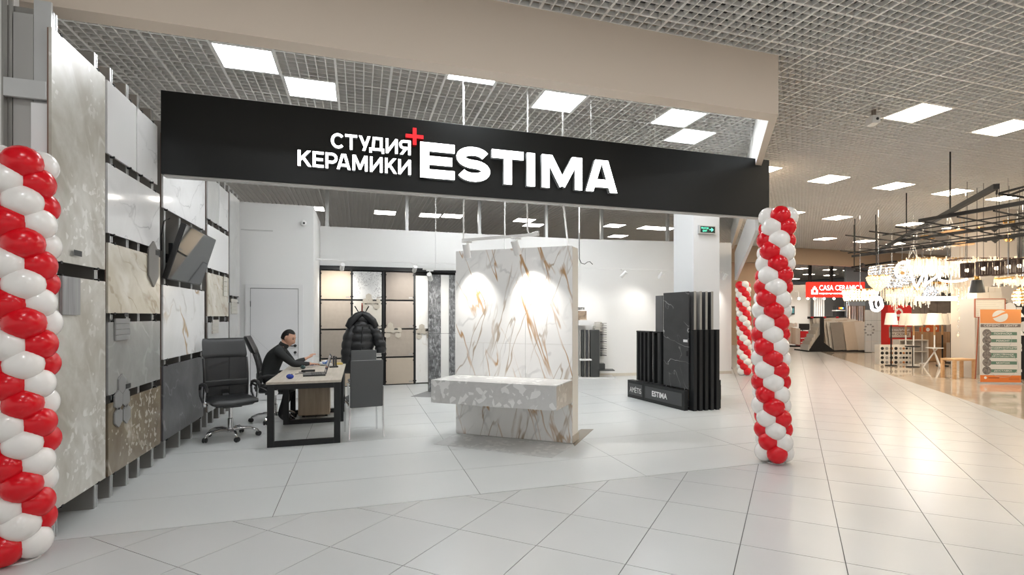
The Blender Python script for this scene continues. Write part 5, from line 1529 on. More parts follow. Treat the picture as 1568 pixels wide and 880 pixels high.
# ================================================================== far end of the hall: walls added to block the bright background
far_w = plain('far_wall_paint', (0.42, 0.40, 0.38), 0.7)
struct('wall_far', MB().box(8, 48, 40.0, 40.2, 0, 4.5), far_w)
struct('wall_far_right', MB().box(40.0, 40.2, -9, 40, 0, 4.5), plain('far_right_paint', (0.60, 0.52, 0.44), 0.7))

class Front:
    """local frame of a thing that stands at photo pixel (px, py) on the floor (or at a given depth) and faces the corridor"""
    def __init__(self, px, py, d=None, turn=0.0):
        self.p = on_z(px, py) if d is None else at_depth(px, py, d)
        self.k = depth_of(self.p.x, self.p.y) / F_PX
        self.px = px
        self.turn = -YAW + turn
    def x(self, px): return (px - self.px) * self.k
    def z(self, py): return CAM_H + (CY - py) * self.k
    def loc(self, z=0.0): return (self.p.x, self.p.y, z)

# ------------------------------------------------------------------ tile shop across the corridor
f = Front(1280, 431, 24.0)
zb, zt = f.z(455.0), f.z(431.5)
t = thing('shop_sign', 'red hanging shop sign with white letters and a little house', 'sign', f.loc(zb), f.turn)
X0, X1 = f.x(1238), f.x(1324.5)
part('box', MB().bbox(X0, X1, 0, 0.25, 0, zt - zb, 0.01), glow('sign_red', (0.85, 0.035, 0.02), 0.75), t)
wl = glow('sign_white', (1, 1, 1), 1.6)
H_ = zt - zb
lettering('lettering', 'CASA CERAMICA', wl, t, (f.x(1288), -0.004, H_ * 0.62), f.x(1321.5) - f.x(1254.5), H_ * 0.34, bold=0.012)
lettering('lettering', 'керамическая плитка', wl, t, (f.x(1283), -0.004, H_ * 0.23), f.x(1312) - f.x(1254.5), H_ * 0.13, bold=0.01)
hx = f.x(1247.3)
u_ = H_ * 0.22
part('house_mark', MB().prism([(hx - u_, H_ * .2), (hx + u_, H_ * .2), (hx + u_, H_ * .5), (hx + u_ * .6, H_ * .5), (hx + u_ * .6, H_ * .62), (hx + u_ * .25, H_ * .62), (hx + u_ * .25, H_ * .72), (hx - u_ * .25, H_ * .72), (hx - u_ * .25, H_ * .62), (hx - u_ * .6, H_ * .62), (hx - u_ * .6, H_ * .5), (hx - u_, H_ * .5)], 0.002, 0.006, M=MXZ), wl, t)
part('house_door', MB().prism([(hx - u_ * .4, H_ * .3), (hx + u_ * .4, H_ * .3), (hx + u_ * .4, H_ * .45), (hx, H_ * .52), (hx - u_ * .4, H_ * .45)], 0.0065, 0.008, M=MXZ), glow('sign_red', (), 0), t)
for px, lab in ((1242, 'dark post holding the left end of the red sign'), (1275, 'dark post holding the middle of the red sign')):
    solo('sign_post', MB().box(-0.06, 0.06, 0.05, 0.17, 0.0, CEIL - zt), BLACK, lab, 'post', (f.p.x + f.x(px) * CA, f.p.y - f.x(px) * SA, zt + 0.0), f.turn, group='posts of the red sign')
board_c = [plain('display_board_%d' % i, c, 0.5, var=0.06, vscale=8) for i, c in enumerate(((0.27, 0.24, 0.21), (0.56, 0.46, 0.36), (0.62, 0.55, 0.47), (0.66, 0.60, 0.52), (0.50, 0.40, 0.30), (0.70, 0.66, 0.60)))]
f = Front(1283, 538)
t = thing('board_fan_stand', 'large black stand with rows of leaning beige and brown boards under the red sign', 'display stand', f.loc(), f.turn)
part('gable', MB().prism([(f.x(1253), 0), (f.x(1277), 0), (f.x(1258.5), f.z(524)), (f.x(1258.5), f.z(486)), (f.x(1253), f.z(486))], 0.0, 0.05, M=Matrix.Translation((0, -0.12, 0)) @ MXZ), BLACKM, t)
part('left_gable', MB().prism([(f.x(1234), 0), (f.x(1252.8), 0), (f.x(1252.8), f.z(512))], 0.0, 0.05, M=Matrix.Translation((0, -0.12, 0)) @ MXZ), BLACKM, t)
part('ridge', MB().box(f.x(1253), f.x(1312), 0.72, 0.9, f.z(487) - 0.03, f.z(484.5)), BLACKM, t)
part('plinth', MB().box(f.x(1234), f.x(1332), -0.15, 1.0, 0.0, 0.05), BLACKM, t)
for r in range(7):
    for c in range(3):
        x0 = f.x((1275, 1294.5, 1312)[c] - r * 2.9); w_ = (0.50, 0.50, 0.48)[c]
        y0 = -0.1 + r * 0.12
        M = Matrix.Translation((x0, y0, 0.055)) @ Matrix.Rotation(-0.16, 4, 'X') @ Matrix.Rotation(-0.05, 4, 'Y')
        part('leaning_board', MB().bbox(0, w_, 0, 0.02, 0, 1.17 + (0.02 if c else 0) + 0.035 * r, 0.003, M=M), board_c[(0, 1, 2)[c]] if r == 0 else board_c[(2, 5, 3, 1, 5, 3)[(r + c) % 6]], t)
for r in range(7):
    x0 = f.x(1233.5 + r * 2.6)
    part('leaning_board', MB().bbox(0, 0.048, -0.05 - 0.02 * (6 - r), 0.5, 0.055, 0.30 + r * 0.145, 0.003, M=Matrix.Translation((x0 + 0.01, 0, 0)) @ Matrix.Rotation(0.10, 4, 'Y')), board_c[(5, 2, 3)[r % 3]], t)
for k in range(3): part('price_flag', MB().box(f.x(1255 + k * 20), f.x(1259 + k * 20), 0.70, 0.719, f.z(487), f.z(484.5)), RED, t)
f = Front(1214, 531)
t = thing('board_rack', 'black rack of cream and brown boards beside the balloon tower, left of the dark screen', 'display rack', f.loc(), f.turn)
part('plinth', MB().prism([(-0.5, 0), (0.45, 0), (0.45, 0.05), (-0.15, 0.08), (-0.6, 0.55), (-0.6, 0)], 0.0, 0.6, M=Matrix.Translation((0, 0.6, 0)) @ MXZ), BLACKM, t)
for r in range(7): part('board', MB().bbox(-0.42 + r * 0.12, -0.31 + r * 0.12, 0.02 * r, 0.3, 0.09 + 0.02 * (6 - r), 1.0 - 0.02 * r, 0.003), board_c[(4, 1, 2, 4, 1, 3, 2)[r]], t)
for r in range(6): part('sample_chip', MB().box(-0.38 + r * 0.13, -0.28 + r * 0.13, 0.31, 0.34, 0.95, 1.12 + 0.03 * (r % 2)), board_c[5 if r % 2 else 3], t)
f = Front(1232, 530)
t = thing('counter_desk', 'red fronted counter with white shelves behind the board rack', 'counter', f.loc(), f.turn)
part('body', MB().bbox(f.x(1226), f.x(1241), 0, 0.5, 0, f.z(507), 0.004), RED, t)
for k in (0.22, 0.5): part('shelf_edge', MB().box(f.x(1226), f.x(1241), -0.01, -0.0005, f.z(507) * k, f.z(507) * k + 0.05), WMETAL, t)
t = thing('monitor', 'dark computer monitor on the red counter', 'monitor', (f.p.x, f.p.y, f.z(507)), f.turn)
part('foot', MB().box(-0.1, 0.1, 0.1, 0.3, 0, 0.012), BLK_PLASTIC, t)
part('neck', MB().box(-0.02, 0.02, 0.19, 0.21, 0.012, 0.06), BLK_PLASTIC, t)
part('screen', MB().bbox(f.x(1226), f.x(1242), 0.15, 0.185, 0.055, f.z(496) - f.z(507) + 0.02, 0.004), BLK_PLASTIC, t)
# walls and displays inside that shop
D_ = 30.0
def backing(px0, px1, py0, py1, d, mat, name, floor_=False, th=0.2):
    a = at_depth(px0, py1, d)
    k = d / F_PX
    z0 = 0.0 if floor_ else a.z
    return struct(name, MB().box(0, (px1 - px0) * k, 0, th, 0, CAM_H + (CY - py0) * k - z0, M=rot_z(-YAW)), mat, None, (a.x, a.y, z0))
backing(1196, 1241, 436, 530, 29.0, plain('casa_pale', (0.52, 0.51, 0.48), 0.6), 'wall_tile_shop_left', True)
backing(1236, 1300, 437, 530, 31.0, plain('casa_grey', (0.25, 0.26, 0.27), 0.6), 'wall_tile_shop_mid', True)
backing(1296, 1352, 396, 530, 29.5, plain('casa_blue_grey', (0.26, 0.29, 0.32), 0.6), 'wall_tile_shop_right', True)
backing(1110, 1172, 372, 536, 27.0, plain('tan_side_paint', (0.55, 0.41, 0.28), 0.7), 'wall_tan_side', True)
f = Front(1255, 517, 28.5)
t = thing('strip_display', 'upright pale strips on the grey wall left of the board fan', 'display', f.loc(0), f.turn)
part('backing', MB().box(f.x(1246.5), f.x(1263), 0.05, 0.08, 0, f.z(455)), plain('strip_back', (0.25, 0.245, 0.24), 0.6), t)
for k in range(5): part('pale_strip', MB().box(f.x(1247 + k * 3.3), f.x(1249.2 + k * 3.3), 0, 0.049, 0, f.z(455)), WMETAL, t)
part('red_header', MB().box(f.x(1238), f.x(1264), 0.02, 0.049, f.z(455) + 0.001, f.z(453)), plain('header_grey', (0.4, 0.4, 0.39), 0.5), t)
f = Front(1212, 475, 28.8)
t = thing('wall_poster', 'small dark poster with a turquoise picture on the pale wall', 'poster', f.loc(f.z(481.5)), f.turn)
part('frame', MB().box(f.x(1207), f.x(1217), 0, 0.03, 0, f.z(468.5) - f.z(481.5)), BLACKM, t)
part('print', MB().box(f.x(1208.5), f.x(1216), -0.004, -0.0005, 0.08, f.z(468.5) - f.z(481.5) - 0.12), stone('print_teal', (0.03, 0.30, 0.32), (0.02, 0.05, 0.07), mottle=4, rough=0.4), t)
for i, px in enumerate((1209, 1223.5, 1237, 1247, 1262, 1277)):
    f = Front(px, 457, 27.0)
    t = thing('ceiling_spot', ('first', 'second', 'third', 'fourth', 'fifth', 'sixth')[i] + ' tiny bright spotlight from the left, below the red sign level', 'spotlight', f.loc(f.z(457)), f.turn, 'spotlights of the tile shop')
    part('bulb', MB().ball((0, 0, 0), 0.06, 8), glow('spot_far', (1, 0.97, 0.9), 10), t)
    part('arm', MB().tube([(0, 0.02, 0.05), (0, 0.05, 0.35), (0, 0.4, 0.4)], 0.02, 6), WMETAL, t)
    add_spot(None, (f.p.x, f.p.y - 0.1, f.z(457) - 0.08), (f.p.x + 0.5, f.p.y + (1.5 if i % 2 else -3.5), 1.0), 60 if i % 2 else 240, 1.0, 100)
f = Front(1287, 484, 27.5)
t = thing('wall_shelf', 'dark wall shelf with small coloured lamps beside the red sign', 'shelf', f.loc(f.z(484)), f.turn)
for (y0, y1) in ((484, 476.5), (474, 469)): part('box', MB().box(f.x(1280.5), f.x(1293.5), 0, 0.3, f.z(y0) - f.z(484), f.z(y1) - f.z(484)), BLACKM, t)
part('white_ledge', MB().box(f.x(1279), f.x(1294), -0.05, 0.3, f.z(476) - f.z(484) + 0.002, f.z(474.6) - f.z(484)), WMETAL, t)
for i, c in enumerate(((0.9, 0.1, 0.03), (0.9, 0.5, 0.05), (0.9, 0.8, 0.1), (0.1, 0.3, 0.9))): part('coloured_lamp', MB().box(f.x(1284.5 + i * 1.9), f.x(1286 + i * 1.9), -0.02, -0.001, f.z(473) - f.z(484), f.z(470.2) - f.z(484)), glow('shelf_lamp_%d' % i, c, 1.2), t)
f = Front(1312, 510, 26.0)
t = thing('mosaic_tower', 'tall rack of narrow upright strips under a pale blue panel, right of the board fan', 'display rack', f.loc(0), f.turn)
part('blue_panel', MB().box(f.x(1300), f.x(1325), 0.0, 0.06, f.z(468), f.z(461)), plain('pale_blue_panel', (0.42, 0.58, 0.66), 0.5), t)
part('frame', MB().box(f.x(1298.5), f.x(1326.5), 0.07, 0.1, 0, f.z(458)), plain('tower_frame', (0.20, 0.19, 0.18), 0.5), t)
for k in range(7): part('strip', MB().box(f.x(1300.5 + k * 3.6), f.x(1302.4 + k * 3.6), -0.04, 0.069, 0.0, f.z(468.5)), WMETAL if k % 3 else plain('strip_tan', (0.45, 0.36, 0.28), 0.5), t)
f = Front(1338, 533, 21.5)
t = thing('patterned_panels', 'white wall panels with a grey ring ornament right of the board fan', 'display', f.loc(0), f.turn)
for c in range(3):
    for r in range(4):
        part('white_panel', MB().bbox(f.x(1325 + c * 9.6), f.x(1334.2 + c * 9.6), 0, 0.05, 0.02 + r * 0.43, 0.44 + r * 0.43, 0.004), plain('panel_bluish', (0.66, 0.68, 0.70), 0.4), t)
m = MB()
for a in range(10):
    c = (f.x(1331) + 0.18 * math.cos(a * PI / 5), 0.93 + 0.22 * math.sin(a * PI / 5))
    m.prism([(c[0] + 0.05 * math.cos(b * PI / 3 + a), c[1] + 0.035 * math.sin(b * PI / 3 + a)) for b in range(6)], 0.001, 0.006, M=MXZ)
part('ring_ornament', m, plain('ornament_grey', (0.28, 0.29, 0.30), 0.6), t)
f = Front(1346, 537)
t = thing('tile_easel', 'sloped rack with tile samples before the red cabinet, left of the knob board', 'display rack', f.loc(), f.turn)
part('base', MB().box(f.x(1332), f.x(1358), -0.1, 0.4, 0, 0.06), BLACKM, t)
for r in range(4): part('tile', MB().bbox(0, 0.48, 0, 0.02, 0, 0.36, 0.003, M=Matrix.Translation((f.x(1333 + r * 2.6), r * 0.12, 0.07 + r * 0.17)) @ Matrix.Rotation(-0.55, 4, 'X')), board_c[(3, 2, 5, 0)[r]], t)
part('brown_tile', MB().bbox(0, 0.26, 0, 0.02, 0, 0.26, 0.003, M=Matrix.Translation((f.x(1340), -0.03, 0.11)) @ Matrix.Rotation(-0.55, 4, 'X')), board_c[4], t)

# ------------------------------------------------------------------ lighting shop: floor things
f = Front(1378, 540)
t = thing('red_cabinet', 'red promotional cabinet with white lettering among the floor lamps', 'cabinet', at_depth(1378, 540, 17.5).xy.to_3d(), f.turn)
f = Front(1378, 540, 17.5)
zc = f.z(467)
part('body', MB().bbox(f.x(1359.5), f.x(1396), 0, 0.35, 0, zc, 0.005), plain('cabinet_red', (0.66, 0.02, 0.012), 0.35), t)
for (y0, y1) in ((510.5, 503), (514.5, 520.5)): pass
part('grey_panel', MB().box(f.x(1361), f.x(1395), -0.01, -0.0005, f.z(517), f.z(500)), plain('cabinet_grey', (0.30, 0.23, 0.20), 0.5), t)
lettering('lettering', 'В НАЛИЧИИ', lett_m, t, (f.x(1378), -0.012, f.z(505)), f.x(1392) - f.x(1364), f.z(503) - f.z(507), bold=0.02)
part('white_band', MB().box(f.x(1362), f.x(1394), -0.014, -0.0105, f.z(515.5), f.z(508.5)), plain('band_white', (0.72, 0.66, 0.60), 0.5), t)
lettering('lettering', 'НА СКЛАДЕ', plain('dark_text', (0.08, 0.03, 0.03), 0.5), t, (f.x(1378), -0.0155, f.z(512)), f.x(1392) - f.x(1364), f.z(509.7) - f.z(514.3), bold=0.02)
lettering('lettering', 'ИЛИ', lett_m, t, (f.x(1375), -0.004, f.z(494)), f.x(1379) - f.x(1371), f.z(491) - f.z(496.5), bold=0.02)
part('round_emblem', MB().lathe([(0.14, 0), (0.14, 0.006)], 20, M=Matrix.Translation((f.x(1376), -0.0005, f.z(478))) @ Matrix.Rotation(PI / 2, 4, 'X')), lett_m, t)
part('emblem_house', MB().prism([(-.08, -.06), (.08, -.06), (.08, .02), (0, .09), (-.08, .02)], 0.0, 0.003, M=Matrix.Translation((f.x(1376), -0.007, f.z(478))) @ MXZ), plain('cabinet_red', (), 0), t)
f = Front(1372, 558)
t = thing('knob_board', 'low white display box covered with rows of round knobs', 'display', f.loc(), f.turn)
KX0, KX1, KZ = f.x(1347), f.x(1397), f.z(528)
part('box', MB().bbox(KX0, KX1, 0, 0.25, 0, KZ, 0.005), plain('box_white', (0.72, 0.68, 0.62), 0.4), t)
kc = [BLACKM, plain('knob_copper', (0.45, 0.20, 0.08), 0.3, metal=0.8), plain('knob_grey', (0.3, 0.29, 0.28), 0.4)]
for r in range(4):
    for c in range(8):
        x = KX0 + (0.075, 0.21, 0.345, 0.48, 0.62, 0.71, 0.80, 0.90)[c] * (KX1 - KX0) / 0.97
        z = KZ * (0.12 + 0.235 * r)
        rad = 0.048 if c < 4 else 0.036
        part('knob', MB().lathe([(rad, 0), (rad, 0.012), (rad * .7, 0.025)], 12, M=Matrix.Translation((x, -0.0005, z)) @ Matrix.Rotation(PI / 2, 4, 'X')), kc[(r * 3 + c * 2) % 3 if (r + c) % 3 else 0], t)
f = Front(1400, 556)
t = thing('cube_shelf', 'low white open shelf unit behind the lamp poles', 'shelf', at_depth(1400, 556, 16.6).xy.to_3d(), f.turn)
f = Front(1400, 556, 16.6)
hs = f.z(520)
part('carcass', MB().box(f.x(1377), f.x(1422), 0.3, 0.32, 0, hs).box(f.x(1377), f.x(1378.5), 0, 0.2995, 0, hs).box(f.x(1398), f.x(1399.5), 0, 0.2995, 0, hs).box(f.x(1420.5), f.x(1422), 0, 0.2995, 0, hs), plain('shelf_white', (0.68, 0.63, 0.57), 0.5), t)
for z in (0.0, hs * 0.48, hs - 0.03): part('shelf_board', MB().box(f.x(1378.5) + .001, f.x(1398) - .001, 0, 0.2995, z, z + 0.03).box(f.x(1399.5) + .001, f.x(1420.5) - .001, 0, 0.2995, z, z + 0.03), plain('shelf_white', (), 0), t)
f = Front(1432, 556, 17.2)
t = thing('wooden_cabinet', 'tall light wooden cabinet with drawers behind the floor lamps', 'cabinet', f.loc(), f.turn)
hw = f.z(508)
wd = wood('cabinet_wood', (0.38, 0.21, 0.10), (0.52, 0.32, 0.17), 0.5, 'Z', 12)
part('body', MB().bbox(f.x(1408), f.x(1455), 0, 0.4, 0, hw, 0.005), wd, t)
part('door', MB().bbox(f.x(1409), f.x(1432), -0.02, -0.0005, 0.02, hw - 0.02, 0.004), wd, t)
for r in range(5): part('drawer', MB().bbox(f.x(1433.5), f.x(1454), -0.02, -0.0005, 0.02 + r * (hw - 0.04) / 5, (r + 1) * (hw - 0.04) / 5, 0.005), wd, t)
for px0, px1, y, lab in ((1418, 1427, 501, 'small orange box left on the wooden cabinet'), (1427.5, 1440, 497.5, 'bigger orange box with a white badge on the wooden cabinet')):
    t = thing('orange_box', lab, 'box', (f.p.x, f.p.y, hw), f.turn, 'orange boxes on the cabinet')
    part('carton', MB().bbox(f.x(px0), f.x(px1), 0.05, 0.3, 0, f.z(y) - hw, 0.005), plain('carton_orange', (0.62, 0.13, 0.03), 0.5), t)
    part('badge', MB().lathe([(0.06, 0), (0.06, 0.004)], 14, M=Matrix.Translation(((f.x(px0) + f.x(px1)) / 2, 0.0495, (f.z(y) - hw) / 2)) @ Matrix.Rotation(PI / 2, 4, 'X')), lett_m, t)
shade_m, nts, bsh = new_mat('lamp_shade')
bsh.inputs['Base Color'].default_value = (0.80, 0.72, 0.60, 1)
bsh.inputs['Roughness'].default_value = 0.8
bsh.inputs['Transmission Weight'].default_value = 0.0
bsh.inputs['Emission Color'].default_value = (1.0, 0.86, 0.66, 1)
bsh.inputs['Emission Strength'].default_value = 0.22
oakp = wood('pole_oak', (0.45, 0.24, 0.10), (0.60, 0.36, 0.18), 0.5, 'Z', 12)
def floor_lamp(px, py, sw, ytop, ybot, pole, label, base='disc', mid_wood=False, dbl=False):
    f = Front(px, py)
    t = thing('floor_lamp', label, 'lamp', f.loc(), f.turn, 'white shaded floor lamps')
    zt, zb = f.z(ytop), f.z(ybot)
    r = sw / 2 * f.k
    part('lamp_shade', MB().lathe([(r, zb), (r * 0.72, zt), (r * 0.70, zt), (r * 0.97, zb)], 24), shade_m, t, 40)
    part('bulb', MB().ball((0, 0, (zt + zb) / 2), 0.05, 10), glow('warm_bulb', (1, 0.82, 0.55), 8), t)
    if base == 'tripod':
        part('pole', MB().tube([(0, 0, f.z(533)), (0, 0, zb + 0.1)], 0.02, 8), pole, t, True)
        for k in range(3):
            a = k * 2 * PI / 3 + 0.5
            part('leg', MB().tube([(-math.cos(a) * 0.06, -math.sin(a) * .06, f.z(533)), (math.cos(a) * 0.26, math.sin(a) * 0.26, 0.0)], 0.02, 8), pole, t, True)
        part('tray', MB().lathe([(0.22, f.z(533)), (0.22, f.z(532)), (0.02, f.z(532))], 24), pole, t, True)
    else:
        part('pole', MB().tube([(0, 0, 0.02), (0, 0, zb + 0.1)], 0.02, 8), pole, t, True)
        part('base', MB().lathe([(0.16, 0), (0.16, 0.02), (0.15, 0.026), (0.03, 0.03)], 24), pole if pole is BLACK else pole, t, True)
    if mid_wood: part('wood_sleeve', MB().tube([(0, 0, zb - 0.3), (0, 0, zb - 0.02)], 0.028, 8), oakp, t, True)
    return t
floor_lamp(1364.5, 560, 18, 479, 497, BLACK, 'white shaded floor lamp on a thin black pole, leftmost')
floor_lamp(1387, 557, 19, 479.5, 498, WMETAL, 'white shaded floor lamp with a white pole and wooden sleeve behind the black table lamp', mid_wood=True)
floor_lamp(1399, 559, 23, 480, 498, WMETAL, 'wide white shaded floor lamp second from the left, wooden sleeve', mid_wood=True)
floor_lamp(1412, 556, 17, 480, 497, WMETAL, 'white shaded floor lamp half hidden in the middle of the lamp row', mid_wood=True)
floor_lamp(1431, 562, 25, 479.5, 497, WMETAL, 'white shaded floor lamp on a white tripod with a round tray', base='tripod', mid_wood=True)
floor_lamp(1443, 560, 19, 480, 497, BLACK, 'white shaded floor lamp on a black pole right of the tripod', mid_wood=True)
floor_lamp(1456.5, 556, 14, 479, 496, BLACK, 'small white shaded floor lamp on a thick black pole, rightmost')
f = Front(1397.5, 562)
t = thing('table_lamp_stand', 'black metal stand with a small round tray before the lamp row', 'lamp', f.loc(), f.turn)
part('base', MB().lathe([(0.17, 0), (0.17, 0.022), (0.03, 0.026)], 22), BLACK, t, True)
part('pole', MB().tube([(0, 0, 0.02), (0, 0, f.z(531))], 0.014, 8), BLACK, t, True)
part('tray', MB().lathe([(0.19, f.z(531)), (0.19, f.z(529.5)), (0.02, f.z(529.5))], 22), BLACK, t, True)
f = Front(1477, 580)
t = thing('wooden_stool', 'square light wooden stool beside the orange banner', 'stool', f.loc(), f.turn + 0.12)
zs = f.z(549.5)
stw = wood('stool_wood', (0.58, 0.34, 0.16), (0.72, 0.47, 0.25), 0.5, 'X', 10)
hw_ = f.x(1495.5)
part('seat', MB().bbox(-hw_, hw_, -0.02, 0.36, zs - 0.045, zs, 0.004), stw, t)
for x in (-hw_ + 0.03, hw_ - 0.03):
    for y in (0.01, 0.33): part('leg', MB().bbox(x - 0.03, x + 0.03, y - 0.03, y + 0.03, 0.0, zs - 0.0455, 0.004), stw, t)
# banner
f = Front(1532, 587)
t = thing('roll_up_banner', 'orange and white service centre banner with green bars of text', 'banner', f.loc(), f.turn - 0.10)
BX0, BX1 = f.x(1503), f.x(1561)
zt = f.z(473.5)
orange = plain('banner_orange', (0.86, 0.24, 0.05), 0.5)
orange2 = plain('banner_light_orange', (0.88, 0.36, 0.12), 0.5)
part('sheet', MB().box(BX0, BX1, 0, 0.012, 0.03, zt), plain('banner_white', (0.76, 0.75, 0.72), 0.5), t)
BH = zt - 0.03
def bz_(v): return 0.03 + BH * (1 - v)          # v = 0 top, 1 bottom
def bx_(u): return BX0 + (BX1 - BX0) * u
part('top_field', MB().box(BX0, BX1, -0.002, -0.0002, bz_(0.19), zt), orange2, t)
part('bottom_field', MB().box(BX0, BX1, -0.002, -0.0002, 0.03, bz_(0.905)), orange, t)
part('title_bar', MB().box(BX0 + 0.01, BX1 - 0.01, -0.002, -0.0002, bz_(0.245), bz_(0.203)), plain('banner_grey', (0.20, 0.17, 0.16), 0.5), t)
lw = plain('banner_text', (0.85, 0.84, 0.82), 0.5)
lettering('lettering', 'СЕРВИС - ЦЕНТР', lw, t, (bx_(0.5), -0.004, bz_(0.224)), (BX1 - BX0) * 0.82, BH * 0.032, bold=0.015)
R_ = (BX1 - BX0) * 0.19
part('emblem_disc', MB().lathe([(R_, 0), (R_, 0.001)], 32, M=Matrix.Translation((bx_(0.49), -0.0022, bz_(0.092))) @ Matrix.Diagonal((1, 1, 0.82, 1)) @ Matrix.Rotation(PI / 2, 4, 'X')), plain('emblem_white', (0.85, 0.85, 0.83), 0.5), t)
part('emblem_wave', MB().prism([(bx_(0.25) + i * (BX1 - BX0) * 0.05, bz_(0.125) + BH * 0.008 * i - BH * 0.008 * math.sin(i * .7)) for i in range(11)] + [(bx_(0.75) - i * (BX1 - BX0) * 0.05, bz_(0.095) + BH * 0.008 * (10 - i) - 0.012 - BH * 0.012 * math.sin((10 - i) * .7)) for i in range(11)], 0.0038, 0.0045, M=MXZ), orange2, t)
green = plain('banner_green', (0.14, 0.25, 0.19), 0.5)
photo = stone('banner_photo', (0.42, 0.38, 0.35), (0.06, 0.05, 0.05), mottle=18, rough=0.5)
for i, (s_, v) in enumerate((('ПОКРАСКА', 0.333), ('РЕМОНТ', 0.43), ('МОДЕРНИЗАЦИЯ', 0.53), ('СОБСТВЕННОЕ', 0.632), ('МОНТАЖ', 0.735), ('ДОСТАВКА', 0.845))):
    hh = 0.022 if i != 3 else 0.034
    part('green_bar', MB().box(bx_(0.22), bx_(0.90), -0.0015, -0.0002, bz_(v + hh), bz_(v - hh)), green, t)
    part('round_photo', MB().lathe([((BX1 - BX0) * .11, 0), ((BX1 - BX0) * .11, 0.001)], 24, M=Matrix.Translation((bx_(0.165), -0.0018, bz_(v - 0.005))) @ Matrix.Rotation(PI / 2, 4, 'X')), photo, t)
    if i == 3:
        lettering('lettering', 'СОБСТВЕННОЕ', lw, t, (bx_(0.57), -0.003, bz_(v - 0.014)), (BX1 - BX0) * 0.5, BH * 0.019, bold=0.02)
        lettering('lettering', 'ПРОИЗВОДСТВО', lw, t, (bx_(0.57), -0.003, bz_(v + 0.015)), (BX1 - BX0) * 0.56, BH * 0.019, bold=0.02)
    else: lettering('lettering', s_, lw, t, (bx_(0.56), -0.003, bz_(v)), (BX1 - BX0) * (0.055 * len(s_)), BH * 0.026, bold=0.02)
ring_m = plain('banner_ring', (0.52, 0.55, 0.56), 0.5)
for (u, v, r) in ((0.43, 0.42, 0.34), (0.56, 0.77, 0.38)):
    rr = r * (BX1 - BX0)
    part('ring_line', MB().tube([(bx_(u) + rr * math.cos(a * PI / 20), -0.0008, bz_(v) + rr * .82 * math.sin(a * PI / 20)) for a in range(41)], 0.004, 4), ring_m, t)
part('contact_disc', MB().lathe([(0.03, 0), (0.03, 0.001)], 16, M=Matrix.Translation((bx_(0.13), -0.0022, bz_(0.94))) @ Matrix.Rotation(PI / 2, 4, 'X')), lw, t)
part('contact_lines', MB().box(bx_(0.2), bx_(0.47), -0.003, -0.0022, bz_(0.948), bz_(0.934)).box(bx_(0.7), bx_(0.96), -0.003, -0.0022, bz_(0.945), bz_(0.94)).box(bx_(0.7), bx_(0.96), -0.003, -0.0022, bz_(0.965), bz_(0.96)), plain('contact_brown', (0.42, 0.10, 0.03), 0.5), t)
part('foot_bar', MB().bbox(BX0 - 0.01, BX1 + 0.01, -0.03, 0.06, 0.0, 0.0295, 0.004), ALU, t)
part('support_pole', MB().tube([(0, 0.03, 0.03), (0, 0.03, zt)], 0.008, 6), ALU, t)

# back of the lighting shop
f = Front(1438, 500, 19.5)
t = thing('photo_partition', 'grey brown printed partition behind the floor lamps', 'partition screen', f.loc(), f.turn)
part('sheet', MB().box(f.x(1396), f.x(1474), 0, 0.06, 0, f.z(452)), stone('photo_print', (0.36, 0.31, 0.27), (0.20, 0.17, 0.15), [((1.2, 1, 3), (0, .4, 0), 0.05, (0.14, 0.11, 0.10), 0.6, 2.2)], mottle=1.2, rough=0.6), t)
for i in range(1, 4): part('seam', MB().box(f.x(1396 + 19.5 * i) - .006, f.x(1396 + 19.5 * i) + .006, -0.006, -0.0005, 0, f.z(452)), plain('seam_dark', (0.13, 0.11, 0.1), 0.6), t)
f = Front(1500, 555, 16.0)
for (x0, x1, y0, y1, d, c, lab) in ((1460, 1474, 558, 525, 16.8, (0.50, 0.44, 0.38), 'beige cardboard box low behind the stool'), (1460, 1480, 525, 497, 17.2, (0.56, 0.50, 0.44), 'beige cardboard box on the lower box behind the stool'),
                                   (1483, 1494, 558, 512, 15.2, (0.34, 0.20, 0.12), 'narrow brown cardboard box left of the banner'), (1495, 1506, 572, 528, 13.6, (0.66, 0.62, 0.57), 'white cardboard box just left of the banner'),
                                   (1494, 1503, 528, 485, 13.9, (0.72, 0.68, 0.63), 'upper white cardboard box just left of the banner')):
    f = Front((x0 + x1) / 2, y0, d)
    zlow = 0.0 if y0 > 545 else max(0, f.z(y0))
    t = thing('carton', lab, 'box', f.loc(zlow), f.turn, 'cartons of the lighting shop')
    part('box', MB().bbox(f.x(x0), f.x(x1), 0, 0.3, 0, f.z(y1) - zlow, 0.005), plain('carton_%d' % x0, c, 0.7), t)
    part('tape', MB().box(-0.02, 0.02, -0.002, -0.0005, 0.01, f.z(y1) - zlow - 0.01), plain('tape', (0.50, 0.42, 0.32), 0.4), t)
f = Front(1516, 570, 12.4)
t = thing('notice_board', 'white notice sheet in a thin reddish frame above the banner', 'notice board', f.loc(0), f.turn)
fm_ = plain('frame_red_brown', (0.38, 0.10, 0.05), 0.4)
z0, z1 = f.z(486), f.z(457)
part('frame', MB().box(f.x(1493), f.x(1494), 0, 0.03, z0, z1).box(f.x(1539), f.x(1540), 0, 0.03, z0, z1).box(f.x(1494), f.x(1539), 0, 0.03, z0, z0 + 0.017).box(f.x(1494), f.x(1539), 0, 0.03, z1 - 0.017, z1), fm_, t)
part('sheet', MB().box(f.x(1494), f.x(1539), 0.012, 0.02, z0 + 0.017, z1 - 0.017), plain('notice_white', (0.74, 0.72, 0.66), 0.5), t)
m = MB()
for r in range(8): m.box(f.x(1496), f.x(1537) - (r * 37 % 11) * 0.02, 0.0105, 0.0118, z0 + 0.05 + r * 0.05, z0 + 0.054 + r * 0.05)
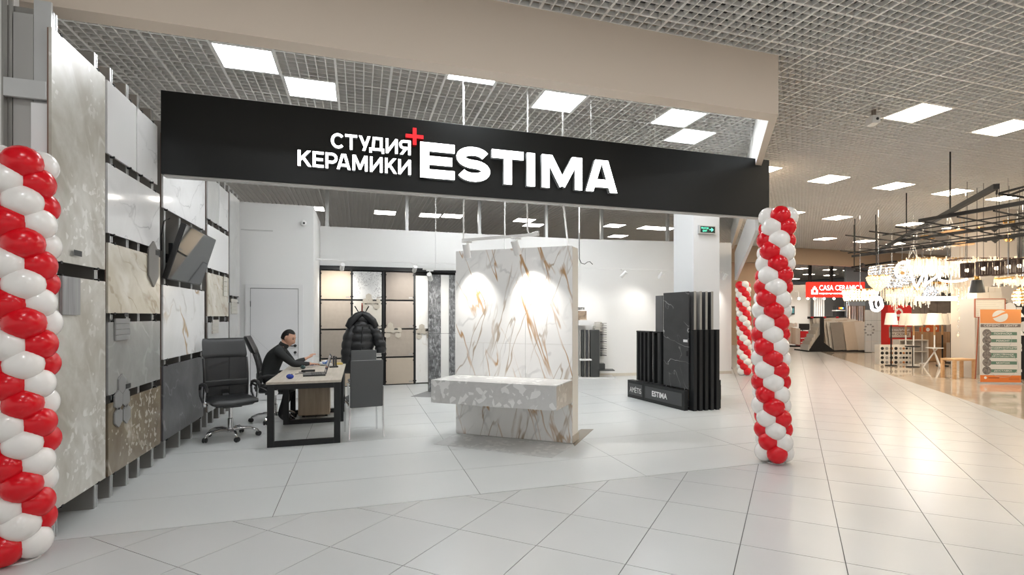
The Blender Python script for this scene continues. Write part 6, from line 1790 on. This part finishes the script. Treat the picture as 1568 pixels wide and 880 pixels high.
part('ruled_lines', m, plain('notice_line', (0.45, 0.42, 0.38), 0.5), t)
part('easel_leg', MB().tube([(f.x(1500), 0.03, z0), (f.x(1500), 0.12, 0)], 0.012, 6).tube([(f.x(1539), 0.03, z0), (f.x(1539), 0.2, 0)], 0.012, 6), fm_, t)
whites = plain('carton_white', (0.60, 0.56, 0.51), 0.6)
for (x0, x1, y0, y1, lab) in ((1496, 1534, 457, 447, 'long white carton at the bottom of the stack above the notice sheet'), (1497, 1513, 447, 438, 'white carton in the upper row, left one above the notice sheet'), (1514, 1533, 447, 439, 'white carton in the upper row, right one above the notice sheet')):
    f = Front((x0 + x1) / 2, y0, 12.85)
    t = thing('carton', lab, 'box', f.loc(f.z(y0)), f.turn, 'cartons of the lighting shop')
    part('box', MB().bbox(f.x(x0), f.x(x1), 0, 0.3, 0, f.z(y1) - f.z(y0) - 0.002, 0.005), whites, t)
    part('flap_line', MB().box(-0.004, 0.004, -0.002, -0.0005, 0.01, f.z(y1) - f.z(y0) - 0.02), plain('tape', (), 0), t)
f = Front(1514, 500, 12.8)
t = thing('storage_rack', 'pale shelf unit carrying the white cartons behind the notice sheet', 'shelf', f.loc(), f.turn)
part('top_board', MB().bbox(f.x(1490), f.x(1542), -0.05, 0.4, f.z(457) - 0.04, f.z(457) - 0.004, 0.004), whites, t)
part('side', MB().box(f.x(1490), f.x(1492), -0.05, 0.4, 0, f.z(457) - 0.041).box(f.x(1540), f.x(1542), -0.05, 0.4, 0, f.z(457) - 0.041), whites, t)
f = Front(1562, 590, 12.4)
t = thing('plate_rack', 'black display rack with round white plates behind the banner', 'display rack', f.loc(), f.turn)
part('board', MB().bbox(f.x(1543), f.x(1600), 0.1, 0.16, 0, f.z(463), 0.004), BLACKM, t)
for (px, py, r) in ((1552, 472, 9), (1562, 530, 8), (1574, 500, 8)): part('plate', MB().lathe([(r * f.k, 0), (r * f.k, 0.012), (r * f.k * .6, 0.006)], 24, M=Matrix.Translation((f.x(px), 0.099, f.z(py))) @ Matrix.Rotation(PI / 2, 4, 'X')), lett_m, t)
for k in range(4): part('price_card', MB().box(f.x(1562), f.x(1570), 0.085, 0.0985, f.z(474 + k * 32), f.z(470 + k * 32)), lett_m, t)
for i, (px, py, s_) in enumerate(((1562, 484, 1.0), (1563, 512, 0.9))):
    m = MB().lathe([(0.10 * s_, -0.02), (0.06 * s_, 0.05), (0.03, 0.09)], 16, M=Matrix.Translation((f.x(px), 0.02, f.z(py))))
    part('wall_lamp', m, WMETAL, t, True)
backing(1546, 1640, 404, 600, 17.0, plain('light_shop_wall', (0.56, 0.50, 0.44), 0.7), 'wall_lighting_shop', True)
f = Front(1527, 300, 14.1)
struct('wall_white_column', MB().box(f.x(1496.5), f.x(1558), 0, 0.9, 0, CEIL + 0.05, M=rot_z(f.turn)), plain('column_white', (0.62, 0.56, 0.50), 0.6), None, f.loc())

# ================================================================== black hanging lattice of the lighting shop
HZ = 3.3
def hz(px, py, z=HZ): return on_z(px, py, z)
t = thing('hanging_lattice', 'large black ceiling-hung lattice carrying the chandeliers', 'hanging frame', hz(1345, 384))
o0 = t.location.copy()
def loc_(p): return Vector(p) - o0
m0, m1 = hz(1345, 384), hz(1526, 285)
part('main_beam', MB().bar(loc_(m0), loc_(m1), 0.07, 0.07), BLACKM, t)
starts = [(hz(1305, 389), 13.4), (hz(1370, 366), 11.9), (hz(1408, 333), 9.8), (hz(1520, 293), 8.4)]
mb_ = []
for i, (p, x) in enumerate(starts[:3]):
    q = Vector((p.x - 0.15, p.y - (9.0, 7.5, 5.0)[i], HZ))
    mb_.append((p, q))
    part('main_beam', MB().bar(loc_(p) + Vector((0, 0, -0.06)), loc_(q) + Vector((0, 0, -0.06)), 0.06, 0.06), BLACKM, t)
for (a, b_) in ((mb_[0], mb_[1]), (mb_[1], mb_[2])):
    for k in range(14):
        y = a[0].y - 0.2 - k * 0.55
        if y > b_[0].y + 2.3: continue
        p = Vector((a[0].x, y, HZ - 0.1)); q = Vector((b_[0].x, y - 0.4, HZ - 0.1))
        part('cross_bar', MB().bar(loc_(p), loc_(q), 0.022, 0.022), BLACKM, t)
    for k in range(1, 4):
        x = a[0].x + (b_[0].x - a[0].x) * k / 4
        part('cross_bar', MB().bar(loc_(Vector((x, a[0].y - 1.0, HZ - 0.13))), loc_(Vector((x - 0.1, a[0].y - 7.5, HZ - 0.13))), 0.022, 0.022), BLACKM, t)
for (px, py) in ((1309, 389), (1341, 385), (1388, 364), (1455, 324)):
    p = hz(px, py)
    part('drop_rod', MB().tube([loc_(p), loc_(Vector((p.x, p.y, CEIL)))], 0.014, 6), BLACKM, t)
for (pa, pb) in (((1530, 296), (1575, 284)), ((1530, 297), (1575, 303)), ((1545, 299), (1575, 288))):
    part('upper_bar', MB().bar(loc_(on_z(*pa, 3.25)), loc_(on_z(*pb, 3.25)), 0.025, 0.025), BLACKM, t)
part('upper_hanger', MB().tube([loc_(on_z(1527, 285, 3.3)), loc_(on_z(1526, 297, 3.24))], 0.012, 6), BLACKM, t)

# a farther dark frame left of the silver chandelier
t = thing('far_lattice', 'small dark lattice hanging left of the silver chandelier', 'hanging frame', on_z(1310, 409, 3.05))
o0 = t.location.copy()
for (pa, pb) in (((1305, 409), (1372, 400)), ((1307, 415), (1350, 414)), ((1320, 404), (1345, 420)), ((1311, 412), (1340, 419))):
    part('bar', MB().bar(loc_(on_z(*pa, 3.05)), loc_(on_z(*pb, 3.05)), 0.06, 0.05), BLACK, t)
for px in (1308, 1342): part('drop_rod', MB().tube([loc_(on_z(px, 407, 3.05)), loc_(on_z(px, 407, 3.05) + Vector((0, 0, CEIL - 3.056)))], 0.015, 6), BLACK, t)

# ------------------------------------------------------------------ chandeliers
rod_m = glow('crystal_rod_warm', (1.0, 0.82, 0.56), 0.55)  # glass glows by itself in place of the bulb light on it
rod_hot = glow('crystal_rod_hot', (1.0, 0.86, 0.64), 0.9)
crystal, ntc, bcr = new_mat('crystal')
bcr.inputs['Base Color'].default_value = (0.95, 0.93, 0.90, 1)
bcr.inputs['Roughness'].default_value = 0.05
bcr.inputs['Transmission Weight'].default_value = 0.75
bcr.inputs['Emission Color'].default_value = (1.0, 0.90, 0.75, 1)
bcr.inputs['Emission Strength'].default_value = 0.04  # faint glow put in for lamp light caught by the crystals
silver = plain('silver_drop', (0.72, 0.74, 0.78), 0.10, metal=0.9)
gold = plain('lamp_gold', (0.70, 0.42, 0.14), 0.22, metal=1.0)
amber = plain('amber_glass', (0.55, 0.32, 0.12), 0.15)
bulb_w = glow('warm_bulb', (1, 0.82, 0.55), 8)
bulb_c = glow('cold_bulb', (0.85, 0.93, 1.0), 7)
LAMP_GAIN = 0.085
def lamp_point(loc, power, col=(1, 0.84, 0.62), r=0.15):
    ld = bpy.data.lights.new('lamp_light', 'POINT')
    ld.energy = power * LAMP_GAIN
    ld.color = col
    ld.shadow_soft_size = r
    o = bpy.data.objects.new('lamp_light', ld)
    COL.objects.link(o)
    o.location = loc
def hang_rod(t, f, zt, x=0.0, y=0.0, top=HZ):
    part('suspension', MB().tube([(x, y, zt), (x, y, top)], 0.007, 6), CHROME, t)
def rod_chandelier(px0, px1, ytop, ybot, d, rows, label, cat='chandelier', frame=gold, depth=0.5, hot=0.4, power=60, step=2.4, tilt=0.0, jag=0.1):
    """long frame hung with vertical glass rods; bulb light on the rods is put in as a glow of their own"""
    f = Front((px0 + px1) / 2, ytop, d)
    t = thing('crystal_chandelier', label, cat, f.loc(f.z(ytop)), f.turn, 'crystal chandeliers')
    h = f.z(ytop) - f.z(ybot)
    hw = f.x(px1)
    rnd = random.Random(int(px0 * 7 + ytop))
    part('frame', MB().box(-hw, hw, -depth / 2, -depth / 2 + 0.02, -0.03, 0).box(-hw, hw, depth / 2 - 0.02, depth / 2, -0.03, 0).box(-hw, -hw + 0.02, -depth / 2 + .0205, depth / 2 - .0205, -0.03, 0).box(hw - 0.02, hw, -depth / 2 + .0205, depth / 2 - .0205, -0.03, 0), frame, t)
    n = max(4, int((px1 - px0) / step))
    cool, hotm, bulbs = MB(), MB(), MB()
    for r in range(rows):
        y = -depth / 2 + depth * r / max(1, rows - 1)
        for i in range(n + 1):
            x = -hw + 2 * hw * i / n
            zz = -0.02 + rnd.uniform(-.5, .6) * jag
            L = h * (0.62 + 0.38 * rnd.random()) if r else h * (0.8 + 0.2 * rnd.random())
            tgt = hotm if rnd.random() < hot else cool
            tgt.tube([(x, y, zz), (x, y, zz - L)], 0.012, 6)
            if r == rows // 2 and i % 3 == 1: bulbs.ball((x, y + 0.03, -h * 0.45), 0.03, 8)
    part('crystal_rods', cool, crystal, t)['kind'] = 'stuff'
    part('glowing_crystal_rods', hotm, rod_m, t)['kind'] = 'stuff'
    part('bulbs', bulbs, bulb_w, t)['kind'] = 'stuff'
    for x in (-hw * 0.7, hw * 0.7): hang_rod(t, f, 0, x, 0, CEIL - f.z(ytop))
    for k in (-0.5, 0.5): lamp_point((f.p.x + k * hw * CA, f.p.y - k * hw * SA - depth, f.z(ybot) - 0.12), power / 2)
    return t
rod_chandelier(1388, 1462, 396, 423, 13.5, 3, 'long glowing chandelier of tall glass rods under the black lattice', hot=0.55, power=240, depth=0.6)
rod_chandelier(1462, 1575, 396, 408, 12.2, 3, 'very long bright chandelier with a dark slanting frame, upper right', frame=plain('dark_bronze', (0.10, 0.05, 0.03), 0.4), hot=0.6, power=240, depth=0.5)
rod_chandelier(1538, 1575, 424, 437, 10.9, 3, 'short bright crystal chandelier at the right edge of the photo', hot=0.8, power=90)
rod_chandelier(1357, 1412, 440, 466, 15.7, 3, 'hanging curtain of clear glass rods above the red cabinet', hot=0.55, power=140, step=2.0, jag=0.3)
rod_chandelier(1405, 1462, 432, 452, 15.0, 2, 'crystal rod chandelier behind the looping neon tube', hot=0.35, power=80, jag=0.3)
def tier_chandelier(px, d, tiers, label, mat, bulbm, power, col, group='crystal chandeliers', drop=(0.02, 0.075)):
    """rings of crystal drops: tiers = [(half width px, y px)]"""
    f = Front(px, tiers[0][1], d)
    t = thing('crystal_chandelier', label, 'chandelier', f.loc(f.z(tiers[0][1])), f.turn, group)
    z0 = f.z(tiers[0][1])
    rnd = random.Random(int(px))
    drops = MB(); rings = MB(); bl = MB()
    for hw, y in tiers:
        r = hw * f.k; z = f.z(y) - z0
        n = max(8, int(2 * PI * r / 0.075))
        rings.tube([(r * math.cos(2 * PI * a / 24), r * math.sin(2 * PI * a / 24), z) for a in range(25)], 0.012, 6)
        for a in range(n):
            an = 2 * PI * a / n + rnd.random() * .1
            M = Matrix.Translation((r * math.cos(an), r * math.sin(an), z - drop[1] * 0.6))
            drops.lathe([(0.001, -drop[1] * .55), (drop[0], -drop[1] * .1), (drop[0] * .8, drop[1] * .2), (0.001, drop[1] * .5)], 6, M=M)
        if r > 0.1:
            for a in range(6): bl.ball((r * .75 * math.cos(a * PI / 3 + .3), r * .75 * math.sin(a * PI / 3 + .3), z - 0.04), 0.028, 8)
    part('crystal_drops', drops, mat, t)['kind'] = 'stuff'
    part('rings', rings, silver if mat is silver else gold, t)
    part('bulbs', bl, bulbm, t)['kind'] = 'stuff'
    hang_rod(t, f, 0, top=CEIL - z0)
    lamp_point((f.p.x - 0.3 * SA, f.p.y - 0.9, f.z(tiers[-1][1]) - 0.1), power, col)
tier_chandelier(1366, 14.6, [(29, 407), (30, 411), (30, 415), (29, 419), (28, 423), (25, 428), (20, 432), (12, 436)], 'big round silver crystal chandelier with cold light, behind the neon loop', silver, bulb_c, 120, (0.85, 0.93, 1), drop=(0.035, 0.09))
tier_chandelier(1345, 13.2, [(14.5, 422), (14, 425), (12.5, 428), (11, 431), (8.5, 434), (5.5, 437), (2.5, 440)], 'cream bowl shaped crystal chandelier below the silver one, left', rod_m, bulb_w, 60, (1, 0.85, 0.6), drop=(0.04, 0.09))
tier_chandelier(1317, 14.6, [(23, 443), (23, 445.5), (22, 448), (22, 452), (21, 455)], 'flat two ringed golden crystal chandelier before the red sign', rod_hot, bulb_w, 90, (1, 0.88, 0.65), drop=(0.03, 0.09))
tier_chandelier(1425, 14.2, [(5, 438), (8, 443), (10, 448), (11, 450)], 'silver cascade of crystal drops under the neon tube', silver, bulb_c, 30, (0.9, 0.95, 1), drop=(0.03, 0.08))
tier_chandelier(1566, 11.6, [(6, 441), (10, 445), (12, 450), (12, 455), (10, 460), (6, 464)], 'round openwork crystal ball at the right edge of the photo', crystal, bulb_w, 30, (1, 0.88, 0.65), drop=(0.02, 0.06))
# strings of crystals hanging to the right of the partition
for i, (px, y0, y1) in enumerate(((1470, 437, 520), (1476, 440, 505), (1481, 434, 530), (1487, 445, 545), (1492, 450, 500))):
    f = Front(px, y1, 14.2 + 0.1 * i)
    t = thing('crystal_string', ('first', 'second', 'third', 'fourth', 'fifth')[i] + ' hanging string of glass drops from the left, above the stool', 'hanging lamp', f.loc(f.z(y1)), f.turn, 'strings of glass drops')
    h = f.z(y0) - f.z(y1)
    m, m2 = MB(), MB()
    rnd = random.Random(i)
    for k in range(int(h / 0.075)):
        a = rnd.random() * 6.28
        (m2 if rnd.random() < .35 else m).lathe([(0.001, -0.05), (0.022, -0.01), (0.016, 0.02), (0.001, 0.045)], 6, M=Matrix.Translation((0.045 * math.cos(a), 0.045 * math.sin(a), 0.05 + k * 0.075)))
    part('glass_drops', m, crystal, t)['kind'] = 'stuff'
    part('glowing_drops', m2, rod_m, t)['kind'] = 'stuff'  # glass drops given a warm glow in place of light passing through
    part('cord', MB().tube([(0, 0, 0), (0, 0, CEIL - f.z(y1))], 0.004, 5), gold, t)
# neon loop
f = Front(1390, 430, 12.6)
t = thing('neon_loop_lamp', 'white glowing tube lamp drawn in a free loop before the chandeliers', 'lamp', f.loc(f.z(440)), f.turn)
Z0 = f.z(440)
def P(x, y, dy=0.0): px, py = 1320 + x / 7.336, 380 + y / 7.336; return (f.x(px), dy, f.z(py) - Z0)
def smooth_path(pts, n=6):
    out = []
    for i in range(len(pts) - 1):
        p0, p1, p2, p3 = [Vector(pts[max(0, min(len(pts) - 1, i + k))]) for k in (-1, 0, 1, 2)]
        for s in range(n):
            u = s / n
            out.append(0.5 * ((2 * p1) + (p2 - p0) * u + (2 * p0 - 5 * p1 + 4 * p2 - p3) * u * u + (3 * p1 - p0 - 3 * p2 + p3) * u ** 3))
    out.append(Vector(pts[-1]))
    return out
neon = glow('neon_white', (1.0, 0.95, 1.0), 3.0)
path = [P(535, 135), P(520, 200, .05), P(470, 290, .08), P(425, 322, .05), P(385, 290), P(378, 235), P(405, 180, -.03), P(450, 155, -.05), P(505, 160, -.03), P(545, 135, .1), P(575, 240, .1), P(605, 350, .1), P(645, 430, .1), P(680, 340, .05), P(705, 280, .0), P(690, 330, -.1), P(660, 425, -.1), P(740, 385, 0), P(860, 325, .1), P(960, 270, .2), P(905, 345, .1), P(960, 372, 0), P(1060, 370, -.1), P(1110, 350, -.2)]
part('tube', MB().tube(smooth_path(path), 0.026, 8), neon, t, True)
part('cap', MB().ball(P(435, 280, -0.06), 0.05, 10), amber, t, True)
for x, y in ((450, 155), (540, 135), (960, 270)): part('wire', MB().tube([P(x, y), (P(x, y)[0], 0, HZ - Z0)], 0.004, 5), CHROME, t)
lamp_point((f.p.x - 0.4, f.p.y - 0.8, Z0 - 0.1), 60, (1, 0.95, 0.95))
# ring lamp
f = Front(1342, 465, 13.8)
t = thing('ring_lamp', 'white glowing ring lamp with an inner loop right of the red sign', 'lamp', f.loc(f.z(465)), f.turn)
rr, rz_ = f.x(1350.5), f.z(454.5) - f.z(465)
part('tube', MB().tube([(rr * math.cos(a * PI / 16), 0.02 * math.sin(a), rz_ * math.sin(a * PI / 16)) for a in range(33)], 0.036, 8), neon, t, True)
part('inner_tube', MB().tube([(rr * .45 * math.cos(a * PI / 12) + .02, -0.05, rz_ * .62 * math.sin(a * PI / 12)) for a in range(25)], 0.018, 8), neon, t, True)
part('wire', MB().tube([(0, 0, rz_), (0, 0, HZ - f.z(465))], 0.004, 5), CHROME, t)
# long tube pendant
f = Front(1434, 457, 12.9)
t = thing('tube_pendant', 'long horizontal cream tube lamp above the floor lamps', 'lamp', f.loc(f.z(457)), f.turn)
part('tube', MB().tube([(f.x(1404), 0, 0), (f.x(1464), 0, 0)], 0.055, 12), glow('tube_cream', (1.0, 0.92, 0.70), 1.6), t, True)
for px in (1412, 1456): part('wire', MB().tube([(f.x(px), 0, 0.055), (f.x(px), 0, HZ - f.z(457))], 0.004, 5), CHROME, t)
part('pendant_tag', MB().box(f.x(1420), f.x(1424), -0.01, 0.01, -0.14, -0.06), WMETAL, t)
# black slatted cage pendants
bronze = plain('cage_dark', (0.035, 0.018, 0.014), 0.5)
for i, (px, yt, yb, w_) in enumerate(((1481, 403.5, 424, 16.5), (1506, 401, 421.5, 18.5), (1526, 400, 421, 17), (1545, 397.5, 419, 17), (1561, 396, 418, 17))):
    f = Front(px, yb, 11.2 + 0.12 * i)
    t = thing('cage_pendant', ('first', 'second', 'third', 'fourth', 'fifth')[i] + ' dark slatted cage pendant from the left in the upper right row', 'pendant lamp', f.loc(f.z(yb)), f.turn, 'dark slatted cage pendants')
    h = f.z(yt) - f.z(yb)
    r0, r1 = w_ / 2 * f.k * .92, w_ / 2 * f.k
    for k in range(16):
        a = k * PI / 8
        part('slat', MB().bar((r0 * math.cos(a), r0 * math.sin(a), 0), (r1 * math.cos(a), r1 * math.sin(a), h), 0.022, 0.008), bronze, t)
    for z, r in ((0, r0), (h, r1)): part('hoop', MB().tube([(r * math.cos(a * PI / 12), r * math.sin(a * PI / 12), z) for a in range(25)], 0.014, 6), bronze, t, True)
    part('socket', MB().tube([(0, 0, h * .62), (0, 0, h + 0.02)], 0.04, 10), bronze, t, True)
    part('bulb', MB().ball((0, 0, h * .5), 0.04, 10), bulb_w, t, True)
    part('cord', MB().tube([(0, 0, h), (0, 0, CEIL - f.z(yb))], 0.005, 5), BLACKM, t)
    lamp_point((f.p.x, f.p.y, f.z(yb) - 0.15), 12)
# black cone and flat pendants
f = Front(1496, 448, 11.76)
t = thing('cone_pendant', 'black flared cone pendant lamp below the cage row', 'pendant lamp', f.loc(f.z(448)), f.turn)
h = f.z(428) - f.z(448)
r = f.x(1506)
part('shade', MB().lathe([(r, 0), (r * .72, h * .95), (r * .5, h), (0.02, h), (0.02, h - 0.01), (r * .66, h * .93), (r * .96, 0.0)], 24), plain('pendant_black', (0.02, 0.022, 0.024), 0.35), t, 40)
part('cap', MB().lathe([(0.06, h), (0.05, h + 0.09), (0.01, h + 0.1)], 12), gold, t, True)
part('cord', MB().tube([(0, 0, h + 0.09), (0, 0, CEIL - f.z(448))], 0.006, 5), BLACKM, t)
part('bulb', MB().ball((0, 0, 0.06), 0.05, 10), bulb_w, t, True)
f = Front(1530, 438, 11.78)
t = thing('flat_pendant', 'black flat stepped pendant lamp above the white cartons', 'pendant lamp', f.loc(f.z(438)), f.turn)
r = f.x(1540)
part('shade', MB().lathe([(r, 0), (r * .5, 0.05), (r * .45, 0.075), (r * .25, 0.08), (r * .22, 0.11), (0.02, 0.115), (0.02, 0.1), (r * .98, -0.004)], 24), plain('pendant_black', (), 0), t, 40)
part('cap', MB().lathe([(0.03, 0.115), (0.025, 0.18), (0.01, 0.185)], 12), gold, t, True)
part('cord', MB().tube([(0, 0, 0.18), (0, 0, CEIL - f.z(438))], 0.006, 5), BLACKM, t)
# things hanging between the lattice and the big chandelier
def disc_pendant(px, y, w_, th, d, mat, label, bulbs_=0):
    f = Front(px, y, d)
    t = thing('disc_pendant', label, 'pendant lamp', f.loc(f.z(y)), f.turn, 'flat pendants under the lattice')
    r = w_ / 2 * f.k
    part('disc', MB().lathe([(r * .95, 0), (r, 0.01), (r, th), (r * .95, th + 0.008)], 28), mat, t, 40)
    part('cord', MB().tube([(0, 0, th), (0, 0, max(th + .05, HZ - 0.12 - f.z(y)))], 0.005, 5), CHROME, t)
    for k in range(bulbs_): part('bulb', MB().ball((r * .8 * math.cos(k * 2.1), r * .8 * math.sin(k * 2.1), th + 0.04), 0.035, 8), bulb_w, t, True)
woodl = wood('pendant_wood', (0.45, 0.26, 0.13), (0.60, 0.38, 0.20), 0.5, 'X', 12)
disc_pendant(1420, 366, 20, 0.08, 13.6, gold, 'small round golden pendant left, under the lattice')
disc_pendant(1464, 357, 40, 0.05, 13.0, woodl, 'wide wooden pendant with small bulbs under the lattice', 4)
disc_pendant(1475, 375, 28, 0.04, 12.7, woodl, 'round wooden plate pendant above the long chandelier')
disc_pendant(1455, 378, 14, 0.03, 14.0, WMETAL, 'small white plate pendant above the long chandelier')
disc_pendant(1502, 352, 12, 0.05, 12.0, gold, 'small amber pendant before the white column')
f = Front(1434, 381, 13.6)
t = thing('ring_pendant', 'tangled silver ring pendant above the long chandelier', 'pendant lamp', f.loc(f.z(381)), f.turn)
for k in range(5): part('ring', MB().tube([(0.17 * math.cos(a * PI / 10) + 0.05 * (k % 3 - 1), 0.17 * math.sin(a * PI / 10), 0.035 * math.sin(a * PI / 5 + k * 1.3) + 0.02 * k) for a in range(21)], 0.009, 6), CHROME, t, True)
part('cord', MB().tube([(0, 0, 0.06), (0, 0, HZ - 0.12 - f.z(381))], 0.005, 5), CHROME, t)
f = Front(1545, 366, 12.0)
t = thing('gold_ball_pendant', 'golden ball pendant with a golden crown before the white column', 'pendant lamp', f.loc(f.z(366)), f.turn)
part('ball', MB().ball((0, 0, 0.03), 6.5 * f.k, 16), gold, t, True)
part('crown', MB().lathe([(0.10, f.z(338) - f.z(366) - .06), (0.115, f.z(338) - f.z(366) + .02)], 14), gold, t, True)
part('cord', MB().tube([(0, 0, 0.1), (0, 0, HZ - 0.12 - f.z(366))], 0.012, 6), WMETAL, t)
for i, (px, y) in enumerate(((1523, 350), (1553, 348), (1524, 367))):
    f = Front(px, y, 11.7 + 0.15 * i)
    t = thing('spiky_pendant', ('left', 'right', 'lower left')[i] + ' small black faceted pendant before the white column', 'pendant lamp', f.loc(f.z(y)), f.turn, 'black faceted pendants')
    part('shade', MB().lathe([(0.004, -0.08), (0.075, -0.01), (0.02, 0.07)], 6), BLACKM, t)
    part('cord', MB().tube([(0, 0, 0.05), (0, 0, HZ - 0.12 - f.z(y))], 0.005, 5), BLACKM, t)
for i, (px, y0, y1, w_) in enumerate(((1398, 395, 372, 9), (1454, 352, 330, 8))):
    f = Front(px, y0, 13.4)
    t = thing('wire_pendant', ('left', 'right')[i] + ' white wire frame pendant hooked on the lattice', 'pendant lamp', f.loc(f.z(y0)), f.turn, 'white wire pendants')
    h = f.z(y1) - f.z(y0); r = w_ * f.k
    for k in range(4):
        a = k * PI / 2 + .4
        part('wire', MB().tube([(r * math.cos(a), r * .6 * math.sin(a), 0), (r * .4 * math.cos(a + 1), r * .3 * math.sin(a + 1), h * .6), (0, 0, h)], 0.008, 5), WMETAL, t)
    part('cord', MB().tube([(0, 0, h), (0, 0, HZ - 0.12 - f.z(y0))], 0.005, 5), WMETAL, t)
f = Front(1338, 181, 7.3)
p = on_z(1338, 168, CEIL)
t = thing('ceiling_camera', 'small white box camera hanging from the corridor ceiling beside a lamp', 'camera', (p.x, p.y, CEIL), -YAW)
kk3 = depth_of(p.x, p.y) / F_PX
part('stem', MB().box(-0.02, 0.02, -0.02, 0.02, -10 * kk3, 0.0), plain('camera_bronze', (0.20, 0.16, 0.13), 0.4), t)
part('body', MB().bbox(-6 * kk3, 6 * kk3, -0.06, 0.1, -22 * kk3, -10.2 * kk3, 0.004), WMETAL, t)
part('lens', MB().lathe([(0.018, 0), (0.02, 0.008), (0.006, 0.01)], 14, M=Matrix.Translation((0.01, -0.0605, -16 * kk3)) @ Matrix.Rotation(PI / 2, 4, 'X')), BLK_PLASTIC, t, True)
